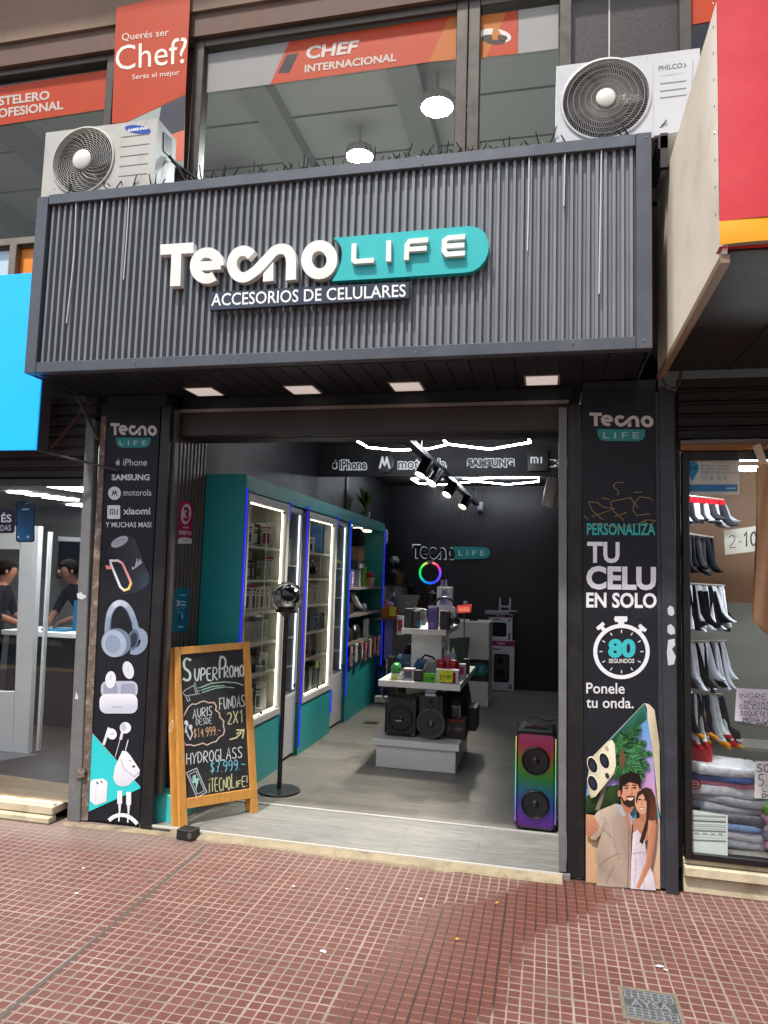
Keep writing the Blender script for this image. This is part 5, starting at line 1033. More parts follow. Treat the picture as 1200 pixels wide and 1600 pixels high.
# papers on the display window
pl = YP(.017)
def paper(lab, quad, base, fn, name='paper_sign', cat='paper sign', y=.017):
    pl = YP(y); t = thing(name, lab, cat, tuple(px(*quad[3], pl))); b = MB(base); b.prism([px(*p, pl) for p in quad], (0, .001, 0)); b.build('sheet', M_card, t)
    b = MB(); fn(Art(b, pl, .0003)); b.build('writing', M_print, t); return t
K_ = '26262e'
def fn(a):
    for s_, x0, x1, y, h in (('INGRESO', 1153, 1221, 1083, 9), ('MEDIAS', 1162, 1204, 1094.5, 7), ('COLEGIAL. ENTERA', 1155, 1250, 1101.5, 7), ('SOQUETES/', 1156, 1210, 1111, 8), ('MEDIA CAÑA', 1160, 1216, 1121, 7), ('AZUL MARINO NEGRO', 1152, 1250, 1127.5, 5)):
        hand(a, s_, x0, x1, y-.5, y+h-1, (x1-x0)*.05, .9, K_)
paper('white handwritten sign about socks on the right shop window', [(1151, 1075), (1245, 1080), (1243, 1142), (1148, 1126)], 'd6d2dc', fn)
def fn(a):
    hand(a, 'SOQ', 1182, 1214, 1194, 1206, .5, 1.5, K_); hand(a, '5.000', 1184, 1234, 1210, 1228, .5, 1.4, K_); hand(a, 'LA', 1191, 1208, 1230.5, 1236.5, 0, 1, K_); hand(a, 'DOC', 1190, 1216, 1240, 1246, 0, 1.2, K_)
paper('white handwritten price sign cut by the right edge of the photo', [(1180, 1189), (1250, 1191), (1249, 1250), (1179, 1247)], 'd3d2d0', fn)
def fn(a):
    a.poly(ell(1082, 731, 10, 10.5), '2b86b0', 1); a.poly([(1073, 736), (1091, 736), (1082, 752)], '2b86b0', 1); a.text('Acá', [(1075, 728), (1089, 728), (1089, 734), (1075, 734)], '123a56', 2, .02)
    for i, (s_, x1) in enumerate((('Podés usar tu tarjeta', 1141), ('de débito y tienen la', 1139), ('obligación de aceptarla', 1146))): a.text(s_, Q(1096, 725.5+i*5, x1, 729.5+i*5, .5), '44525c', 1, .01 if i < 2 else 0)
    a.line([(1096, 722), (1150, 722.5), (1149.5, 740.5), (1096, 740)], .4, '7b8890', 1, closed=True)
    for x in (1112, 1123, 1133): a.poly(ell(x, 747, 3, 3), '8fa3ae', 1)
    for i in range(3): a.line([(1096, 744+i*3), (1106, 744+i*3)], .8, '7f8c94', 1)
    a.poly([(1070, 757), (1152, 757), (1152.5, 768), (1070, 768)], '2f74a8', 1); a.line([(1135, 763), (1149, 763)], 2.4, '9fc0dc', 2)
paper('blue and white card about debit payment high on the right shop window', [(1067, 718), (1155, 717), (1156, 773), (1067, 773)], 'b9bdb8', fn, 'payment_card', 'card')
def fn(a):
    a.line([(1073, 1274), (1136, 1277)], 0, 'c0c6c4', 1)
    for i, (y, wd, c) in enumerate(((1274, 3.2, '8d9896'), (1279, 1, 'a9b3b0'), (1282, 2.2, '59615f'), (1287, 1, '9aa5a2'), (1290, 1.2, '8d9896'), (1293.5, .8, '9aa5a2'), (1297, 2.2, '6b7472'), (1303, .6, 'a9b3b0'), (1307, .6, 'a9b3b0'), (1312, 2.4, '737d7a'), (1334, .7, '9aa5a2'))): a.line([(1077, y), (1134.5, y+2.5)], wd, c, 1)
    for x in (1085, 1098, 1110, 1122): a.line([(x, 1301+(x-1077)*.04), (x+7, 1301.4+(x-1077)*.04)], 2.2, '8f9a97', 2)
paper('pale green printed form taped low on the right shop window', [(1074, 1264), (1137, 1274), (1137, 1350), (1073, 1343)], 'bfcdc6', fn, 'printed_form', 'form')
def fn(a): hand(a, '2', 1137, 1152, 836, 856, 0, 1.2, '23252a'); a.line([(1153, 847), (1159, 846)], 1.2, '23252a', 1); hand(a, '100', 1160, 1196, 832, 854, -4, 2.6, '23252a')
paper('dim price card reading two for a hundred inside the right shop', [(1131, 829), (1230, 815), (1230, 855), (1133, 867)], '9a988f', fn, y=.5)
# socks on rods
def sock(name_l, c, L_, cl, cf, ct_, grp, yaw=0, tilt=0):
    """hangs from point c; L_ length, colours of leg, cuff and toe"""
    b = MB(cl); P = []
    prof = [(0, 0, .021), (0, -.03, .025), (.002, -L_*.4, .024), (.004, -L_*.68, .022), (.010, -L_*.80, .027), (.022, -L_*.90, .028), (.038, -L_*.96, .025), (.052, -L_*.99, .019), (.060, -L_*1.0, .008)]
    n = 8
    for x, z_, r in prof:
        for k in range(n): t = 2*math.pi*k/n; P.append(Vector((x+r*math.cos(t), r*.5*math.sin(t), z_)))
    cols = [];
    fs = [(i*n+k, i*n+(k+1) % n, (i+1)*n+(k+1) % n, (i+1)*n+k) for i in range(len(prof)-1) for k in range(n)]
    T = Matrix.Translation(Vector(c)) @ Matrix.Rotation(yaw, 4, 'Z') @ Matrix.Rotation(tilt, 4, 'Y')
    b.add([T @ p for p in P], fs, sm=True)
    for i in range(len(fs)):
        seg = i//n; b.fc[i] = [hx(cf if seg < 1 else (ct_ if seg >= 5 else cl))]*4
    o = b.build('sock', M_cloth); return tag(o, name_l, 'sock', grp)
random.seed(21)
def rod(pts, lab): b = MB('b9b5ae'); b.tube(pts, .004, 6); tag(b.build('hanging_rod', M_plastic), lab, 'rod', 'rods of the sock display')
rows = [  # px of row start, end, length, palette, label
    ((1070, 777), (1126, 783), .17, [('c9ccd2', 'b01420', '33363c'), ('2a2c33', 'b01420', '33363c'), ('9a9da4', 'b01420', '70747c')], 12, 'top row of the sock display, red cuffed'),
    ((1070, 836), (1110, 842), .22, [('22242b', '2b2d35', '191b20'), ('44464e', '2b2d35', '22242a')], 9, 'second row of the sock display, in dark tones'),
    ((1068, 914), (1128, 918), .26, [('d5d9e2', 'c9ced8', '1c1e24'), ('0f1014', 'd0d4dc', '0f1014'), ('dfe3ea', 'dfe3ea', 'ccd2dc'), ('131418', '131418', 'd0d4dc')], 19, 'third row of the sock display, long black and white'),
    ((1068, 1005), (1130, 1004), .27, [('d6dbe6', 'd6dbe6', 'd6dbe6'), ('0e0f13', '0e0f13', '15161a'), ('e0e4ec', 'e0e4ec', 'b8bfcc')], 17, 'fourth row of the sock display, thick black and white'),
    ((1070, 1083), (1124, 1088), .29, [('d2dce0', 'd2dce0', 'c98a1c'), ('1e2230', '1e2230', 'c98a1c'), ('dbe3e6', 'dbe3e6', 'a8202c'), ('232734', '232734', 'a8202c')], 19, 'bottom row of the sock display, with yellow or red toes'),
]
names = {'c9ccd2': 'light grey', '2a2c33': 'black', '9a9da4': 'mid grey', '22242b': 'black', '44464e': 'charcoal', 'd5d9e2': 'white with black toe', '0f1014': 'black with white cuff', 'dfe3ea': 'plain white', '131418': 'black with white toe', 'd6dbe6': 'white', '0e0f13': 'black', 'e0e4ec': 'white with grey toe', 'd2dce0': 'white with yellow toe', '1e2230': 'navy with yellow toe', 'dbe3e6': 'white with red toe', '232734': 'navy with red toe'}
for (a0, a1, L_, pal, n, lab) in rows:
    A = px(*a0, YP(.16)); B = px(*a1, YP(.50)); rod([A+Vector((-.02, -.02, .012)), B+Vector((.02, .02, .012))], 'thin rod of the '+lab.split(',')[0])
    for i in range(n):
        f = i/(n-1); c = A.lerp(B, f)+Vector((random.uniform(-.01, .01), random.uniform(-.01, .01), 0)); p = pal[i % len(pal)]
        o = sock(names[p[0]]+' sock in the '+lab.split(',')[0], c, L_*random.uniform(.78, 1.02), *p, 'socks hanging in the right shop window', R_(random.uniform(-95, -15)), R_(-3-13*f+random.uniform(-8, 8)))
M_fold = mat('wrapped_cloth', rough=.38, var=.22, scale=22, bump=.9, bscale=28, spec=.5)
# folded clothes, shoe, brown bags in the display
def folded(lab, c, sx, sy, h, colr, rz=0, tilt=0):
    b = MB(colr); c = Vector(c); n = 14; rnd = [random.uniform(-.006, .006) for _ in range(200)]
    T = Matrix.Translation(c) @ Matrix.Rotation(rz, 4, 'Z') @ Matrix.Rotation(tilt, 4, 'Y')
    vs = []
    for j in range(7):
        a = -math.pi/2+math.pi*j/6
        for i in range(24):
            t = 2*math.pi*i/24; ct_, st_ = math.cos(t), math.sin(t); q = (abs(ct_)**.45)*(1 if ct_ > 0 else -1), (abs(st_)**.45)*(1 if st_ > 0 else -1)
            r = 1-.07*(1-math.cos(a))+rnd[(i*7+j) % 200]*2
            vs.append(T @ Vector((q[0]*sx*r, q[1]*sy*r, h/2+h/2*math.sin(a)+rnd[(i*3+j*11) % 200]*.8)))
    fs = [(j*24+i, j*24+(i+1) % 24, (j+1)*24+(i+1) % 24, (j+1)*24+i) for j in range(6) for i in range(24)]
    b.add(vs, fs, sm=True); b.add(vs[-24:], [tuple(range(24))], sm=True); b.add(vs[:24], [tuple(range(23, -1, -1))])
    return tag(b.build('folded_garment', M_fold), lab, 'folded clothes', 'folded clothes in the right shop window')
x = 3.66
st = [('plain white folded garment at the top of the left pile, beside the red bag', .20, 'dfe2e8', .05), ('navy and blue folded garment under the white one', .19, '4a6aa8', .03), ('pink folded garment in the left pile', .18, 'd98aa4', .03), ('large white folded garment sticking out of the pile', .23, 'd9dbe4', .05), ('pale grey folded garment under the large white one', .21, 'a9abb2', .04), ('white and grey folded garment mid pile', .20, 'b9bcc6', .04), ('black and white folded garment low in the left pile', .20, '5a5b62', .045), ('light blue folded garment low in the left pile', .18, '7f9cc8', .035), ('white folded garment near the bottom of the left pile', .20, 'd2d4dc', .045), ('silvery folded garment at the bottom of the left pile', .21, 'b5b7bd', .045)]
z_ = .20+sum(s_[3] for s_ in st)
for lab, w_, c_, h_ in st:
    z_ -= h_; folded(lab, (x+random.uniform(0, .05)+(.03 if z_ < .45 else 0), .26+random.uniform(-.02, .02), z_), w_, .13, h_*1.06, c_, R_(random.uniform(-6, 6)), R_(random.uniform(0, 4)))
st = [('bright green folded garment in the right pile', '6fae3c', .045), ('white and pink folded garment in the right pile', 'd9a9b9', .04), ('red edged white folded garment in the right pile', 'd4cfd6', .04), ('grey folded garment in the right pile', '8d8f98', .04), ('pale pink folded garment at the bottom of the right pile', 'e0a4b8', .05)]
z_ = .20+sum(s_[2] for s_ in st)
for lab, c_, h_ in st: z_ -= h_; folded(lab, (4.02+random.uniform(-.02, .02), .22, z_), .17, .12, h_*1.06, c_, R_(random.uniform(-8, 8)), R_(3))
folded('crimson shiny bag lying on top of the left pile', (3.56, .25, .60), .085, .08, .09, 'b0121e'); folded('red plastic bag standing behind the left pile', (3.62, .42, .62), .05, .04, .20, 'a81c24')
b = MB('9f2028'); t = thing('badge_print', 'round red and white logo patch on the topmost white garment', 'patch', tuple(px(1085, 1235, YP(.105))))
a = Art(b, YP(.105)); a.poly(ell(1086, 1225.5, 10, 8), 'a3161f', 0, .001); a.ring(1086, 1225.5, 6, 5, 1.3, 'e2dede', 4); a.line([(1082, 1225.5), (1091, 1225)], 1.3, 'e2dede', 4); b.build('patch', M_print, t)
# dark sneaker
t = thing('sneaker', 'dark sneaker with a pale sole on the back of the right shop display', 'shoe', (3.74, .55, .66))
b = MB('26282c')
def shoe(u, v):
    an = 2*math.pi*u; l = v; wv = .04*(1-.25*abs(2*l-1)**2); hgt = .09*(1-l)**.8+.035; return Vector((3.62+.24*l, .55+wv*math.cos(an), .685+max(-.01, hgt*math.sin(an)*(1 if math.sin(an) > 0 else .2))))
b.grid(shoe, 14, 8); b.build('upper', M_cloth, t); b = MB('a9a9a2'); b.box(3.61, 3.87, .51, .59, .655, .68); b.build('sole', M_plastic, t, bevel=.008)
b = MB('8d8a82'); b.box(3.5, 4.6, .45, .70, .635, .654); tag(b.build('display_shelf', M_paint), 'grey display shelf carrying the sneaker in the right shop', 'shelf')
# hanging trousers outside
t = thing('hanging_trousers', 'tan garment hanging from the rail at the right edge', 'garment', tuple(px(1195, 1015, YP(-.14))))
Pq = YP(-.14); A, B_ = px(1184, 728, Pq), px(1176, 970, Pq)
def tr(u, v):
    f = v; xl = A.x+(B_.x-A.x)*f; 
    zz = A.z+(B_.z-A.z)*f-.15*u*max(0, f-.5)*2*(1-u)-.22*u*(f**6); w_ = .40-.03*math.sin(f*3)
    return Vector((xl+w_*u, -.14-.022*math.sin(u*14+f*2.0)-.012*math.sin(u*31+f*5)-.01*f, zz))
b = MB('c29a76'); b.grid(tr, 40, 30); b.grid(lambda u, v: tr(1-u, v)+Vector((0, .03, 0)), 40, 30); b.build('cloth', M_cloth, t)
b = MB('c9b9a2'); b.prism(pqd([(1176, 697), (1188, 692), (1200, 724), (1189, 728)], YP(-.16)), (0, .012, 0)); b.build('hanging_strap', M_cloth, t, bevel=.003)
# ================================================================ INSIDE THE SHOP
# brand signs on the header beam: black letters over a pale lit halo
M_halo = mat('lit_halo', 'c9d0d4', rough=.5, var=0, emit='d8e2e6', est=.16)
HP = YP(3.008)
def halo_sign(lab, fn, loc, name='brand_sign'):
    t = thing(name, lab, 'sign', tuple(px(*loc, HP)))
    b = MB('cfd5d8'); fn(Art(b, HP, .012), 'back'); b.build('halo', M_halo, t)
    b = MB('101114'); fn(Art(b, HP, .022), 'front'); b.build('letters', M_plastic, t)
def tx(st, q, bo=.0):
    def f(a, k):
        if k == 'back': x0, y0, x1, y1 = q[0][0], q[0][1], q[1][0], q[2][1]; a.text(st, Q(x0-1.3, y0-1.4, x1+1.3, y1+1.4), 'cfd5d8', 1, bo+.075, .004)
        else: a.text(st, q, '0e0f12', 1, bo-.004, .004)
    return f
def fn(a, k): tx('iPhone', Q(532, 719.5, 573, 734), .02)(a, k); apple(a, 524, 727.5, 9.5 if k == 'back' else 7.5, 'cfd5d8' if k == 'back' else '0e0f12', 1)
halo_sign('haloed black fruit logo and phone lettering at the left of the header beam', fn, (550, 735))
def fn(a, k):
    if k == 'back': a.poly(ell(602, 724, 13, 14), '15171a', 0, .01); batwing(a, 602, 723.5, 15, 'e4eaec', 2)
    else: a.ring(602, 724, 14, 15, 1.5, '0b0c0e', 0, .012)
t = thing('brand_disc', 'black round disc with a pale double peaked M on the header beam', 'sign', tuple(px(602, 738, HP)))
b = MB('0d0e10'); a = Art(b, HP, .0); a.poly(ell(602, 724, 14.5, 15.5), '0d0e10', 0, .03); b.build('disc', M_plastic, t)
b = MB(); a = Art(b, HP, .031); batwing(a, 602, 723.5, 15, 'dfe6e8', 1); b.build('emblem', M_halo, t)
halo_sign('haloed lettering beside the M disc, half hidden by the track lights', tx('motorola', Q(623, 717.5, 697, 733), .01), (655, 735))
halo_sign('haloed black SAMSUNG letters on the header beam', tx('SAMSUNG', Q(731, 717.5, 803, 730), .05), (765, 733))
t = thing('brand_disc', 'black square plate with pale mi letters at the right of the header beam', 'sign', tuple(px(840, 738, HP)))
b = MB('0a0b0d'); a = Art(b, HP, 0); a.poly([(823.5, 705), (857, 704), (857, 737), (824, 737)], '0a0b0d', 0, .04); b.build('plate', M_plastic, t, bevel=.004)
b = MB(); a = Art(b, HP, .041); mi(a, 829, 715, 847, 725, 'dfe6e8', 1); b.build('emblem', M_halo, t)
halo_sign('haloed xiaomi lettering cut off by the right door post', tx('xiaomi', Q(860, 716, 932, 729), .02), (870, 733))
# hexagonal tube lights
def hexlight(lab, polys, z):
    t = thing('hexagon_light', lab, 'ceiling light', tuple(px(*polys[0][0], ZP(z))), 'hexagon tube lights on the shop ceiling')
    for P in polys:
        Q3 = [px(x, y, ZP(z)) for x, y in P]
        for i in range(len(Q3)-1):
            b = MB('ffffff'); b.tube([Q3[i], Q3[i+1]], .0085, 8); b.build('light_tube', mat('tube_light', 'ffffff', emit='f2f8ff', est=24, var=0), t)
    return t
hexlight('hexagon tube lights in front of the header beam', [[(548, 682), (555, 687), (575, 699), (620, 703.5), (672, 701), (700, 694)], [(690, 684), (700, 694), (765, 702), (829, 691), (823, 680)]], 2.76)
hexlight('hexagon tube lights behind the header beam by the back wall', [[(668, 748), (643, 748.5), (655, 755.5), (690, 757.5), (744, 752)], [(723, 748), (788, 746), (841, 746), (841, 752.5), (792, 757), (744, 752), (738, 748)]], 2.84)
# light track with heads
TZ = 2.56
A, B_ = px(632, 683, ZP(TZ)), px(755, 797, ZP(TZ)); B_ = A+(B_-A).normalized()*min((B_-A).length, 4.6)
tr_ = thing('track_light', 'black track with angled spot heads hanging under the shop ceiling', 'track light', tuple(A))
b = MB('15161a'); b.bar(A, B_, .07, .045); b.box(A.x-.02, A.x+.02, A.y+.6, A.y+.64, TZ, 2.9); b.build('track', M_plastic, tr_)
for i, (x, y, f) in enumerate(((652, 703, .17), (672, 730, .29), (698, 762, .48), (727, 785, .74))):
    c = A.lerp(B_, f)+Vector((0, 0, -.02)); d = Vector((-.35, -.55, -.75)).normalized() if i else Vector((-.3, -.45, -.8)).normalized()
    b = MB('111215'); b.tube([c, c+Vector((0, 0, -.05))], .012, 8); e = c+Vector((0, 0, -.085))
    b.lathe([(.002, -.085), (.05, -.08), (.055, -.06), (.055, .085), (.052, .088), (.048, .07), (.001, .068)], e, d, 20); h = b.build('spot_head', M_plastic, tr_)
    b = MB('ffffff'); b.lathe([(.046, .072), (.001, .074)], e, d, 20); b.build('spot_lens', M_ledw, h)
    l = bpy.data.lights.new('spot', 'SPOT'); l.energy = 80 if i else 25; l.spot_size = R_(75); l.spot_blend = .6; l.color = (1, .93, .8); l.shadow_soft_size = .04
    lo = bpy.data.objects.new('spot', l); COL.objects.link(lo); lo.location = e+d*.11; lo.rotation_euler = (-d).to_track_quat('Z', 'Y').to_euler()
c = px(750, 797, YP(6.15)); b = MB('9a9ca0'); b.ball(c, .05, 14, 10); b.lathe([(.055, .03), (.06, .10), (.03, .12)], c, (0, .3, 1), 14); o = thing('dome_camera', 'small grey dome camera at the far end of the light track', 'camera', tuple(c)); b.build('housing', M_plastic, o)
b = MB('0a0a0c'); b.ball(c+Vector((0, -.03, -.015)), .032, 12, 8); b.build('lens', M_plastic, o)
# white wall loudspeaker on the right
c = px(861, 769, YP(3.9)); t = thing('wall_speaker', 'pale rounded loudspeaker hung high by the right door post', 'speaker', tuple(c))
b = MB('f2eaea'); b.lathe([(.002, -.17), (.06, -.165), (.075, -.13), (.075, .13), (.06, .165), (.002, .17)], c, (.18, 0, 1), 18); b.build('shell', M_plastic, t)
b = MB('7a7678'); [b.box(c.x+.07, c.x+.13, c.y-.03, c.y+.03, c.z-.1+k*.035, c.z-.08+k*.035) for k in range(6)]; b.box(c.x+.12, 3.28, c.y-.015, c.y+.015, c.z+.0, c.z+.03); b.build('bracket', M_plastic, t)
# back wall sign
BP = YP(6.292); t = thing('wall_sign', 'dark lettered shop sign with a teal rounded end on the slatted back wall', 'sign', tuple(px(705, 878, BP)))
b = MB(); a = Art(b, BP, .004); uvshape(a, TEC, Q(644.5, 850.2, 712.5, 874.5, 1), '8b9093', 1, .012); b.build('letter_edge', M_halo, t, merge=False)
b = MB(); a = Art(b, BP, .018); uvshape(a, TEC, Q(645.8, 851.6, 711.2, 873.2, 1), '0c0d10', 1, .008); b.build('letters', M_plastic, t, merge=False)
b = MB(); a = Art(b, BP, .004); a.poly([(706, 854), (757, 855), (763, 857), (767, 864), (763, 871), (757, 873), (705, 874), (709, 869), (710, 862)], '0e8288', 1, .02); b.build('plate', M_teal, t)
b = MB(); a = Art(b, BP, .0255); a.text('L I F E', Q(717, 860, 757, 868, .3), 'cfd6d6', 1); b.build('plate_letters', M_print, t)
# ---------------------------------------------------------------- teal display cabinet
CX, WX = .738, .435
cab = thing('display_cabinet', 'long teal display cabinet with lit glass showcases along the left wall', 'display cabinet', (.6, 2.7, .028))
b = MB(); b.box(WX, CX, .522, .545, .03, 2.225); b.box(WX, CX, 4.86, 4.885, .03, 2.225); b.box(WX, CX, .546, 4.859, 2.11, 2.224); b.build('carcass', M_teal, cab, bevel=.002)
b = MB(); b.box(WX+.01, CX-.004, .546, 1.385, .03, .455); b.box(WX+.01, CX-.004, 1.83, 2.74, .03, .445); b.box(WX+.01, CX-.004, 3.255, 4.859, .03, .62); b.build('lower_panel', M_teal, cab)
b = MB(); b.box(WX, WX+.012, 3.255, 4.859, .621, 2.109); b.box(WX+.0121, CX-.002, 3.235, 3.254, .621, 2.109); b.build('open_shelf_back', M_teal, cab)
M_blue = mat('blue_led_line', '2a2ae0', var=0, emit='2c26ff', est=.28)
M_in = mat('showcase_white', 'a3a197', rough=.5, var=.03)
def showcase(y0, y1, zb, zt, rows, pxx):
    f = .055; b = MB()
    b.box(CX-.02, CX+.012, y0, y0+f*.55, zb, zt); b.box(CX-.02, CX+.012, y1-f, y1, zb, zt); b.box(CX-.02, CX+.0115, y0+f*.55, y1-f, zt-f, zt); b.box(CX-.02, CX+.0115, y0+f*.55, y1-f, zb, zb+f*.9)
    s_ = b.build('showcase_frame', M_grey, cab, bevel=.002)
    b = MB(); b.box(WX, WX+.01, y0, y1, zb, zt); b.box(WX+.011, CX-.021, y0, y0+.012, zb, zt); b.box(WX+.011, CX-.021, y1-.012, y1, zb, zt); b.box(WX+.011, CX-.021, y0+.0121, y1-.0121, zt-.012, zt-.001); b.box(WX+.011, CX-.021, y0+.0121, y1-.0121, zb+.03, zb+.044); b.build('showcase_interior', M_in, s_)
    zs = []
    for (x, y) in rows:
        z = px(x, y, XP(CX-.03)).z; zs.append(z); b = MB(); b.box(WX+.0105, CX-.03, y0+.0122, y1-.0122, z-.018, z); b.build('shelf', M_in, s_, bevel=.001)
    ym = (y0+y1)/2-.02
    b = MB(); b.add([(CX-.006, y0+f*.5, zb+f*.8), (CX-.006, ym, zb+f*.8), (CX-.006, ym, zt-f*.9), (CX-.006, y0+f*.5, zt-f*.9)], [(0, 1, 2, 3)]); b.build('glass_door', M_glassg, s_)
    b = MB(); b.add([(CX-.010, ym-.012, zb+f*.8), (CX-.010, y1-f*.9, zb+f*.8), (CX-.010, y1-f*.9, zt-f*.9), (CX-.010, ym-.012, zt-f*.9)], [(0, 1, 2, 3)]); b.build('glass_door', M_glassg, s_)
    b = MB('8fa59c'); b.box(CX-.0085, CX-.004, ym-.002, ym+.002, zb+.05, zt-.05); b.build('door_edge', M_plastic, s_)
    b = MB('2a2b2d'); b.lathe([(.009, .012), (.009, -.004), (.001, -.004)], (CX-.003, ym+.03, zb+.07), (1, 0, 0), 10); b.box(CX-.02, CX, y1-f-.03, y1-f-.01, zt-f-.025, zt-f-.008); b.build('lock', M_plastic, s_)
    b = MB('ffffff'); b.box(CX-.03, CX-.021, y1-f-.013, y1-f-.003, zb+.06, zt-.06); b.build('led_strip', M_ledw, s_)
    b = MB('ffffff'); b.box(CX-.03, CX-.021, y0+.04, y1-f-.018, zt-f-.009, zt-f-.003); b.build('led_strip', M_ledw, s_)
    b = MB('ffffff'); b.box(CX-.03, CX-.021, y0+.04, y1-f-.018, zb+.052, zb+.058); b.build('led_strip', M_ledw, s_)
    return zs+[zb+.044]
rows1 = [(415, 855), (410, 906), (405, 957), (398, 1007), (397, 1056)]
z1s = showcase(.56, 1.372, .46, 2.10, rows1, 0)
rows2 = [(505, 865), (503, 904), (500, 944), (498, 985), (495, 1025)]
z2s = showcase(1.86, 2.725, .45, 2.095, rows2, 0)
for y0, y1, in ((1.395, 1.80), (2.745, 3.225)):
    b = MB(); b.box(WX, CX-.03, y0, y0+.015, .05, 2.10); b.box(WX, CX-.03, y1-.015, y1, .05, 2.10); b.box(WX, WX+.01, y0+.016, y1-.016, .05, 2.10); b.box(WX+.011, CX-.03, y0+.016, y1-.016, 2.06, 2.10); b.box(WX+.011, CX-.03, y0+.016, y1-.016, .53, .56)
    n_ = b.build('narrow_showcase', mat('narrow_grey', 'b3b7b8', rough=.4, var=.05), cab)
    for z in (1.62, 1.32, 1.02, .78): b = MB(); b.box(WX+.011, CX-.06, y0+.017, y1-.017, z-.012, z); b.build('shelf', M_grey, n_)
    b = MB(); b.box(CX-.05, CX-.034, y0+.016, y1-.016, .06, .528); b.build('lower_door', M_grey, n_)
    b = MB(); b.add([(CX-.034, y0+.016, .56), (CX-.034, y1-.016, .56), (CX-.034, y1-.016, 2.06), (CX-.034, y0+.016, 2.06)], [(0, 1, 2, 3)]); b.build('glass_door', M_glassg, n_)
    b = MB('2a2b2d'); b.box(CX-.033, CX-.022, y1-.06, y1-.03, .60, .63); b.build('lock', M_plastic, n_)
    b = MB('ffffff'); b.box(CX-.055, CX-.045, y1-.0245, y1-.0205, .58, 2.05); b.build('led_strip', mat('dim_led', 'ffffff', emit='f4fbff', est=1.1, var=0), n_)
for y, z0, z1 in ((.534, .40, 2.13), (1.382, .22, .45), (1.384, 1.98, 2.12), (1.828, .10, 2.14), (2.735, .22, .44), (2.735, 2.0, 2.13), (3.243, .30, 2.14), (4.872, .08, 2.14)):
    b = MB('2a2ae0'); b.box(CX+.0005, CX+.012, y-.0035, y+.0035, z0, z1); b.build('blue_led_line', M_blue, cab)
oz = []
for (x, y) in ((568, 917), (566, 958), (564, 1000)):
    z = px(x, y, XP(CX-.02)).z; oz.append(z); b = MB(); b.box(WX+.013, CX-.02, 3.256, 4.857, z-.03, z); b.build('shelf', mat('grey_wood_shelf', '6f6c68', rough=.5, var=.2, scale=8, stretch=(8, 1, 8)), cab, bevel=.002)
b = MB('e8e4d8'); [b.lathe([(.001, 0), (.05, .002), (.055, .02)], (.60, 3.6+i*.45, 2.09), (0, 0, 1), 14) for i in range(3)]; b.build('puck_light', M_ledw, cab)
# ---------------------------------------------------------------- goods on the shelves
def gbox(lab, grp, c, w, d, h, colr, face=None, rz=0, cat='box', mt=None, deco=2):
    """a printed retail box; c = middle of its base; shop side is +x"""
    t = MB(colr); x, y, z = c; t.box(-d/2, d/2, -w/2, w/2, 0, h)
    t.col(face or '3a3c42')
    f = d/2+.0006
    if deco == 1: t.add([(f, -w*.3, h*.15), (f, w*.3, h*.15), (f, w*.3, h*.7), (f, -w*.3, h*.7)], [(0, 1, 2, 3)])
    if deco >= 2:
        k = .16+.1*((len(lab)*7) % 5)/5; q = rrect(-w*k, h*.16, w*k, h*.60, w*.1, 2); t.add([(f, u, v) for u, v in q], [tuple(range(len(q)))])
        for v0, v1, u1 in ((.78, .85, .3), (.68, .715, .2), (.06, .09, .36)): t.add([(f, -w*.38, h*v0), (f, w*u1, h*v0), (f, w*u1, h*v1), (f, -w*.38, h*v1)], [(0, 1, 2, 3)])
    if deco >= 3: t.col('c2185b'); t.add([(f+.0004, -w*.5, h*.9), (f+.0004, w*.5, h*.9), (f+.0004, w*.5, h), (f+.0004, -w*.5, h)], [(0, 1, 2, 3)])
    t.T = Matrix.Translation(Vector(c)) @ Matrix.Rotation(rz, 4, 'Z')
    return tag(t.build('product_box' if cat == 'box' else cat.replace(' ', '_'), mt or M_card), lab, cat, grp)
random.seed(31)
def row(y0, y1, z, xs, items, where, grp):
    """fills a shelf with the given (label, width, depth, height, colour, face, deco) list"""
    y = y0; i = 0
    while i < 14:
        lab, w_, d_, h_, c_, f_, dc = items[i % len(items)]
        wy = (w_*.62+d_*.78)*.92
        if y+wy > y1+.05: break
        gbox(lab+' '+where, grp, (xs+random.uniform(-.012, .012), y+wy/2, z+.0005), w_, d_, h_*1.18, c_, f_, R_(-50+random.uniform(-9, 9)), deco=dc); y += wy+random.uniform(.004, .015); i += 1
S1 = 'shelf of the nearest glass showcase'; S2 = 'shelf of the second glass showcase'
wb = lambda w_=.075, h_=.15: ('white charger box', w_, .06, h_, 'dcdcd6', '33363c', 2)
row(.62, 1.30, z1s[0], .63, [wb(.07, .17), wb(.07, .16), wb(.08, .14), ('black and white box', .075, .06, .14, '2b2e33', 'd0d2d2', 2), ('small green topped box', .06, .06, .12, '9fb0a4', '2f3a36', 2), ('wide white box with a red mark', .13, .07, .16, 'd9d9d4', 'b0405a', 2)], 'on the top '+S1, 'boxes in the nearest glass showcase')
row(.60, 1.30, z1s[1], .63, [('pink capped white box', .08, .06, .15, 'd6d3d2', '8a8d94', 3), ('lilac box', .07, .06, .16, 'b3a9c9', 'e2e0ea', 2), ('dark watch box', .07, .06, .12, '3a3d42', 'c9cbc9', 2), ('dark watch box', .07, .06, .12, '4a4d50', 'd4d6d2', 2), ('cream figure box', .08, .06, .12, 'cbc8b6', '6b5f50', 2), ('cream figure box', .08, .06, .12, 'd2d0c2', '8a7e6c', 2)], 'on the second '+S1, 'boxes in the nearest glass showcase')
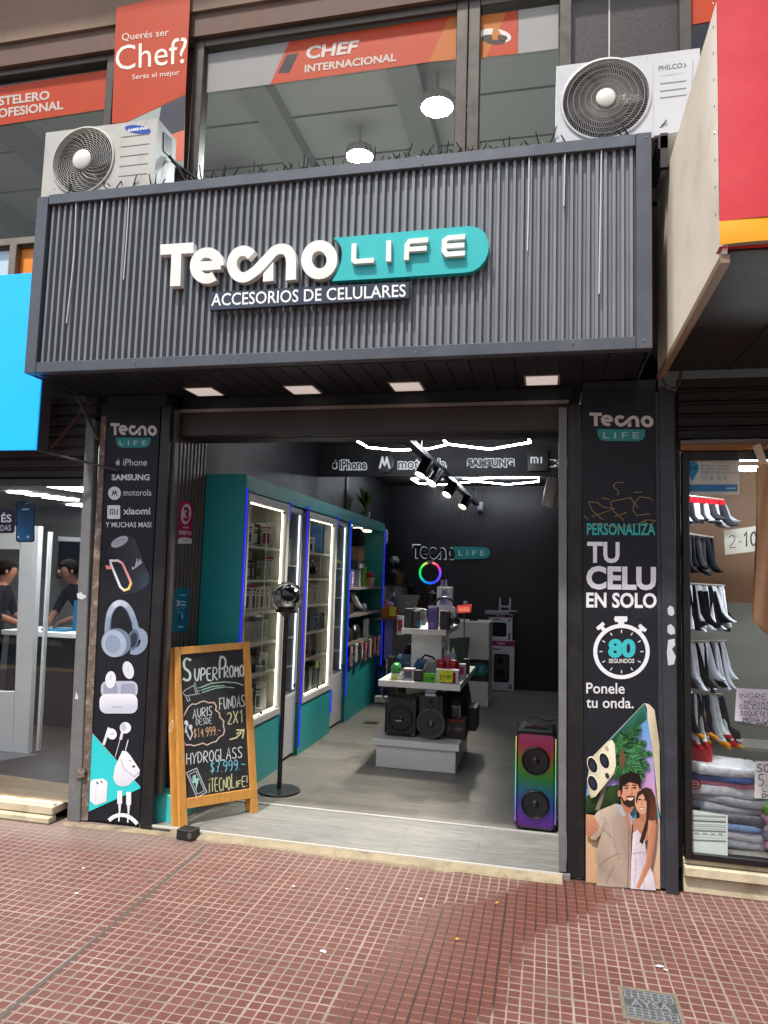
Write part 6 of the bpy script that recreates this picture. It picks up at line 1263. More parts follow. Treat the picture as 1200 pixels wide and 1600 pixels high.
row(.60, 1.30, z1s[2], .63, [('pink capped earphone box', .085, .06, .17, 'd4d2d2', '4a4d54', 3)]*3+[('pink capped slim box', .05, .06, .17, 'cfcaca', '33363c', 3)]+[('white earphone box', .08, .06, .16, 'dedcd8', '7a5a50', 2)]*3, 'on the third '+S1, 'boxes in the nearest glass showcase')
row(.60, 1.30, z1s[3], .62, [('pink bow gift box', .08, .06, .11, 'b9a9ae', 'a8204c', 3)]+[('slim clear plastic tube box', .042, .05, .13, 'cfd0c6', 'a9aaa2', 1)]*9, 'on the fourth '+S1, 'boxes in the nearest glass showcase')
row(.60, 1.30, z1s[4], .62, [('dark phone in a stand', .09, .02, .15, '2c2e33', '52565e', 1), ('flat pale case box', .12, .10, .03, 'b5b5ae', '8a8a86', 0), ('white cable box', .07, .05, .11, 'd8d8d4', '6a6d74', 2), ('grey cable box', .07, .05, .11, '9da0a2', '33363c', 2)], 'on the fifth '+S1, 'boxes in the nearest glass showcase')
row(.60, 1.30, z1s[5], .62, [('tall white adapter box', .085, .06, .17, 'd9dad8', '3a3c40', 2), ('tall white adapter box', .085, .06, .17, 'cfd0cf', '2b2d30', 2), ('tall black adapter box', .08, .06, .17, '2a2c30', 'b9bcc0', 2), ('tall white adapter box', .085, .06, .17, 'd9dad8', '3a3c40', 2), ('tall black adapter box', .08, .06, .18, '222428', 'a9acb0', 2), ('tall white adapter box', .085, .06, .17, 'd4d5d4', '3a3c40', 2)], 'on the bottom of the nearest glass showcase', 'boxes in the nearest glass showcase')
row(1.93, 2.66, z2s[0], .63, [('tall white accessory box', .07, .06, .19, 'd4d6d2', '2b2f38', 2), ('white accessory box', .06, .06, .15, 'd9dad6', '33363c', 2), ('small red box', .05, .05, .11, '9c1a2c', 'd9d0d0', 2), ('white and black box', .07, .06, .12, 'd2d2d0', '1f2126', 2), ('tall blue box', .17, .10, .22, '2c5f96', '3f75ac', 1), ('pale green box', .08, .06, .17, 'b5beb0', '7d8a7c', 2)], 'on the top '+S2, 'boxes in the second glass showcase')
row(2.0, 2.66, z2s[2], .62, [('pale box with a round window', .11, .07, .15, 'd6d5cb', '9a9d8e', 2), ('pale box with a round window', .12, .07, .17, 'd0d2c4', '7f8a78', 2), ('white lens box', .09, .07, .09, 'd8d8d2', 'a8a89c', 2)], 'on the third '+S2, 'boxes in the second glass showcase')
row(1.95, 2.66, z2s[3], .62, [('blue gamepad box', .16, .07, .13, '27406f', '8ea6c8', 2), ('dark gamepad box', .14, .07, .13, '33363e', 'a35a52', 2), ('grey cable box', .10, .06, .09, '9a9a94', '55565a', 2)], 'on the fourth '+S2, 'boxes in the second glass showcase')
row(1.93, 2.66, z2s[4], .62, [('black tall book like box', .05, .10, .17, '1d1e22', '4a4c52', 1), ('cream box', .09, .08, .16, 'd3c79a', '8a7a4a', 2), ('orange framed box', .10, .08, .17, 'c2542c', '2f4a5c', 1), ('teal box', .08, .07, .15, '2c5a60', '8fb0b4', 2)], 'on the fifth '+S2, 'boxes in the second glass showcase')
row(1.95, 2.66, z2s[5], .62, [('tilted grey tablet', .20, .02, .17, '6a6d72', '3a3d44', 1), ('black tablet box', .14, .04, .20, '24262b', '5a5e66', 1), ('pale tablet box', .12, .04, .17, 'b9bab6', '55585e', 1)], 'on the bottom of the second glass showcase', 'boxes in the second glass showcase')
b = MB('d8e83a'); q = Vector((.70, 2.33, z2s[5]+.19)); b.box(q.x, q.x+.002, q.y, q.y+.10, q.z, q.z+.07); tag(b.build('price_card', M_card), 'yellow price card low in the second glass showcase', 'price card')
row(1.43, 1.77, 1.6205, .58, [('white boxed mouse', .12, .05, .19, 'b9bbbe', '24262a', 2), ('white boxed mouse', .13, .05, .19, 'b2b4b8', '1f2125', 2)], 'in the first narrow grey showcase', 'boxes in the narrow showcases')
row(1.45, 1.77, .7805, .58, [('pale oval boxed gadget', .22, .05, .17, 'a9adb0', '7d8288', 2)], 'low in the first narrow grey showcase', 'boxes in the narrow showcases')
row(2.80, 3.18, 1.6205, .58, [('tall boxed cable', .10, .05, .17, 'a4a8aa', '2a2d32', 1), ('tall boxed cable', .10, .05, .17, '9a9ea2', '3a3d42', 1)], 'in the second narrow grey showcase', 'boxes in the narrow showcases')
# black curved headset and small things in the second showcase
def headset(lab, c, r, colr, rz=0, m=M_plastic, cup='202126'):
    t = thing('headset', lab, 'headset', c); T = Matrix.Translation(Vector(c)) @ Matrix.Rotation(rz, 4, 'Z')
    b = MB(colr); b.tube([(r*math.cos(a_), 0, r*1.1+r*math.sin(a_)) for a_ in [math.pi*i/14 for i in range(15)]], r*.11, 8); b.T = T; b.build('headband', m, t)
    for s_ in (-1, 1): b = MB(cup); b.lathe([(r*.2, -r*.18), (r*.45, -r*.16), (r*.48, .06*r), (r*.3, r*.2), (.001, r*.2)], (s_*r*.95, 0, r*.85), (s_, 0, 0), 16); b.T = T; b.build('ear_cup', m, t)
    return t
headset('black headset lying on the second '+S2, (.62, 2.25, z2s[1]), .085, '1a1b1e', R_(70))
headset('dark headset on the third shelf at the left of the second glass showcase', (.64, 1.93, z2s[2]), .04, '232428', R_(90))
# open shelf goods
oz0 = oz
def bag(lab, c, w_, d_, h_, colr, cat='bag', bulge=.12, m=None, name=None):
    b = MB(colr); n = 20; vs = []
    for j in range(9):
        f = j/8
        for i in range(n):
            t = 2*math.pi*i/n; ct_, st_ = math.cos(t), math.sin(t); q = (abs(ct_)**.55)*(1 if ct_ > 0 else -1), (abs(st_)**.55)*(1 if st_ > 0 else -1)
            s_ = (1-.35*f**3+bulge*math.sin(math.pi*f))*(1 if 0 < j else .9); vs.append((c[0]+q[0]*d_/2*s_, c[1]+q[1]*w_/2*s_, c[2]+h_*f+.008*math.sin(3*t+j)))
    b.add(vs, [(j*n+i, j*n+(i+1) % n, (j+1)*n+(i+1) % n, (j+1)*n+i) for j in range(8) for i in range(n)], sm=True); b.add(vs[-n:], [tuple(range(n))]); b.add(vs[:n], [tuple(range(n-1, -1, -1))])
    return tag(b.build(name or cat.replace(' ', '_'), m or M_cloth), lab, cat)
zt = oz[0]
bag('black rounded bag at the top of the teal open shelf', (.58, 3.95, zt+.47), .34, .22, .20, '0f1012')
gbox('brown woven box under the black bag on the teal open shelf', None, (.58, 3.98, zt+.30), .26, .20, .165, '7a5430', '9a7242', deco=1)
gbox('dark tin with a pale pattern under the brown box on the teal open shelf', None, (.58, 4.0, zt+.20), .34, .2, .095, '3a3436', 'b9b0a8', deco=1)
gbox('white patterned tall box on the upper teal open shelf', None, (.60, 4.05, zt+.0005), .15, .1, .195, 'c6c3c2', '4a4a52', R_(8))
gbox('purple toy box on the upper teal open shelf', None, (.60, 3.72, zt+.0005), .16, .1, .19, '4a3470', 'c9b8d8')
gbox('lilac small box on the upper teal open shelf', None, (.62, 3.48, zt+.0005), .14, .1, .15, '8f86a8', '3a3450')
gbox('lime green price card box on the upper teal open shelf', None, (.64, 4.27, zt+.0005), .10, .03, .24, '7fd42a', '3f7a12', deco=1)
b = MB('c98a6a'); c = (.64, 4.55, zt); b.lathe([(.001, .0), (.045, .0), (.055, .10), (.05, .11)], c, (0, 0, 1), 16); t = thing('cactus_pot', 'small pink topped plant pot on the upper teal open shelf', 'pot', c); b.build('pot', M_plastic, t); b = MB('b03048'); b.ball((c[0], c[1], zt+.135), .055, 14, 8, .045); b.build('top', M_cloth, t)
zt = oz[1]
gbox('black slanted phone stand box on the middle teal open shelf', None, (.60, 3.60, zt+.0005), .30, .12, .12, '1b1c20', '3a3c42')
t = thing('steam_iron', 'white and black hand gadget with a round head on the middle teal open shelf', 'gadget', (.62, 4.05, zt)); b = MB('d5d5d3'); b.tube([(.60, 3.92, zt+.22), (.62, 4.05, zt+.10), (.63, 4.22, zt+.05)], [.03, .035, .02], 10); b.ball((.63, 4.3, zt+.05), .05); b.build('body', M_plastic, t)
b = MB('1a1b1e'); b.tube([(.56, 3.95, zt+.23), (.56, 4.08, zt+.04)], .045, 10); b.build('handle', M_plastic, t)
zt = oz[2]
bag('dark glossy round goods at the left of the lowest teal open shelf', (.60, 3.62, zt), .22, .16, .15, '2a2b2e', 'gadget', .1, M_plastic)
bag('black glossy round goods in the middle of the lowest teal open shelf', (.60, 3.95, zt), .22, .16, .17, '17181b', 'gadget', .15, M_plastic)
gbox('white framed box with a black screen on the lowest teal open shelf', None, (.64, 4.45, zt+.0005), .28, .06, .21, 'd9d6ce', '17181c', R_(12), deco=1)
cols = ['d9a0ae', 'e3dfd6', '3a3d44', 'e58a5a', 'c97a9a', 'd8b0c0', '7fae4a', 'd06a4a', 'c98fa8', 'd8c3cc']
for i in range(10):
    y = 3.34+i*.142; nm = {'d9a0ae': 'rose', 'e3dfd6': 'cream', '3a3d44': 'dark', 'e58a5a': 'orange', 'c97a9a': 'pink', 'd8b0c0': 'pale pink', '7fae4a': 'green', 'd06a4a': 'red orange', 'c98fa8': 'mauve', 'd8c3cc': 'pearl'}[cols[i]]
    gbox(nm+' phone case packet hanging below the teal open shelf', 'phone case packets hanging on the cabinet', (CX+.03+.012*(i % 3), y, .60+.03*(i % 2)), .115, .02, .19, cols[i], 'f0e6e6' if i % 2 else '4a4a50', R_(10), cat='packet', deco=1)
    b = MB('8a8d90'); b.tube([(CX-.01, y, .80), (CX+.07, y, .80)], .003, 5); tag(b.build('peg_hook', M_plastic), 'wire hook holding the '+nm+' phone case packet', 'hook', 'hooks on the cabinet')
# plant on top, little white device at the cabinet end, wall lamps
def plant(lab, c, pot, h, n, colr, potc):
    t = thing('potted_plant', lab, 'plant', c); b = MB(potc); b.lathe([(.001, 0), (pot*.8, 0), (pot, pot*1.7), (pot*.9, pot*1.7), (.001, pot*1.5)], c, (0, 0, 1), 18); b.build('pot', M_plastic, t); b = MB(colr)
    for i in range(n):
        a_ = random.uniform(0, 6.28); l = h*random.uniform(.6, 1); out = l*random.uniform(.25, .75); w_ = .012*h/.3; base = Vector(c)+Vector((0, 0, pot*1.6)); P = []
        dr_ = Vector((math.cos(a_), math.sin(a_), 0)); sd = Vector((-dr_.y, dr_.x, 0)); b.col(random.choice([colr, colr, '3f5a2c']))
        for k in range(6): f = k/5; q = base+dr_*out*f**1.4+Vector((0, 0, l*(f-.35*f*f*f*out/l*1.5))); ww = w_*math.sin(math.pi*(.12+.88*f)); P += [q-sd*ww, q+sd*ww]
        b.add(P, [(2*k, 2*k+1, 2*k+3, 2*k+2) for k in range(5)])
    b.build('leaves', M_cloth, t); return t
q = px(583, 805, XP(.60)); plant('spiky green plant in a pale pot on top of the teal cabinet', (.60, min(q.y, 4.4), 2.226), .06, .38, 46, '7a9a4c', 'cfc9c0')
t = thing('wall_sensor', 'small white rounded device at the far top corner of the teal cabinet', 'device', (.75, 4.90, 2.05)); b = MB('d9d9d9'); b.prism([(.70+x, 4.89, 2.06+z) for x, z in rrect(-.02, -.10, .07, .10, .04)], (0, .04, 0)); b.build('shell', M_plastic, t, bevel=.006); b = MB('55575c'); b.prism([(.725+x, 4.885, 2.07+z) for x, z in ell(0, 0, .018, .03)], (0, .004, 0)); b.build('window', M_plastic, t)
for z, lab in ((1.78, 'upper'), (1.60, 'lower')): c = Vector((.62, 6.1, z)); b = MB('8f9094'); b.ball(c, .07, 14, 10); b.col('3a3b3f'); b.tube([c, c+Vector((-.18, .1, .02))], .012, 6); tag(b.build('globe_lamp', M_plastic), lab+' small grey globe on the dark wall past the teal cabinet', 'globe')
# ---------------------------------------------------------------- back left: desk, laptop, chair, plant
M_gw = mat('grey_brown_wood', '77706b', rough=.5, var=.15, scale=4, stretch=(1, 1, 6))
dk = thing('sales_desk', 'grey wood sales desk with a lavender edge at the back left of the shop', 'desk', (1.0, 5.2, .028))
b = MB(); b.box(.80, 1.42, 4.98, 5.0, .03, 1.08); b.box(.80, 1.42, 5.001, 5.55, 1.05, 1.08); b.build('front_panel', M_gw, dk, bevel=.002)
b = MB('9d9bd8'); b.box(.76, .86, 4.94, 4.975, .50, 1.15); b.build('lavender_edge', M_print, dk); b = MB('15161a'); b.box(.745, .9, 4.93, 4.972, .03, .48); b.build('dark_base', M_plastic, dk)
D = 1.081
c = px(637, 948, YP(5.05)); t = thing('laptop', 'silver laptop standing open on the sales desk, its lid to the street', 'laptop', (c.x, 5.05, D)); b = MB('9b9796'); b.box(c.x-.17, c.x+.17, 5.10, 5.32, D, D+.012); b.build('base', M_plastic, t, bevel=.003)
b = MB('a39c9a'); b.prism([(c.x-.17, 5.095, D+.012), (c.x+.17, 5.095, D+.012), (c.x+.17, 5.05, D+.24), (c.x-.17, 5.05, D+.24)], (0, .006, 0)); b.build('lid', M_plastic, t, bevel=.002)
b = MB(); a = Art(b, Pl((c.x, 5.0725, D+.125), (0, -1, -.19)), .001); apple(a, 637.5, 943, 3.4, 'e6e4e0', 1); b.build('emblem', M_print, t)
q = px(607, 965, YP(4.85)); t = thing('orange_tray', 'orange tray with a yellow price card at the end of the teal cabinet', 'tray', (q.x, 4.8, q.z))
zz = px(607, 966, YP(4.75)).z; x0, x1 = px(596, 958, YP(4.75)).x, px(619, 958, YP(4.75)).x
b = MB('c2611c'); b.box(x0, x1, 4.75, 4.90, zz, zz+.135); b.build('tray', M_plastic, t, bevel=.003); b = MB('dfe04a'); b.box(x0+.10, x1-.005, 4.745, 4.7485, zz+.03, zz+.15); b.build('price_card', M_card, t); b = MB('7a7a80'); b.box(x0-.2, x1, 4.78, 4.88, zz-.03, zz-.001); b.build('ledge', M_plastic, t)
gbox('pink picture card standing in the orange tray', None, (x0+.05, 4.87, zz+.136), .09, .02, .10, 'd9788f', 'e8dcdc', R_(-90), cat='card')
bag('pink and white small packets in the orange tray', (x0+.10, 4.80, zz+.136), .06, .08, .06, 'e09ab0', 'packet', .1, M_plastic)
t = thing('glue_bottle', 'blue bottle with a white nozzle in the orange tray', 'bottle', (x1-.06, 4.86, zz+.136)); b = MB('24568c'); b.lathe([(.001, 0), (.03, 0), (.03, .12), (.012, .14)], (x1-.06, 4.86, zz+.136), (0, 0, 1), 14); b.build('bottle_body', M_plastic, t); b = MB('dcdcdc'); b.lathe([(.012, .14), (.006, .19), (.001, .19)], (x1-.06, 4.86, zz+.136), (0, 0, 1), 12); b.build('nozzle', M_plastic, t)
q = px(614, 935, YP(5.8)); t = thing('office_chair', 'pale grey draped chair back behind the sales desk', 'chair', (q.x, 5.9, .028))
b = MB('8f9092'); b.grid(lambda u, v: Vector((q.x-.19+.38*u, 5.80+.03*math.sin(u*9)+.02*math.sin(v*7+u*4), 1.0+.42*v-.04*abs(2*u-1)**4)), 16, 10); b.grid(lambda u, v: Vector((q.x+.19-.38*u, 5.86, 1.0+.42*v-.04*abs(2*u-1)**4)), 16, 10); b.build('draped_backrest', M_cloth, t); b = MB('2a2b2d'); b.box(q.x-.22, q.x+.22, 5.83, 6.2, .46, .53); b.tube([(q.x, 6.0, .46), (q.x, 6.0, .1)], .025); [b.tube([(q.x, 6.0, .1), (q.x+.25*math.cos(k*1.257), 6.0+.2*math.sin(k*1.257), .06)], .018) for k in range(5)]; b.tube([(q.x, 5.88, .5), (q.x, 5.84, 1.05)], .02); b.build('seat_and_base', M_plastic, t)
q = px(620, 912, YP(6.0)); plant('dim plant in a brown basket behind the grey chair', (q.x, 6.05, 1.44), .10, .30, 30, '243018', '5a4530')
b = MB('3a3a3c'); b.box(q.x-.2, q.x+.2, 5.92, 6.29, 1.41, 1.438); tag(b.build('wall_shelf', M_plastic), 'dark wall shelf under the basket plant', 'shelf')
# ring light and the dark thing under it
RY = 4.9; c = px(672, 895, YP(RY)); r_ = (px(688, 895, YP(RY))-c).length
t = thing('ring_light', 'glowing rainbow ring light behind the display table', 'ring light', tuple(c)); b = MB(); n = 40; vs = []; cs = []
import colorsys
for i in range(n):
    a_ = 2*math.pi*i/n; h_ = {0: .72}.get(0); hue = (.72-(a_/(2*math.pi))*1.0) % 1.0; 
    deg = math.degrees(a_)
    key = [(0, (.2, .06, .9)), (45, (.9, .01, .16)), (80, (.9, .25, .25)), (110, (.6, .6, .12)), (150, (.01, .7, .04)), (200, (.0, .6, .18)), (250, (.0, .18, .9)), (300, (.02, .05, .9)), (360, (.2, .06, .9))]
    for (d0, c0), (d1, c1) in zip(key, key[1:]):
        if d0 <= deg <= d1: f = (deg-d0)/(d1-d0); col_ = tuple(c0[k]*(1-f)+c1[k]*f for k in range(3)); break
    for k in range(8):
        q = 2*math.pi*k/8; R3 = r_+.014*math.cos(q); vs.append(c+Vector((R3*math.cos(a_), .014*math.sin(q), R3*math.sin(a_)))); cs.append(col_)
b.add(vs, [(i*8+k, ((i+1) % n)*8+k, ((i+1) % n)*8+(k+1) % 8, i*8+(k+1) % 8) for i in range(n) for k in range(8)], cs, sm=True); b.build('ring', M_ledc, t)
b = MB('c9a8a0'); b.box(c.x-.035, c.x+.035, c.y-.03, c.y-.016, c.z+r_-.015, c.z+r_+.025); b.build('phone_clip', M_plastic, t); b = MB('1d1d20'); b.tube([c+Vector((0, .02, -r_)), Vector((c.x, RY+.02, 1.03))], .012, 8); b.build('stem', M_plastic, t)
q = px(670, 940, YP(4.8)); t = thing('dark_stand', 'dark brown and glossy black upright item under the ring light', 'display item', (q.x, 4.78, 1.0))
b = MB('3a2e1e'); b.lathe([(.001, 0), (.17, 0), (.14, .14), (.07, .36), (.03, .42), (.001, .43)], (q.x-.02, 4.80, 1.03), (0, 0, 1), 16); b.build('brown_cover', M_cloth, t); b = MB('1a1b20'); b.lathe([(.001, 0), (.06, .02), (.08, .16), (.06, .3), (.001, .34)], (q.x+.06, 4.66, 1.06), (0, 0, 1), 16); b.build('black_front', M_plastic, t)
# ---------------------------------------------------------------- white counter with logo
co = thing('white_counter', 'white counter with a black band and teal logo at the back of the shop', 'counter', (1.75, 5.0, .028))
b = MB(); b.box(1.20, 2.10, 4.75, 5.30, .03, 1.03); b.build('body', M_white, co, bevel=.003); b = MB('0e0f12'); b.box(1.20, 2.101, 4.744, 4.7495, .325, .585); b.build('black_band', M_plastic, co)
CP = YP(4.742); b = MB(); a = Art(b, CP); a.poly(rrect(700, 1036, 762, 1056, 9.5), '1a7f84', 1); a.text('L I F E', Q(714, 1041.5, 756, 1050.5), 'b5d0d0', 2); uvshape(a, TEC, Q(655, 1036, 698, 1055), 'd2d2d2', 1); b.build('logo', M_print, co)
q = px(702, 1000, YP(4.55)); b = MB('2f4a44'); b.prism(pqd([(702, 998), (733, 996), (728, 1048), (704, 1046)], YP(4.4)), (0, .10, 0)); tag(b.build('green_bin', M_plastic, bevel=.004), 'dark green panel like bin in front of the white counter', 'bin')
t = thing('red_sign', 'small glowing red sign on a thin pole near the white counter', 'sign', tuple(px(725, 1035, YP(4.2)))); P4 = YP(4.2)
b = MB('c03a30'); b.prism(pqd([(714, 946), (737, 944), (735, 957), (714, 958)], P4), (0, .03, 0)); b.build('plate', mat('red_lit_plate', var=.2, scale=30, emit='col', est=.5), t, bevel=.004); b = MB('f0b080'); a = Art(b, P4); [a.line([(717+i*4.2, 955), (718.5+i*4.2, 948), (720.5+i*4.2, 955)], .8, 'f0b490', 1) for i in range(4)]; b.build('lettering', M_ledc, t); b = MB('55595c'); b.tube(pqd([(725.5, 958), (725, 1040)], YP(4.215)), .007, 6); b.build('pole', M_plastic, t); b = MB('d0d0d0'); b.prism(pqd([(724, 939), (730, 939), (730, 944), (724, 944)], P4), (0, .02, 0)); b.build('top_clip', M_plastic, t)
b = MB('17181a'); b.tube([px(740, 972, YP(5.0)), px(741, 965, YP(5.0)), px(748, 955, YP(5.02)), px(757, 947, YP(5.05))], .006, 6); b.box(px(739, 974, YP(5)).x-.04, px(739, 974, YP(5)).x+.06, 4.95, 5.05, 1.031, 1.05); tag(b.build('desk_microphone', M_plastic), 'thin black bent cable stand on the white counter', 'stand')
# boxed speakers in a stack
def spk_box(lab, x0, x1, z0, z1, big):
    Y0 = 6.02; t = thing('speaker_box', lab, 'box', ((x0+x1)/2, Y0, z0), 'boxed speakers by the back wall'); b = MB('d6d3da'); b.box(x0, x1, Y0, Y0+.24, z0, z1); b.build('carton', M_card, t, bevel=.002)
    b = MB(); w_, h_ = x1-x0, z1-z0
    def r_(u0, v0, u1, v1, c_, l=1, rad=.0): 
        P = rrect(u0, v0, u1, v1, rad) if rad else [(u0, v0), (u1, v0), (u1, v1), (u0, v1)]
        b.col(c_); b.flat([(x0+u*w_, Y0, z0+v*h_) for u, v in P], [list(range(len(P)))], (0, -1, 0), l*.0006)
    def c_(u, v, r, colr, l): b.col(colr); b.flat([(x0+u*w_+r*w_*math.cos(k*.314), Y0, z0+v*h_+r*w_*math.sin(k*.314)) for k in range(20)], [list(range(20))], (0, -1, 0), l*.0006)
    if big:
        r_(0, .9, 1, 1, 'a01c6c'); r_(.28, .935, .62, .965, 'd8b0c8', 2); r_(.14, .18, .80, .74, '23242a', 1, .07); r_(.20, .24, .72, .70, '4a4030', 2, .05); r_(.22, .26, .62, .44, '5a2434', 3, .04); c_(.42, .60, .14, '16171b', 3); c_(.42, .36, .18, '2a1820', 4); r_(.12, .82, .42, .845, '3a3a40')
        for k in range(5): c_(.05, .7-.09*k, .03, '5a5a60', 1)
        r_(.78, .05, .84, .16, '2a2a30'); r_(.88, .05, .93, .14, '2a2a30'); r_(0, 0, 1, .015, '7a1450', 2)
    else:
        r_(0, .9, 1, 1, '7a1c58'); r_(.3, .93, .66, .97, 'c9a8c0', 2); r_(.16, .16, .76, .70, '17181d', 1, .08); c_(.46, .42, .22, '30242c', 2); c_(.46, .42, .15, '15151a', 3); r_(.2, .79, .46, .83, '2a2a30'); c_(.88, .80, .05, '5a5a60', 1); r_(.85, .05, .91, .32, '17181c')
    b.build('print', M_print, t)
spk_box('large boxed party speaker on the floor under the smaller box', 2.025, 2.35, .03, .712, True); spk_box('smaller boxed speaker on top of the large box by the back wall', 1.995, 2.315, .7125, 1.07, False)
t = thing('flat_box', 'flat grey box on top of the boxed speakers', 'box', (2.12, 6.05, 1.0705)); b = MB('9d979e'); b.box(1.94, 2.26, 6.0, 6.22, 1.0705, 1.115); b.build('carton', M_card, t)
t = thing('display_stand', 'pale metal easel stand with two prongs on top of the flat box', 'stand', (2.25, 6.1, 1.1155)); b = MB('b0a8ae'); 
for x in (2.14, 2.28): b.tube([(x, 6.05, 1.125), (x, 6.12, 1.30)], .013, 8)
b.tube([(2.14, 6.06, 1.16), (2.21, 6.06, 1.19), (2.28, 6.06, 1.16)], .009, 8); b.tube([(2.14, 6.06, 1.20), (2.21, 6.06, 1.175), (2.28, 6.06, 1.20)], .009, 8); b.box(2.12, 2.38, 6.02, 6.06, 1.1156, 1.135); b.build('frame', M_plastic, t)
# ---------------------------------------------------------------- tiered display table
dt = thing('display_table', 'white three tier display table in the middle of the shop', 'display table', (1.78, 2.2, .028))
b = MB(); b.box(1.445, 2.085, 1.70, 2.55, .03, .205); b.build('base', M_white, dt, bevel=.002)
b = MB(); b.box(1.415, 2.115, 1.665, 2.585, .2055, .258); b.build('base_top', M_white, dt, bevel=.003)
b = MB(); b.box(1.45, 2.113, 1.68, 2.95, .667, .717); b.build('middle_shelf', M_white, dt, bevel=.003)
b = MB(); b.box(1.545, 1.935, 2.10, 3.0, 1.06, 1.108); b.build('upper_shelf', M_white, dt, bevel=.003)
b = MB(); b.box(1.60, 1.87, 2.30, 2.80, .7175, 1.0595); b.box(1.60, 1.87, 2.10, 2.50, .2585, .6665); b.build('column', M_white, dt)
def at(x, y, Y): return px(x, y, YP(Y))
def fbox(lab, x0, x1, yt, yb, Y, d, colr, face=None, cat='box', name=None, m=None, z=None, bev=.001, fn=None, parts=None):
    """box whose street face spans photo columns x0..x1 and rows yt..yb at depth Y, standing on z"""
    A_, B__ = at(x0, yb, Y), at(x1, yb, Y); zt_ = at((x0+x1)/2, yt, Y).z; zb = z if z is not None else A_.z
    t = thing(name or 'product_box', lab, cat, ((A_.x+B__.x)/2, Y+d/2, zb)); b = MB(colr); b.box(A_.x, B__.x, Y, Y+d, zb, zt_); b.build('body' , m or M_card, t, bevel=bev)
    if face or fn:
        b = MB(); a = Art(b, YP(Y))
        if face: a.poly([(x0+(x1-x0)*.15, yt+(yb-yt)*.2), (x1-(x1-x0)*.15, yt+(yb-yt)*.2), (x1-(x1-x0)*.15, yb-(yb-yt)*.2), (x0+(x1-x0)*.15, yb-(yb-yt)*.2)], face, 1)
        if fn: fn(a)
        b.build('print', M_print, t)
    return t
Z2, Z3, Z1 = .7175, 1.1085, .2585
def fn(a): a.line([(671, 954), (681, 954.2)], 1.4, '8d86b8', 2); a.line([(669, 948.5), (682, 948.5)], 4, 'cfcbe0', 1); [a.line([(672, 974+i*2.6), (678, 974+i*2.6)], .7, 'c9b8e6', 1) for i in range(3)]
fbox('dark grey boxed gadget at the left of the upper display shelf', 631, 643, 951, 981, 2.13, .10, '33363a', '4a4d50', z=Z3)
fbox('charcoal rounded speaker with a blue foot on the upper display shelf', 643, 656, 953, 981, 2.14, .12, '44484a', None, 'speaker', 'small_speaker', M_plastic, Z3, .015, lambda a: a.poly([(652, 972), (656, 970), (656, 980), (652, 981)], '2f86b8', 1))
fbox('purple phone case box with a white band on the upper display shelf', 668.5, 683, 947, 982, 2.12, .08, '6a55a8', None, z=Z3, fn=fn)
fbox('black boxed earbuds in a clear pack on the upper display shelf', 687, 701, 955, 982, 2.12, .09, '1d1e22', '3f4248', z=Z3)
headset('black and lilac headset standing between the boxes on the upper display shelf', (at(661, 975, 2.2).x, 2.2, Z3), .075, '2a2260', 0, cup='17181c')
headset('white eared headset draped over the upper display shelf goods', (at(694, 960, 2.35).x, 2.35, Z3+.06), .10, '1a1b30', 0, cup='d5d0d4')
headset('black round headset at the right end of the upper display shelf', (at(708, 970, 2.4).x, 2.42, Z3), .07, '141518', R_(70))
fbox('tall white and lilac picture box at the back of the upper display shelf', 682, 706, 917, 962, 2.55, .12, 'cfcbd2', None, z=Z3, fn=lambda a: (a.poly([(691, 921), (698, 921), (702, 945), (686, 945)], '8d86b0', 1), a.ring(692, 940, 3, 3, 1.2, '2a2a3a', 2), a.poly([(696, 930), (703, 926), (704, 944), (699, 946)], 'a9a3c0', 1)))
b = MB('8f88b5'); q = at(694, 915, 2.6); b.box(q.x-.03, q.x-.01, 2.58, 2.62, q.z-.02, q.z+.05); b.box(q.x+.008, q.x+.028, 2.58, 2.62, q.z-.02, q.z+.055); tag(b.build('lilac_prongs', M_plastic), 'pair of lilac prongs on top of the tall picture box', 'holder')
fbox('pale blue and red hanging card at the left end of the upper display shelf', 620, 630, 962, 992, 2.45, .02, 'b9c4d0', 'b03a44', 'card', 'hanging_card')
bag('silver crinkled packet behind the goods on the upper display shelf', (at(653, 953, 2.6).x, 2.62, Z3), .10, .16, .15, '5a5f62', 'packet', .1, M_plastic)
# middle shelf
fbox('long blue grey fabric speaker on the middle display shelf', 617, 654, 1024, 1043, 2.35, .12, '53708a', None, 'speaker', 'long_speaker', M_cloth, None, .025, lambda a: a.line([(632, 1035.5), (640, 1035.7)], 1.6, '8ba2b4', 1))
fbox('flat dark box under the long blue speaker on the middle display shelf', 617, 652, 1043, 1052, 2.33, .16, '3a3d44', None, z=Z2)
fbox('tall black cylinder case at the left of the middle display shelf', 603, 616, 1026, 1061, 2.2, .10, '0f1012', None, 'case', 'black_case', M_plastic, Z2, .008, lambda a: a.line([(604.5, 1029), (604, 1053)], 1.4, 'b9bcc0', 1))
fbox('small white box with a yellow price card on the middle display shelf', 611.5, 628, 1052, 1062.5, 1.72, .07, 'd2d2cc', None, z=Z2, fn=lambda a: a.poly([(613, 1055), (620, 1055.5), (620, 1062), (613, 1061.5)], 'dfe82a', 1))
bag('bright green knobbly gadget on the small white box', (at(619, 1045, 1.76).x, 1.765, at(619, 1052, 1.72).z), .085, .07, .075, '2f9a44', 'gadget', .2, M_plastic)
fbox('silver and pink boxed car radio on the middle display shelf', 629, 646, 1045, 1063, 1.74, .10, 'b9bcc4', '55606a', z=Z2, fn=lambda a: a.line([(630, 1046.5), (645, 1047.5)], 2, 'c02a5a', 2))
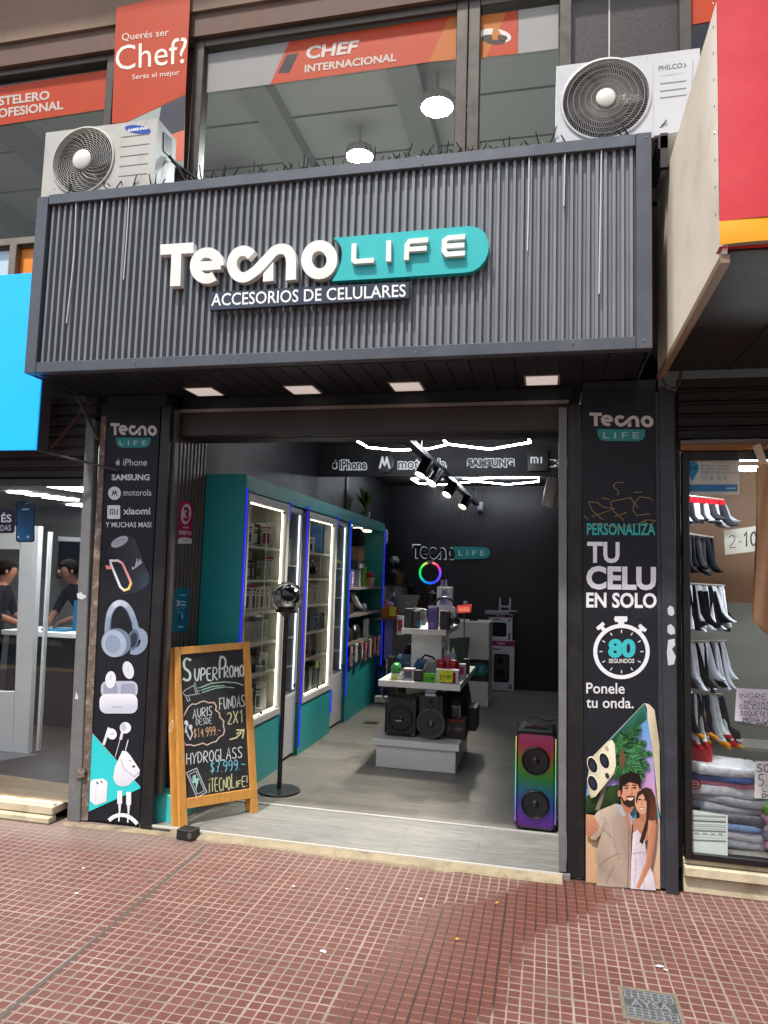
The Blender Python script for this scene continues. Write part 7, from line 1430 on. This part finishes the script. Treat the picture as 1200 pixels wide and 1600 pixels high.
fbox('black box with small print on the middle display shelf', 646.5, 661, 1048, 1066, 1.71, .09, '1d1e21', None, z=Z2, fn=lambda a: [a.line([(649, 1052+i*3), (658, 1052.5+i*3)], .8, '6a6a6e', 1) for i in range(4)])
fbox('green price card on the middle display shelf', 661.5, 680.5, 1052, 1066, 1.705, .01, '5fc42a', None, 'price card', 'price_card', z=Z2, fn=lambda a: hand(a, '$12.999', 664, 679, 1057.5, 1063.5, .5, .8, '17401a'))
fbox('white box with a red figure on the middle display shelf', 680.5, 716, 1047, 1071, 1.735, .09, 'd2cfd0', None, z=Z2, fn=lambda a: (a.poly([(688, 1063), (694, 1060), (697, 1069), (690, 1069)], 'b02030', 1), a.poly([(704, 1052), (712, 1050), (712, 1071), (705, 1070)], 'a81c30', 1)))
fbox('yellow price card in front of the white and red box', 686, 707, 1047.5, 1065, 1.70, .006, 'e2ee1e', None, 'price card', 'price_card', fn=lambda a: (hand(a, '$19.999', 687, 705, 1054, 1062, .5, .8, '4a4a10'), a.line([(691, 1050), (703, 1050.5)], .8, '8a8a20', 1)))
for x0, x1, lab in ((681, 697.5, 'left one of the two red lidded jars on the middle display shelf'), (700, 717, 'right one of the two red lidded jars on the middle display shelf')):
    c = at((x0+x1)/2, 1050, 1.95); r2_ = (at(x1, 1050, 1.95)-at(x0, 1050, 1.95)).length/2; t = thing('red_jar', lab, 'jar', (c.x, 1.95, Z2), 'red jars on the display table'); ht = at(690, 1030, 1.95).z-Z2
    b = MB('b01020'); b.lathe([(.001, 0), (r2_*.95, 0), (r2_, .02), (r2_, ht*.8), (r2_*.85, ht*.95), (r2_*.6, ht), (.001, ht)], (c.x, 1.95, Z2), (0, 0, 1), 20); b.build('jar_body', M_plastic, t); b = MB('d9a0a0'); a = Art(b, YP(1.95-r2_-.001)); a.line([((x0+x1)/2-3, 1036), ((x0+x1)/2+3, 1036)], .9, 'd8a0a0', 1); b.build('label', M_print, t)
for x, y0, c1, lab in ((699, 1016, 'd8608c', 'pink bottle with a white nozzle behind the red jars'), (707.5, 1012, '7fb4c4', 'pale blue bottle with a white nozzle behind the red jars')):
    c = at(x, 1050, 2.12); t = thing('nozzle_bottle', lab, 'bottle', (c.x, 2.12, Z2)); ht = at(x, y0, 2.12).z-Z2; b = MB(c1); b.lathe([(.001, 0), (.028, 0), (.030, ht*.75), (.014, ht*.84)], (c.x, 2.12, Z2), (0, 0, 1), 14); b.build('bottle_body', M_plastic, t); b = MB('e0dcd8'); b.lathe([(.014, ht*.84), (.006, ht), (.001, ht)], (c.x, 2.12, Z2), (0, 0, 1), 10); b.build('nozzle', M_plastic, t)
bag('navy fabric speaker pouch on the middle display shelf', (at(659, 1045, 1.95).x, 1.95, Z2), .12, .13, .15, '2f4664', 'pouch', .15)
bag('grey fabric speaker pouch with a dark strap on the middle display shelf', (at(674, 1045, 1.92).x, 1.92, Z2), .11, .12, .15, '7a7c7d', 'pouch', .15)
b = MB('202227'); q = at(668, 1030, 1.95); b.tube([q+Vector((-.05, 0, 0)), q+Vector((-.02, 0, .035)), q+Vector((.04, 0, .02)), q+Vector((.07, 0, -.01))], .008, 6); tag(b.build('wrist_strap', M_cloth), 'dark wrist strap looped over the pouches', 'strap')
fbox('white and pink box leaning at the right end of the middle display shelf', 716, 727, 1038, 1058, 2.0, .08, 'd2ced2', 'c23a80', z=Z2)
fbox('dark upright item at the right rear corner of the middle display shelf', 724, 733, 1030, 1055, 2.35, .05, '17181b', None, 'case', 'dark_case', z=Z2)
fbox('pale narrow box beside the column on the middle display shelf', 689, 695, 1003, 1045, 2.35, .05, 'c9c8d4', '6a70a8', z=Z2)
bag('black crumpled bag beside the column on the middle display shelf', (at(640, 1020, 2.6).x, 2.7, Z2), .2, .14, .20, '1b1b1e', 'bag', .1)
# lower tier: speakers and boxes
def woofer(b, c, r, rim, cone, cap):
    b.col(rim); b.lathe([(r, 0), (r, .012), (r*.93, .016), (r*.84, .006)], c, (0, -1, 0), 32); b.col(cone); b.lathe([(r*.84, .008), (r*.5, .004), (r*.26, .002)], c, (0, -1, 0), 32); b.col(cap); b.lathe([(r*.27, .001), (r*.2, .007), (.001, .011)], c, (0, -1, 0), 24)
A_, B__ = at(600, 1150, 1.80), at(650, 1154, 1.80); zt_ = at(625, 1091, 1.80).z
t = thing('square_speaker', 'square black speaker with rounded corners on the lowest display tier', 'speaker', ((A_.x+B__.x)/2, 1.9, Z1)); cx_ = (A_.x+B__.x)/2; hw = (B__.x-A_.x)/2; hh = (zt_-Z1)/2
b = MB('17181b'); b.prism([(cx_+x, 1.80, Z1+hh+z) for x, z in rrect(-hw, -hh, hw, hh, .03)], (0, .22, 0)); b.build('cabinet', M_plastic, t, bevel=.012, seg=2)
b = MB(); woofer(b, Vector((cx_, 1.797, Z1+hh*.95)), hw*.78, '222327', '101114', '1a1b1e'); b.build('woofer', M_plastic, t)
b = MB('2a2b2f'); b.tube([(cx_+x, 1.796, Z1+hh+z) for x, z in rrect(-hw*.93, -hh*.93, hw*.93, hh*.93, .03)], .006, 6, closed=True); b.build('front_trim', M_plastic, t); b = MB(); a = Art(b, YP(1.784)); a.line([(618, 1126), (627, 1126.4)], 2.2, 'b9bcbf', 1); b.build('badge', M_print, t)
b = MB('a9acb0'); [b.lathe([(.006, .003), (.001, .004)], (cx_+sx*hw*.84, 1.792, Z1+hh+sz*hh*.84), (0, -1, 0), 8) for sx in (-1, 1) for sz in (-1, 1)]; b.build('screws', M_plastic, t)
t = thing('round_speaker', 'tall black speaker with two grey ringed drivers on the lowest display tier', 'speaker', (at(673, 1158, 1.78).x, 1.9, Z1)); c1, c2 = at(673, 1131, 1.76), at(673, 1096, 1.76); r1_ = (at(696, 1131, 1.76)-c1).length; r2_ = (at(686, 1096, 1.76)-c2).length
b = MB('1c1d20'); out = []
b.prism([(c1.x+x, 1.775, c1.z+z) for x, z in arc(0, 0, r1_*1.0, -r1_*1.0, 150, 390, 24)]+[(c2.x+r2_*1.5, 1.775, c2.z-.02), (c2.x+r2_*1.5, 1.775, c2.z+.05), (c2.x-r2_*1.5, 1.775, c2.z+.05), (c2.x-r2_*1.5, 1.775, c2.z-.02)], (0, .2, 0)); b.build('cabinet', M_plastic, t, bevel=.008)
b = MB(); woofer(b, Vector((c1.x, 1.772, c1.z)), r1_*.98, '5a5c60', '25262b', '1a1b1f'); b.build('woofer', M_plastic, t); b = MB(); woofer(b, Vector((c2.x, 1.768, c2.z)), r2_, '5a5c60', '17181b', '0d0e10'); b.build('tweeter', M_plastic, t)
b = MB('1a1b1e'); b.tube([(c2.x-.055, 1.82, c2.z+.05), (c2.x-.055, 1.82, c2.z+.115), (c2.x-.04, 1.82, c2.z+.128), (c2.x+.04, 1.82, c2.z+.128), (c2.x+.055, 1.82, c2.z+.115), (c2.x+.055, 1.82, c2.z+.05)], .011, 8); b.build('handle', M_plastic, t)
b = MB(); a = Art(b, YP(1.745)); [a.poly([(664, y), (681, y+.6), (681, y+4.6), (664.5, y+4)], 'b9c4d2', 1) for y in (1078, 1083.5)]; b.build('paper_label', M_print, t)
b = MB('7b7d82'); b.lathe([(.012, .014), (.001, .018)], (c1.x, 1.764, c1.z), (0, -1, 0), 10); b.build('centre_badge', M_plastic, t)
fbox('black and dark red boxed gadget on the lowest display tier', 696, 727, 1124, 1150, 1.86, .18, '2a1c1e', None, z=Z1, fn=lambda a: (a.line([(697, 1125.5), (727, 1126.5)], 3, '8a2420', 1), a.poly([(711, 1136), (722, 1137), (721, 1143), (711, 1142)], '6a6060', 1), a.poly([(699, 1136), (705, 1136), (701, 1142)], '7a7070', 1)))
t = fbox('dark grey thermos like cylinder box on the lowest display tier', 704, 718, 1100, 1126, 1.95, .10, '3f4046', None, 'flask', 'flask', M_plastic, at(711, 1126, 1.86).z+.001, .012, lambda a: (a.line([(718.5, 1103), (718, 1124)], 1.6, 'b9b6b0', 1), a.line([(705, 1104), (717, 1105)], 1.5, 'b0aca6', 1)))
gb = bag('black rubbish bag like sack under the right of the middle display shelf', (2.02, 2.3, Z1), .55, .22, .40, '26282b', 'bag', .05, M_plastic)
fbox('dark grey plastic case behind the boxed gadget on the lowest display tier', 724, 744, 1106, 1135, 2.2, .3, '33363a', None, 'case', 'grey_case', z=Z1+.005)
b = MB('8f8072'); b.tube([at(622, 1084, 2.0), at(640, 1086, 2.0), at(658, 1082, 2.0)], .006, 6); tag(b.build('tan_cable', M_plastic), 'tan cable lying over the square black speaker', 'cable')
c = at(609, 1082, 2.1); b = MB('6a5a60'); b.tube([c+Vector((.07*math.cos(k*.314), 0, .07*math.sin(k*.314))) for k in range(20)], .008, 6, closed=True); tag(b.build('wire_ring', M_plastic), 'dark pinkish wire ring at the left under the middle display shelf', 'ring')
fbox('dark carton behind the square speaker under the middle display shelf', 606, 665, 1068, 1090, 2.2, .3, '1c1d20', None, z=Z1)
fbox('small pale box on the floor left of the display table', 585, 603, 1089, 1097, 3.4, .1, 'a9a8a6', None)
fbox('blue plastic water bottle pack by the end of the teal cabinet', 588, 604, 1042, 1085, 4.6, .14, '1c2450', '3a4a90', 'pack', 'bottle_pack', M_plastic)
# ================================================================ CHALKBOARD
L0, R0 = px(287, 1297, ZP(.012)), px(398, 1270, ZP(.030)); e_ = (R0-L0); e_.z = 0; e_.normalize()
nh = Vector((e_.y, -e_.x, 0)); LEAN = .17; up_ = (Vector((0, 0, 1))-nh*LEAN).normalized()
BPn = up_.cross(e_) if up_.cross(e_).dot(nh) > 0 else e_.cross(up_); BP_ = Pl(L0, BPn)
ab = thing('chalkboard_sign', 'wooden framed A board chalked with a super promo, standing at the shop door', 'chalkboard', tuple((L0+R0)/2))
M_pine = mat('varnished_pine', 'd89a48', rough=.4, var=.22, scale=3, stretch=(14, 14, 2.2), bump=.1, bscale=12, coat=.2)
def plank(pts, name='frame_rail', d=.028, m=None): b = MB(); b.prism([px(*p, BP_) for p in pts], -BPn*d); return b.build(name, m or M_pine, ab, bevel=.003)
plank([(273, 1011), (282, 1011), (294, 1297), (281, 1298)], 'leg'); plank([(380, 1003.5), (390, 1002), (404, 1271), (393, 1273)], 'leg')
plank([(282.3, 1011), (379.7, 1003.5), (380.3, 1014), (282.7, 1023)]); plank([(292.2, 1247.5), (391.5, 1232), (392.5, 1247.5), (292.9, 1264)])
M_board = mat('chalkboard_black', '26282b', rough=.7, var=.18, scale=5, dirt='4a4c4e', dscale=4, damt=.45)
b = MB(); b.prism([px(*p, BP_)-BPn*.010 for p in ((282.8, 1022), (380, 1013), (391.5, 1233), (292, 1249))], -BPn*.008); bo = b.build('board', M_board, ab)
# rear frame
for s_, fx in ((0, L0), (1, R0)):
    base = fx-nh*.055+e_*(-.03 if s_ == 0 else -.012); base.z = .010 if s_ == 0 else .030; top = px(273, 1012, BP_) if s_ == 0 else px(385, 1004, BP_); top = top-BPn*.05+e_*(-.014 if s_ == 0 else 0)
    b = MB(); b.bar(base, top, .040, .024, side=e_); b.build('rear_leg', M_pine, ab, bevel=.003)
a0, a1 = L0-nh*.07, R0-nh*.07; b = MB(); b.bar(a0+Vector((0, 0, .16)), a1+Vector((0, 0, .16)), .02, .035); b.build('rear_rail', M_pine, ab, bevel=.002)
b = MB('d9d4c8'); q = px(270, 1125, BP_)+BPn*.003; b.tube([q, q+Vector((-.012, -.01, -.03)), q+Vector((-.016, -.01, -.06)), q+Vector((-.004, -.01, -.07)), q+Vector((.006, -.005, -.03)), q], .0022, 5); b.build('string_loop', M_cloth, ab)
ch = zc(220, 960, 4.2857); b = MB(); a = Art(b, Pl(L0-BPn*.0095, BPn)); random.seed(77)
Wc, Yc, Bc, Oc, Gc = 'dde3e2', 'd8d8a0', '7fc4dc', 'd8b088', 'a9dcc4'
def hz(st, x0, x1, y0, y1, drop, wd, col, big=()): (p0, p1) = ch([(x0, y0), (x1, y1)]); hand(a, st, p0[0], p1[0], p0[1], p1[1], drop/4.2857, wd/4.2857, col, 1, .04, big)
hz('S', 276, 350, 290, 448, -8, 15, 'cfe0da'); hz('UPER', 358, 520, 362, 446, -8, 9, 'd4e4de'); hz('P', 522, 582, 285, 428, 0, 13, 'd4e4de'); hz('ROMO', 556, 694, 345, 424, -10, 9, 'dfe6e3')
a.line(ch([(400, 490), (470, 462), (560, 452), (640, 458), (684, 474)]), 1.8, 'a9d4c0', 1); a.line(ch([(405, 508), (480, 482), (560, 476)]), 1.6, 'a9d4c0', 1); a.line(ch([(410, 524), (500, 494), (570, 486), (628, 492)]), 1.4, 'a9d4c0', 1)
a.line(ch([(280, 525), (300, 505), (355, 475), (372, 535), (300, 545), (280, 525)]), 1.2, 'b9c4c6', 1); a.line(ch([(300, 545), (315, 582), (328, 575), (318, 542)]), 1.2, 'b9c4c6', 1); [a.line(ch([(380, 495+k*18), (398, 488+k*22)]), 1, 'b9c4c6', 1) for k in range(3)]; a.line(ch([(355, 475), (362, 455), (380, 530)]), 1.2, 'b9c4c6', 1)
hz('FUNDAS', 524, 700, 560, 640, -26, 5.5, Wc); hz('2X1', 576, 694, 655, 736, -22, 7, Yc)
a.line(ch([(595, 838), (640, 825), (672, 792)]), 2.2, 'e2dfa8', 1); a.line(ch([(640, 775), (690, 772), (680, 832)]), 2, 'e2dfa8', 1); a.line(ch([(640, 800), (690, 772)]), 1.8, 'e2dfa8', 1)
a.line(ch([(288, 680), (300, 655), (318, 620), (345, 600), (370, 602), (395, 588), (425, 580), (455, 592), (490, 590), (505, 615), (500, 640), (525, 660), (530, 690), (555, 715), (552, 745), (560, 775), (552, 805), (525, 822), (505, 850), (470, 860), (445, 875), (415, 862), (385, 872), (355, 880), (330, 872), (300, 875), (288, 850)]), 2, 'dcc0b4', 1)
hz('AURIS', 346, 482, 636, 698, -28, 5.5, Wc); hz('DESDE', 368, 478, 700, 742, -14, 4.5, 'c9cfd0'); hz('$14.999.-', 352, 536, 765, 826, -22, 5, Oc)
a.line(ch([(300, 720), (315, 735), (300, 760), (310, 800), (330, 838), (345, 800), (330, 755)]), 1.8, 'dfe6ea', 1); a.poly(ell(*ch([(302, 725)])[0], 3.2, 3.6), 'dfe6ea', 1); a.poly(ell(*ch([(332, 755)])[0], 3, 4), 'dfe6ea', 1); a.line(ch([(296, 792), (300, 770)]), 1.8, 'dfe6ea', 1)
hz('HYDROGLASS', 302, 684, 930, 1006, -50, 6.5, Wc); hz('$7.999.-', 462, 704, 985, 1060, -22, 6.5, Bc); hz('¡TECNO', 452, 604, 1100, 1190, -18, 6, Yc); hz('LifE!', 604, 716, 1092, 1162, -14, 6, Yc, (0,))
a.line(ch([(304, 1060), (372, 1030), (440, 1190), (374, 1226)]), 1.6, 'c4cdd4', 1, closed=True); a.line(ch([(322, 1072), (368, 1050), (424, 1180), (378, 1204)]), 1.1, 'c4cdd4', 1, closed=True); a.poly(ch([(345, 1080), (368, 1072), (366, 1098), (386, 1094), (382, 1130), (368, 1180), (366, 1130), (346, 1128)]), 'a9e4cc', 1)
b.build('chalk_lettering', mat('chalk', rough=.95, var=.22, scale=90), bo)
# small black box wedged under its foot
q0, q1, q2 = px(275, 1312, ZP(0)), px(299, 1316, ZP(0)), px(312, 1309, ZP(0)); h_ = .058
t = thing('small_black_box', 'small black box lying on the pavement at the foot of the chalkboard', 'box', tuple(q1)); e1 = q0-q1; e2 = q2-q1; b = MB('1d1d1f'); b.prism([q1+Vector((0, 0, .001)), q0+Vector((0, 0, .001)), q0+e2+Vector((0, 0, .001)), q2+Vector((0, 0, .001))], (0, 0, h_)); b.build('carton', M_card, t, bevel=.002)
nb = Vector((-(q1-q0).y, (q1-q0).x, 0)).normalized(); nb = nb if nb.dot(CAM-q1) > 0 else -nb
b = MB(); a = Art(b, Pl(q1+nb*.0005, nb)); a.ring(296, 1306, 2.6, 4, .7, '8a8a8c', 1); a.line([(295.5, 1303), (296.5, 1309)], .7, '8a8a8c', 1); b.build('print', M_print, t)
# ================================================================ STAND WITH CHROME HEAD
bx_, by_ = .951, .852; t = thing('chrome_head_stand', 'chrome ball headed device with a black lens on a tall black pole in the doorway', 'stand', (bx_, by_, .028))
b = MB('1d1d20'); b.lathe([(.001, .020), (.02, .022), (.12, .014), (.145, .010), (.15, .004), (.15, 0)], (bx_, by_, .0285), (0, 0, 1), 40); b.build('base_plate', M_plastic, t); b = MB('1b1b1e'); b.tube([(bx_, by_, .045), (bx_-.002, by_, 1.25)], .0165, 14); b.build('pole', M_plastic, t)
b = MB('141416'); b.lathe([(.001, 0), (.02, .0), (.035, .02), (.075, .035), (.08, .05), (.07, .058), (.001, .06)], (bx_, by_, 1.238), (0, 0, 1), 24); b.build('cup', M_plastic, t)
hc = Vector((bx_-.002, by_, 1.378)); vd = (CAM-hc).normalized(); vd = (vd+Vector((.10, 0, .22))).normalized()
b = MB(); b.ball(hc, .098, 32, 20); b.build('chrome_ball', M_chrome, t)
b = MB(); b.tube([hc+(RT*math.cos(k*.2094)+Vector((0, 0, 1))*math.sin(k*.2094))*.104+vd*.0 for k in range(30)], .010, 8, closed=True);  b.lathe([(.062, .07), (.058, .095), (.052, .105)], hc, vd, 28); b.build('chrome_rings', M_chrome, t)
b = MB('060607'); b.lathe([(.052, .10), (.045, .112), (.02, .118), (.001, .119)], hc+vd*.004, vd, 28); b.build('lens', mat('black_lens', '050506', rough=.12, var=0), t)
# ================================================================ RAINBOW SPEAKER
x0, x1, Y0, z1 = 2.588, 2.834, .60, .632; t = thing('party_speaker', 'tall party speaker with a rainbow lit front and two woofers in the doorway', 'speaker', ((x0+x1)/2, Y0+.12, .03)); cx_ = (x0+x1)/2; hw = (x1-x0)/2; hh = (z1-.032)/2; cz = .032+hh
b = MB('17181a'); b.prism([(cx_+x, Y0, cz+z) for x, z in rrect(-hw, -hh, hw, hh, .03)], (0, .25, 0)); b.build('cabinet', M_plastic, t, bevel=.012, seg=2)
m = bpy.data.materials.new('rainbow_lit_grille'); m.use_nodes = True; nt = m.node_tree; bs_ = nt.nodes['Principled BSDF']; geo = node(nt, 'ShaderNodeNewGeometry'); sx = node(nt, 'ShaderNodeSeparateXYZ'); nt.links.new(geo.outputs['Position'], sx.inputs[0])
mr = node(nt, 'ShaderNodeMapRange'); mr.inputs[1].default_value = .045; mr.inputs[2].default_value = .62; nt.links.new(sx.outputs[2], mr.inputs[0])
ad = node(nt, 'ShaderNodeMath', operation='MULTIPLY_ADD'); xx = node(nt, 'ShaderNodeMapRange'); xx.inputs[1].default_value = x0; xx.inputs[2].default_value = x1; nt.links.new(sx.outputs[0], xx.inputs[0]); nt.links.new(xx.outputs[0], ad.inputs[0]); ad.inputs[1].default_value = .06; nt.links.new(mr.outputs[0], ad.inputs[2])
cr = node(nt, 'ShaderNodeValToRGB'); nt.links.new(ad.outputs[0], cr.inputs[0]); els = cr.color_ramp.elements
for i, (p_, c_) in enumerate(((0.0, (.10, .012, .16)), (.14, (.10, .02, .30)), (.28, (.02, .05, .32)), (.42, (.01, .14, .18)), (.55, (.02, .20, .03)), (.68, (.12, .17, .02)), (.80, (.32, .06, .03)), (.90, (.35, .02, .09)), (1.0, (.30, .05, .14)))):
    e = els[i] if i < 2 else els.new(p_); e.position = p_; e.color = (*c_, 1)
wv = node(nt, 'ShaderNodeTexWave'); wv.inputs['Scale'].default_value = 46; wv.bands_direction = 'X'; nt.links.new(geo.outputs['Position'], wv.inputs[0]); w2 = node(nt, 'ShaderNodeMapRange'); w2.inputs[3].default_value = .3; w2.inputs[4].default_value = .5; nt.links.new(wv.outputs[0], w2.inputs[0])
vm = node(nt, 'ShaderNodeVectorMath', operation='SCALE'); nt.links.new(cr.outputs[0], vm.inputs[0]); nt.links.new(w2.outputs[0], vm.inputs['Scale']); nt.links.new(vm.outputs[0], bs_.inputs['Base Color']); nt.links.new(vm.outputs[0], bs_.inputs['Emission Color']); bs_.inputs['Emission Strength'].default_value = .35; bs_.inputs['Roughness'].default_value = .25
b = MB(); b.prism([(cx_+x, Y0-.004, cz+z) for x, z in rrect(-hw*.88, -hh*.94, hw*.88, hh*.90, .02)], (0, .004, 0)); b.build('lit_grille', m, t)
for zz in (cz+.115, cz-.145): b = MB(); woofer(b, Vector((cx_, Y0-.006, zz)), hw*.70, '141416', '1b1a1c', '17171a'); b.build('woofer', M_plastic, t)
b = MB(); 
for s_ in (-1, 1):
    zs = [cz-hh*.85+2*hh*.85*k/8 for k in range(9)]; cc = [colorsys.hsv_to_rgb((.75-.6*k/8) % 1, .8, .5) for k in range(9)]; xx_ = cx_+s_*hw*.96
    b.add([(xx_-.004, Y0-.0065, z) for z in zs]+[(xx_+.004, Y0-.0065, z) for z in zs], [(k, k+1, 10+k, 9+k) for k in range(8)], cc+cc)
b.build('side_light_strips', M_ledc, t)
b = MB('1a1b1d'); b.tube([(cx_+x, Y0-.004, cz+z) for x, z in rrect(-hw*.92, -hh*.965, hw*.92, hh*.93, .025)], .006, 6, closed=True); b.box(cx_-.07, cx_+.07, Y0+.03, Y0+.16, z1-.004, z1+.012); b.build('front_rim', M_plastic, t); b = MB('5a2426'); b.box(cx_-.035, cx_+.035, Y0+.04, Y0+.09, z1+.0125, z1+.02); b.build('control_panel', M_plastic, t)
b = MB('141416'); b.tube([(cx_-.04, Y0+.12, z1+.012), (cx_-.045, Y0+.12, z1+.05), (cx_+.02, Y0+.12, z1+.055), (cx_+.06, Y0+.14, z1+.03), (cx_+.30, Y0+.2, z1+.07)], .003, 5); tag(b.build('speaker_cable', M_plastic), 'thin black cable running from the top of the rainbow speaker', 'cable')
# ================================================================ ON THE PAVEMENT
P = [px(x, y, ZP(0)) for x, y in ((974, 1549), (1049, 1553), (1058, 1604), (974, 1600))]; xa, xb = 3.062, 3.245; ya, yb = -1.165, -.985
t = thing('access_cover', 'small square iron utility cover set in the pavement at the lower right', 'utility cover', ((xa+xb)/2, (ya+yb)/2, 0)); M_iron = mat('cast_iron', '5b5e62', rough=.55, metal=.5, var=.3, scale=30, dirt='8b8276', dscale=18, damt=.6, bump=.2, bscale=80)
b = MB(); 
for q in ((xa-.016, xb+.016, yb, yb+.016), (xa-.016, xb+.016, ya-.016, ya), (xa-.016, xa, ya, yb), (xb, xb+.016, ya, yb)): b.box(q[0], q[1], q[2], q[3], -.01, .0045)
b.build('mortar_frame', mat('cover_mortar', '6f665a', rough=.9, var=.3, scale=30), t); b = MB(); b.box(xa, xb, ya, yb, -.02, .0015); pl_ = b.build('plate', M_iron, t)
b = MB(); n = 7
for i in range(n+1): x = xa+.006+(xb-xa-.012)*i/n; b.box(x-.003, x+.003, ya+.004, ya+.062, .0015, .0045); b.box(x-.003, x+.003, yb-.062, yb-.004, .0015, .0045)
for k in range(4): b.box(xa+.004, xb-.004, yb-.008-.018*k, yb-.004-.018*k, .0015, .0043); b.box(xa+.004, xb-.004, ya+.004+.018*k, ya+.008+.018*k, .0015, .0043)
M_iron2 = mat('worn_iron', '84878a', rough=.5, metal=.3, var=.3, scale=40); b.build('raised_grid', M_iron2, t)
vs, fs = glyphs('AYSA', .02); b = MB(); b.flat([Vector((xa+.02+u*(xb-xa-.04), (ya+yb)/2-.02+v*.045, .0015)) for u, v in vs], fs, (0, 0, 1), 0, .003); b.build('raised_lettering', M_iron2, t)
for (x, y), lab in (((777, 1411), 'yellow fallen leaf on the damp pavement nearer the shop'), ((715, 1468), 'yellow fallen leaf on the damp pavement further from the shop')):
    c = px(x, y, ZP(.003)); b = MB('c9962c'); b.add([c+Vector((-.011, 0, 0)), c+Vector((-.003, -.010, .002)), c+Vector((.010, -.004, .005)), c+Vector((.006, .010, .001)), c+Vector((-.005, .008, .006))], [(0, 1, 2, 3, 4)]); tag(b.build('fallen_leaf', M_card), lab, 'leaf', 'fallen leaves')
for (x, y), s_, lab in (((1030, 1510), .022, 'crumpled white paper scrap above the utility cover'), ((505, 1487), .019, 'white scrap on the dry pavement near the middle'), ((656, 1405), .013, 'white fleck at the upper left edge of the damp patch'), ((700, 1404), .006, 'tiny white fleck on the upper damp patch'), ((542, 1389), .008, 'small white fleck on the dry pavement below the doorway'), ((459, 1385), .012, 'white fleck on the pavement below the chalkboard'), ((130, 1357), .012, 'white fleck on the worn left pavement nearer the wall'), ((120, 1396), .010, 'white fleck on the worn left pavement further from the wall'), ((1040, 1516), .013, 'second small white paper scrap above the utility cover')):
    c = px(x, y, ZP(.003)); n = 6; b = MB('d9d9d6'); b.add([c+Vector((s_*math.cos(k*1.05+x)*random.uniform(.5, 1.1), s_*.75*math.sin(k*1.05+x)*random.uniform(.5, 1.1), random.uniform(0, s_*.35))) for k in range(n)]+[c+Vector((0, 0, s_*.3))], [(k, (k+1) % n, n) for k in range(n)]); tag(b.build('paper_scrap', M_card), lab, 'litter', 'litter on the pavement')
# dirty long joint across the pavement on the left
b = MB('4f4e49'); Pj = [px(x, y, ZP(.0012)) for x, y in ((-8, 1597), (80, 1524), (170, 1449), (240, 1391), (300, 1341), (322, 1319))]; vs = []
for i, p in enumerate(Pj): w_ = .008*random.uniform(.8, 1.2); vs += [p+Vector((-w_, 0, 0)), p+Vector((w_, 0, 0))]
b.add(vs, [(2*i, 2*i+1, 2*i+3, 2*i+2) for i in range(len(Pj)-1)]); struct(b.build('pavement_joint', mat('grey_mortar', rough=.9, var=.3, scale=40)))
# ================================================================ THE STREET BEHIND (seen only in glass and chrome)
bus = thing('city_bus', 'white and blue city bus standing in the street opposite the shops', 'bus', (-8.5, -8.2, -.12))
b = MB('cfd3d6'); b.box(-14, -3.0, -9.4, -6.9, .25, 3.0); b.build('body', M_paint, bus, bevel=.08, seg=2); b = MB('2f5fa0'); b.box(-13.9, -3.1, -6.9, -6.885, 2.42, 2.85); b.build('destination_band', M_paint, bus)
b = MB('10151c'); [b.box(-13.7+k*1.55, -12.35+k*1.55, -6.9, -6.88, 1.35, 2.3) for k in range(7)]; b.build('windows', mat('bus_glass', '0d1116', rough=.08, var=0), bus)
vs, fs = glyphs('JOSE C. PAZ', .02); b = MB('e8ecf2'); b.flat([Vector((-6.2-u*3.0, -6.884, 2.50+v*.26)) for u, v in vs], fs, (0, 1, 0), 0, .003); b.build('lettering', M_print, bus)
for x in (-12.2, -5.0):
    b = MB('141416'); b.lathe([(.3, -.12), (.48, -.12), (.5, -.06), (.5, .06), (.48, .12), (.001, .12)], (x, -7.05, .38), (0, 1, 0), 28); w_ = b.build('wheel', M_plastic, bus); b = MB('8d9094'); b.lathe([(.28, .125), (.1, .13), (.001, .14)], (x, -7.05, .38), (0, 1, 0), 20); b.build('rim', M_plastic, w_)
for x0, x1, h, c_, lab in ((-38, -20, 7, 'cfc3b4', 'tan apartment block across the street at the far left'), (-19.9, -8, 6.2, 'b9bbbd', 'grey office block across the street on the left'), (-7.9, 5, 7.5, 'dcd0be', 'cream apartment block straight across the street'), (5.1, 16, 6.5, 'c9ae9c', 'brick toned block across the street on the right'), (16.1, 38, 8, 'c9c7c0', 'pale block across the street at the far right')):
    t = thing('apartment_block', lab, 'building', ((x0+x1)/2, -20, .02)); b = MB(c_); b.box(x0, x1, -26, -17, .02, h); b.build('wall', M_paint, t); b = MB('2a2f36'); W2 = []
    for zf in range(int(h//3)):
        for k in range(int((x1-x0)//2.6)): xa_ = x0+.8+k*2.6; b.box(xa_, xa_+1.5, -17.02, -16.98, zf*3+1.0, zf*3+2.5)
    b.build('windows', M_plastic, t)
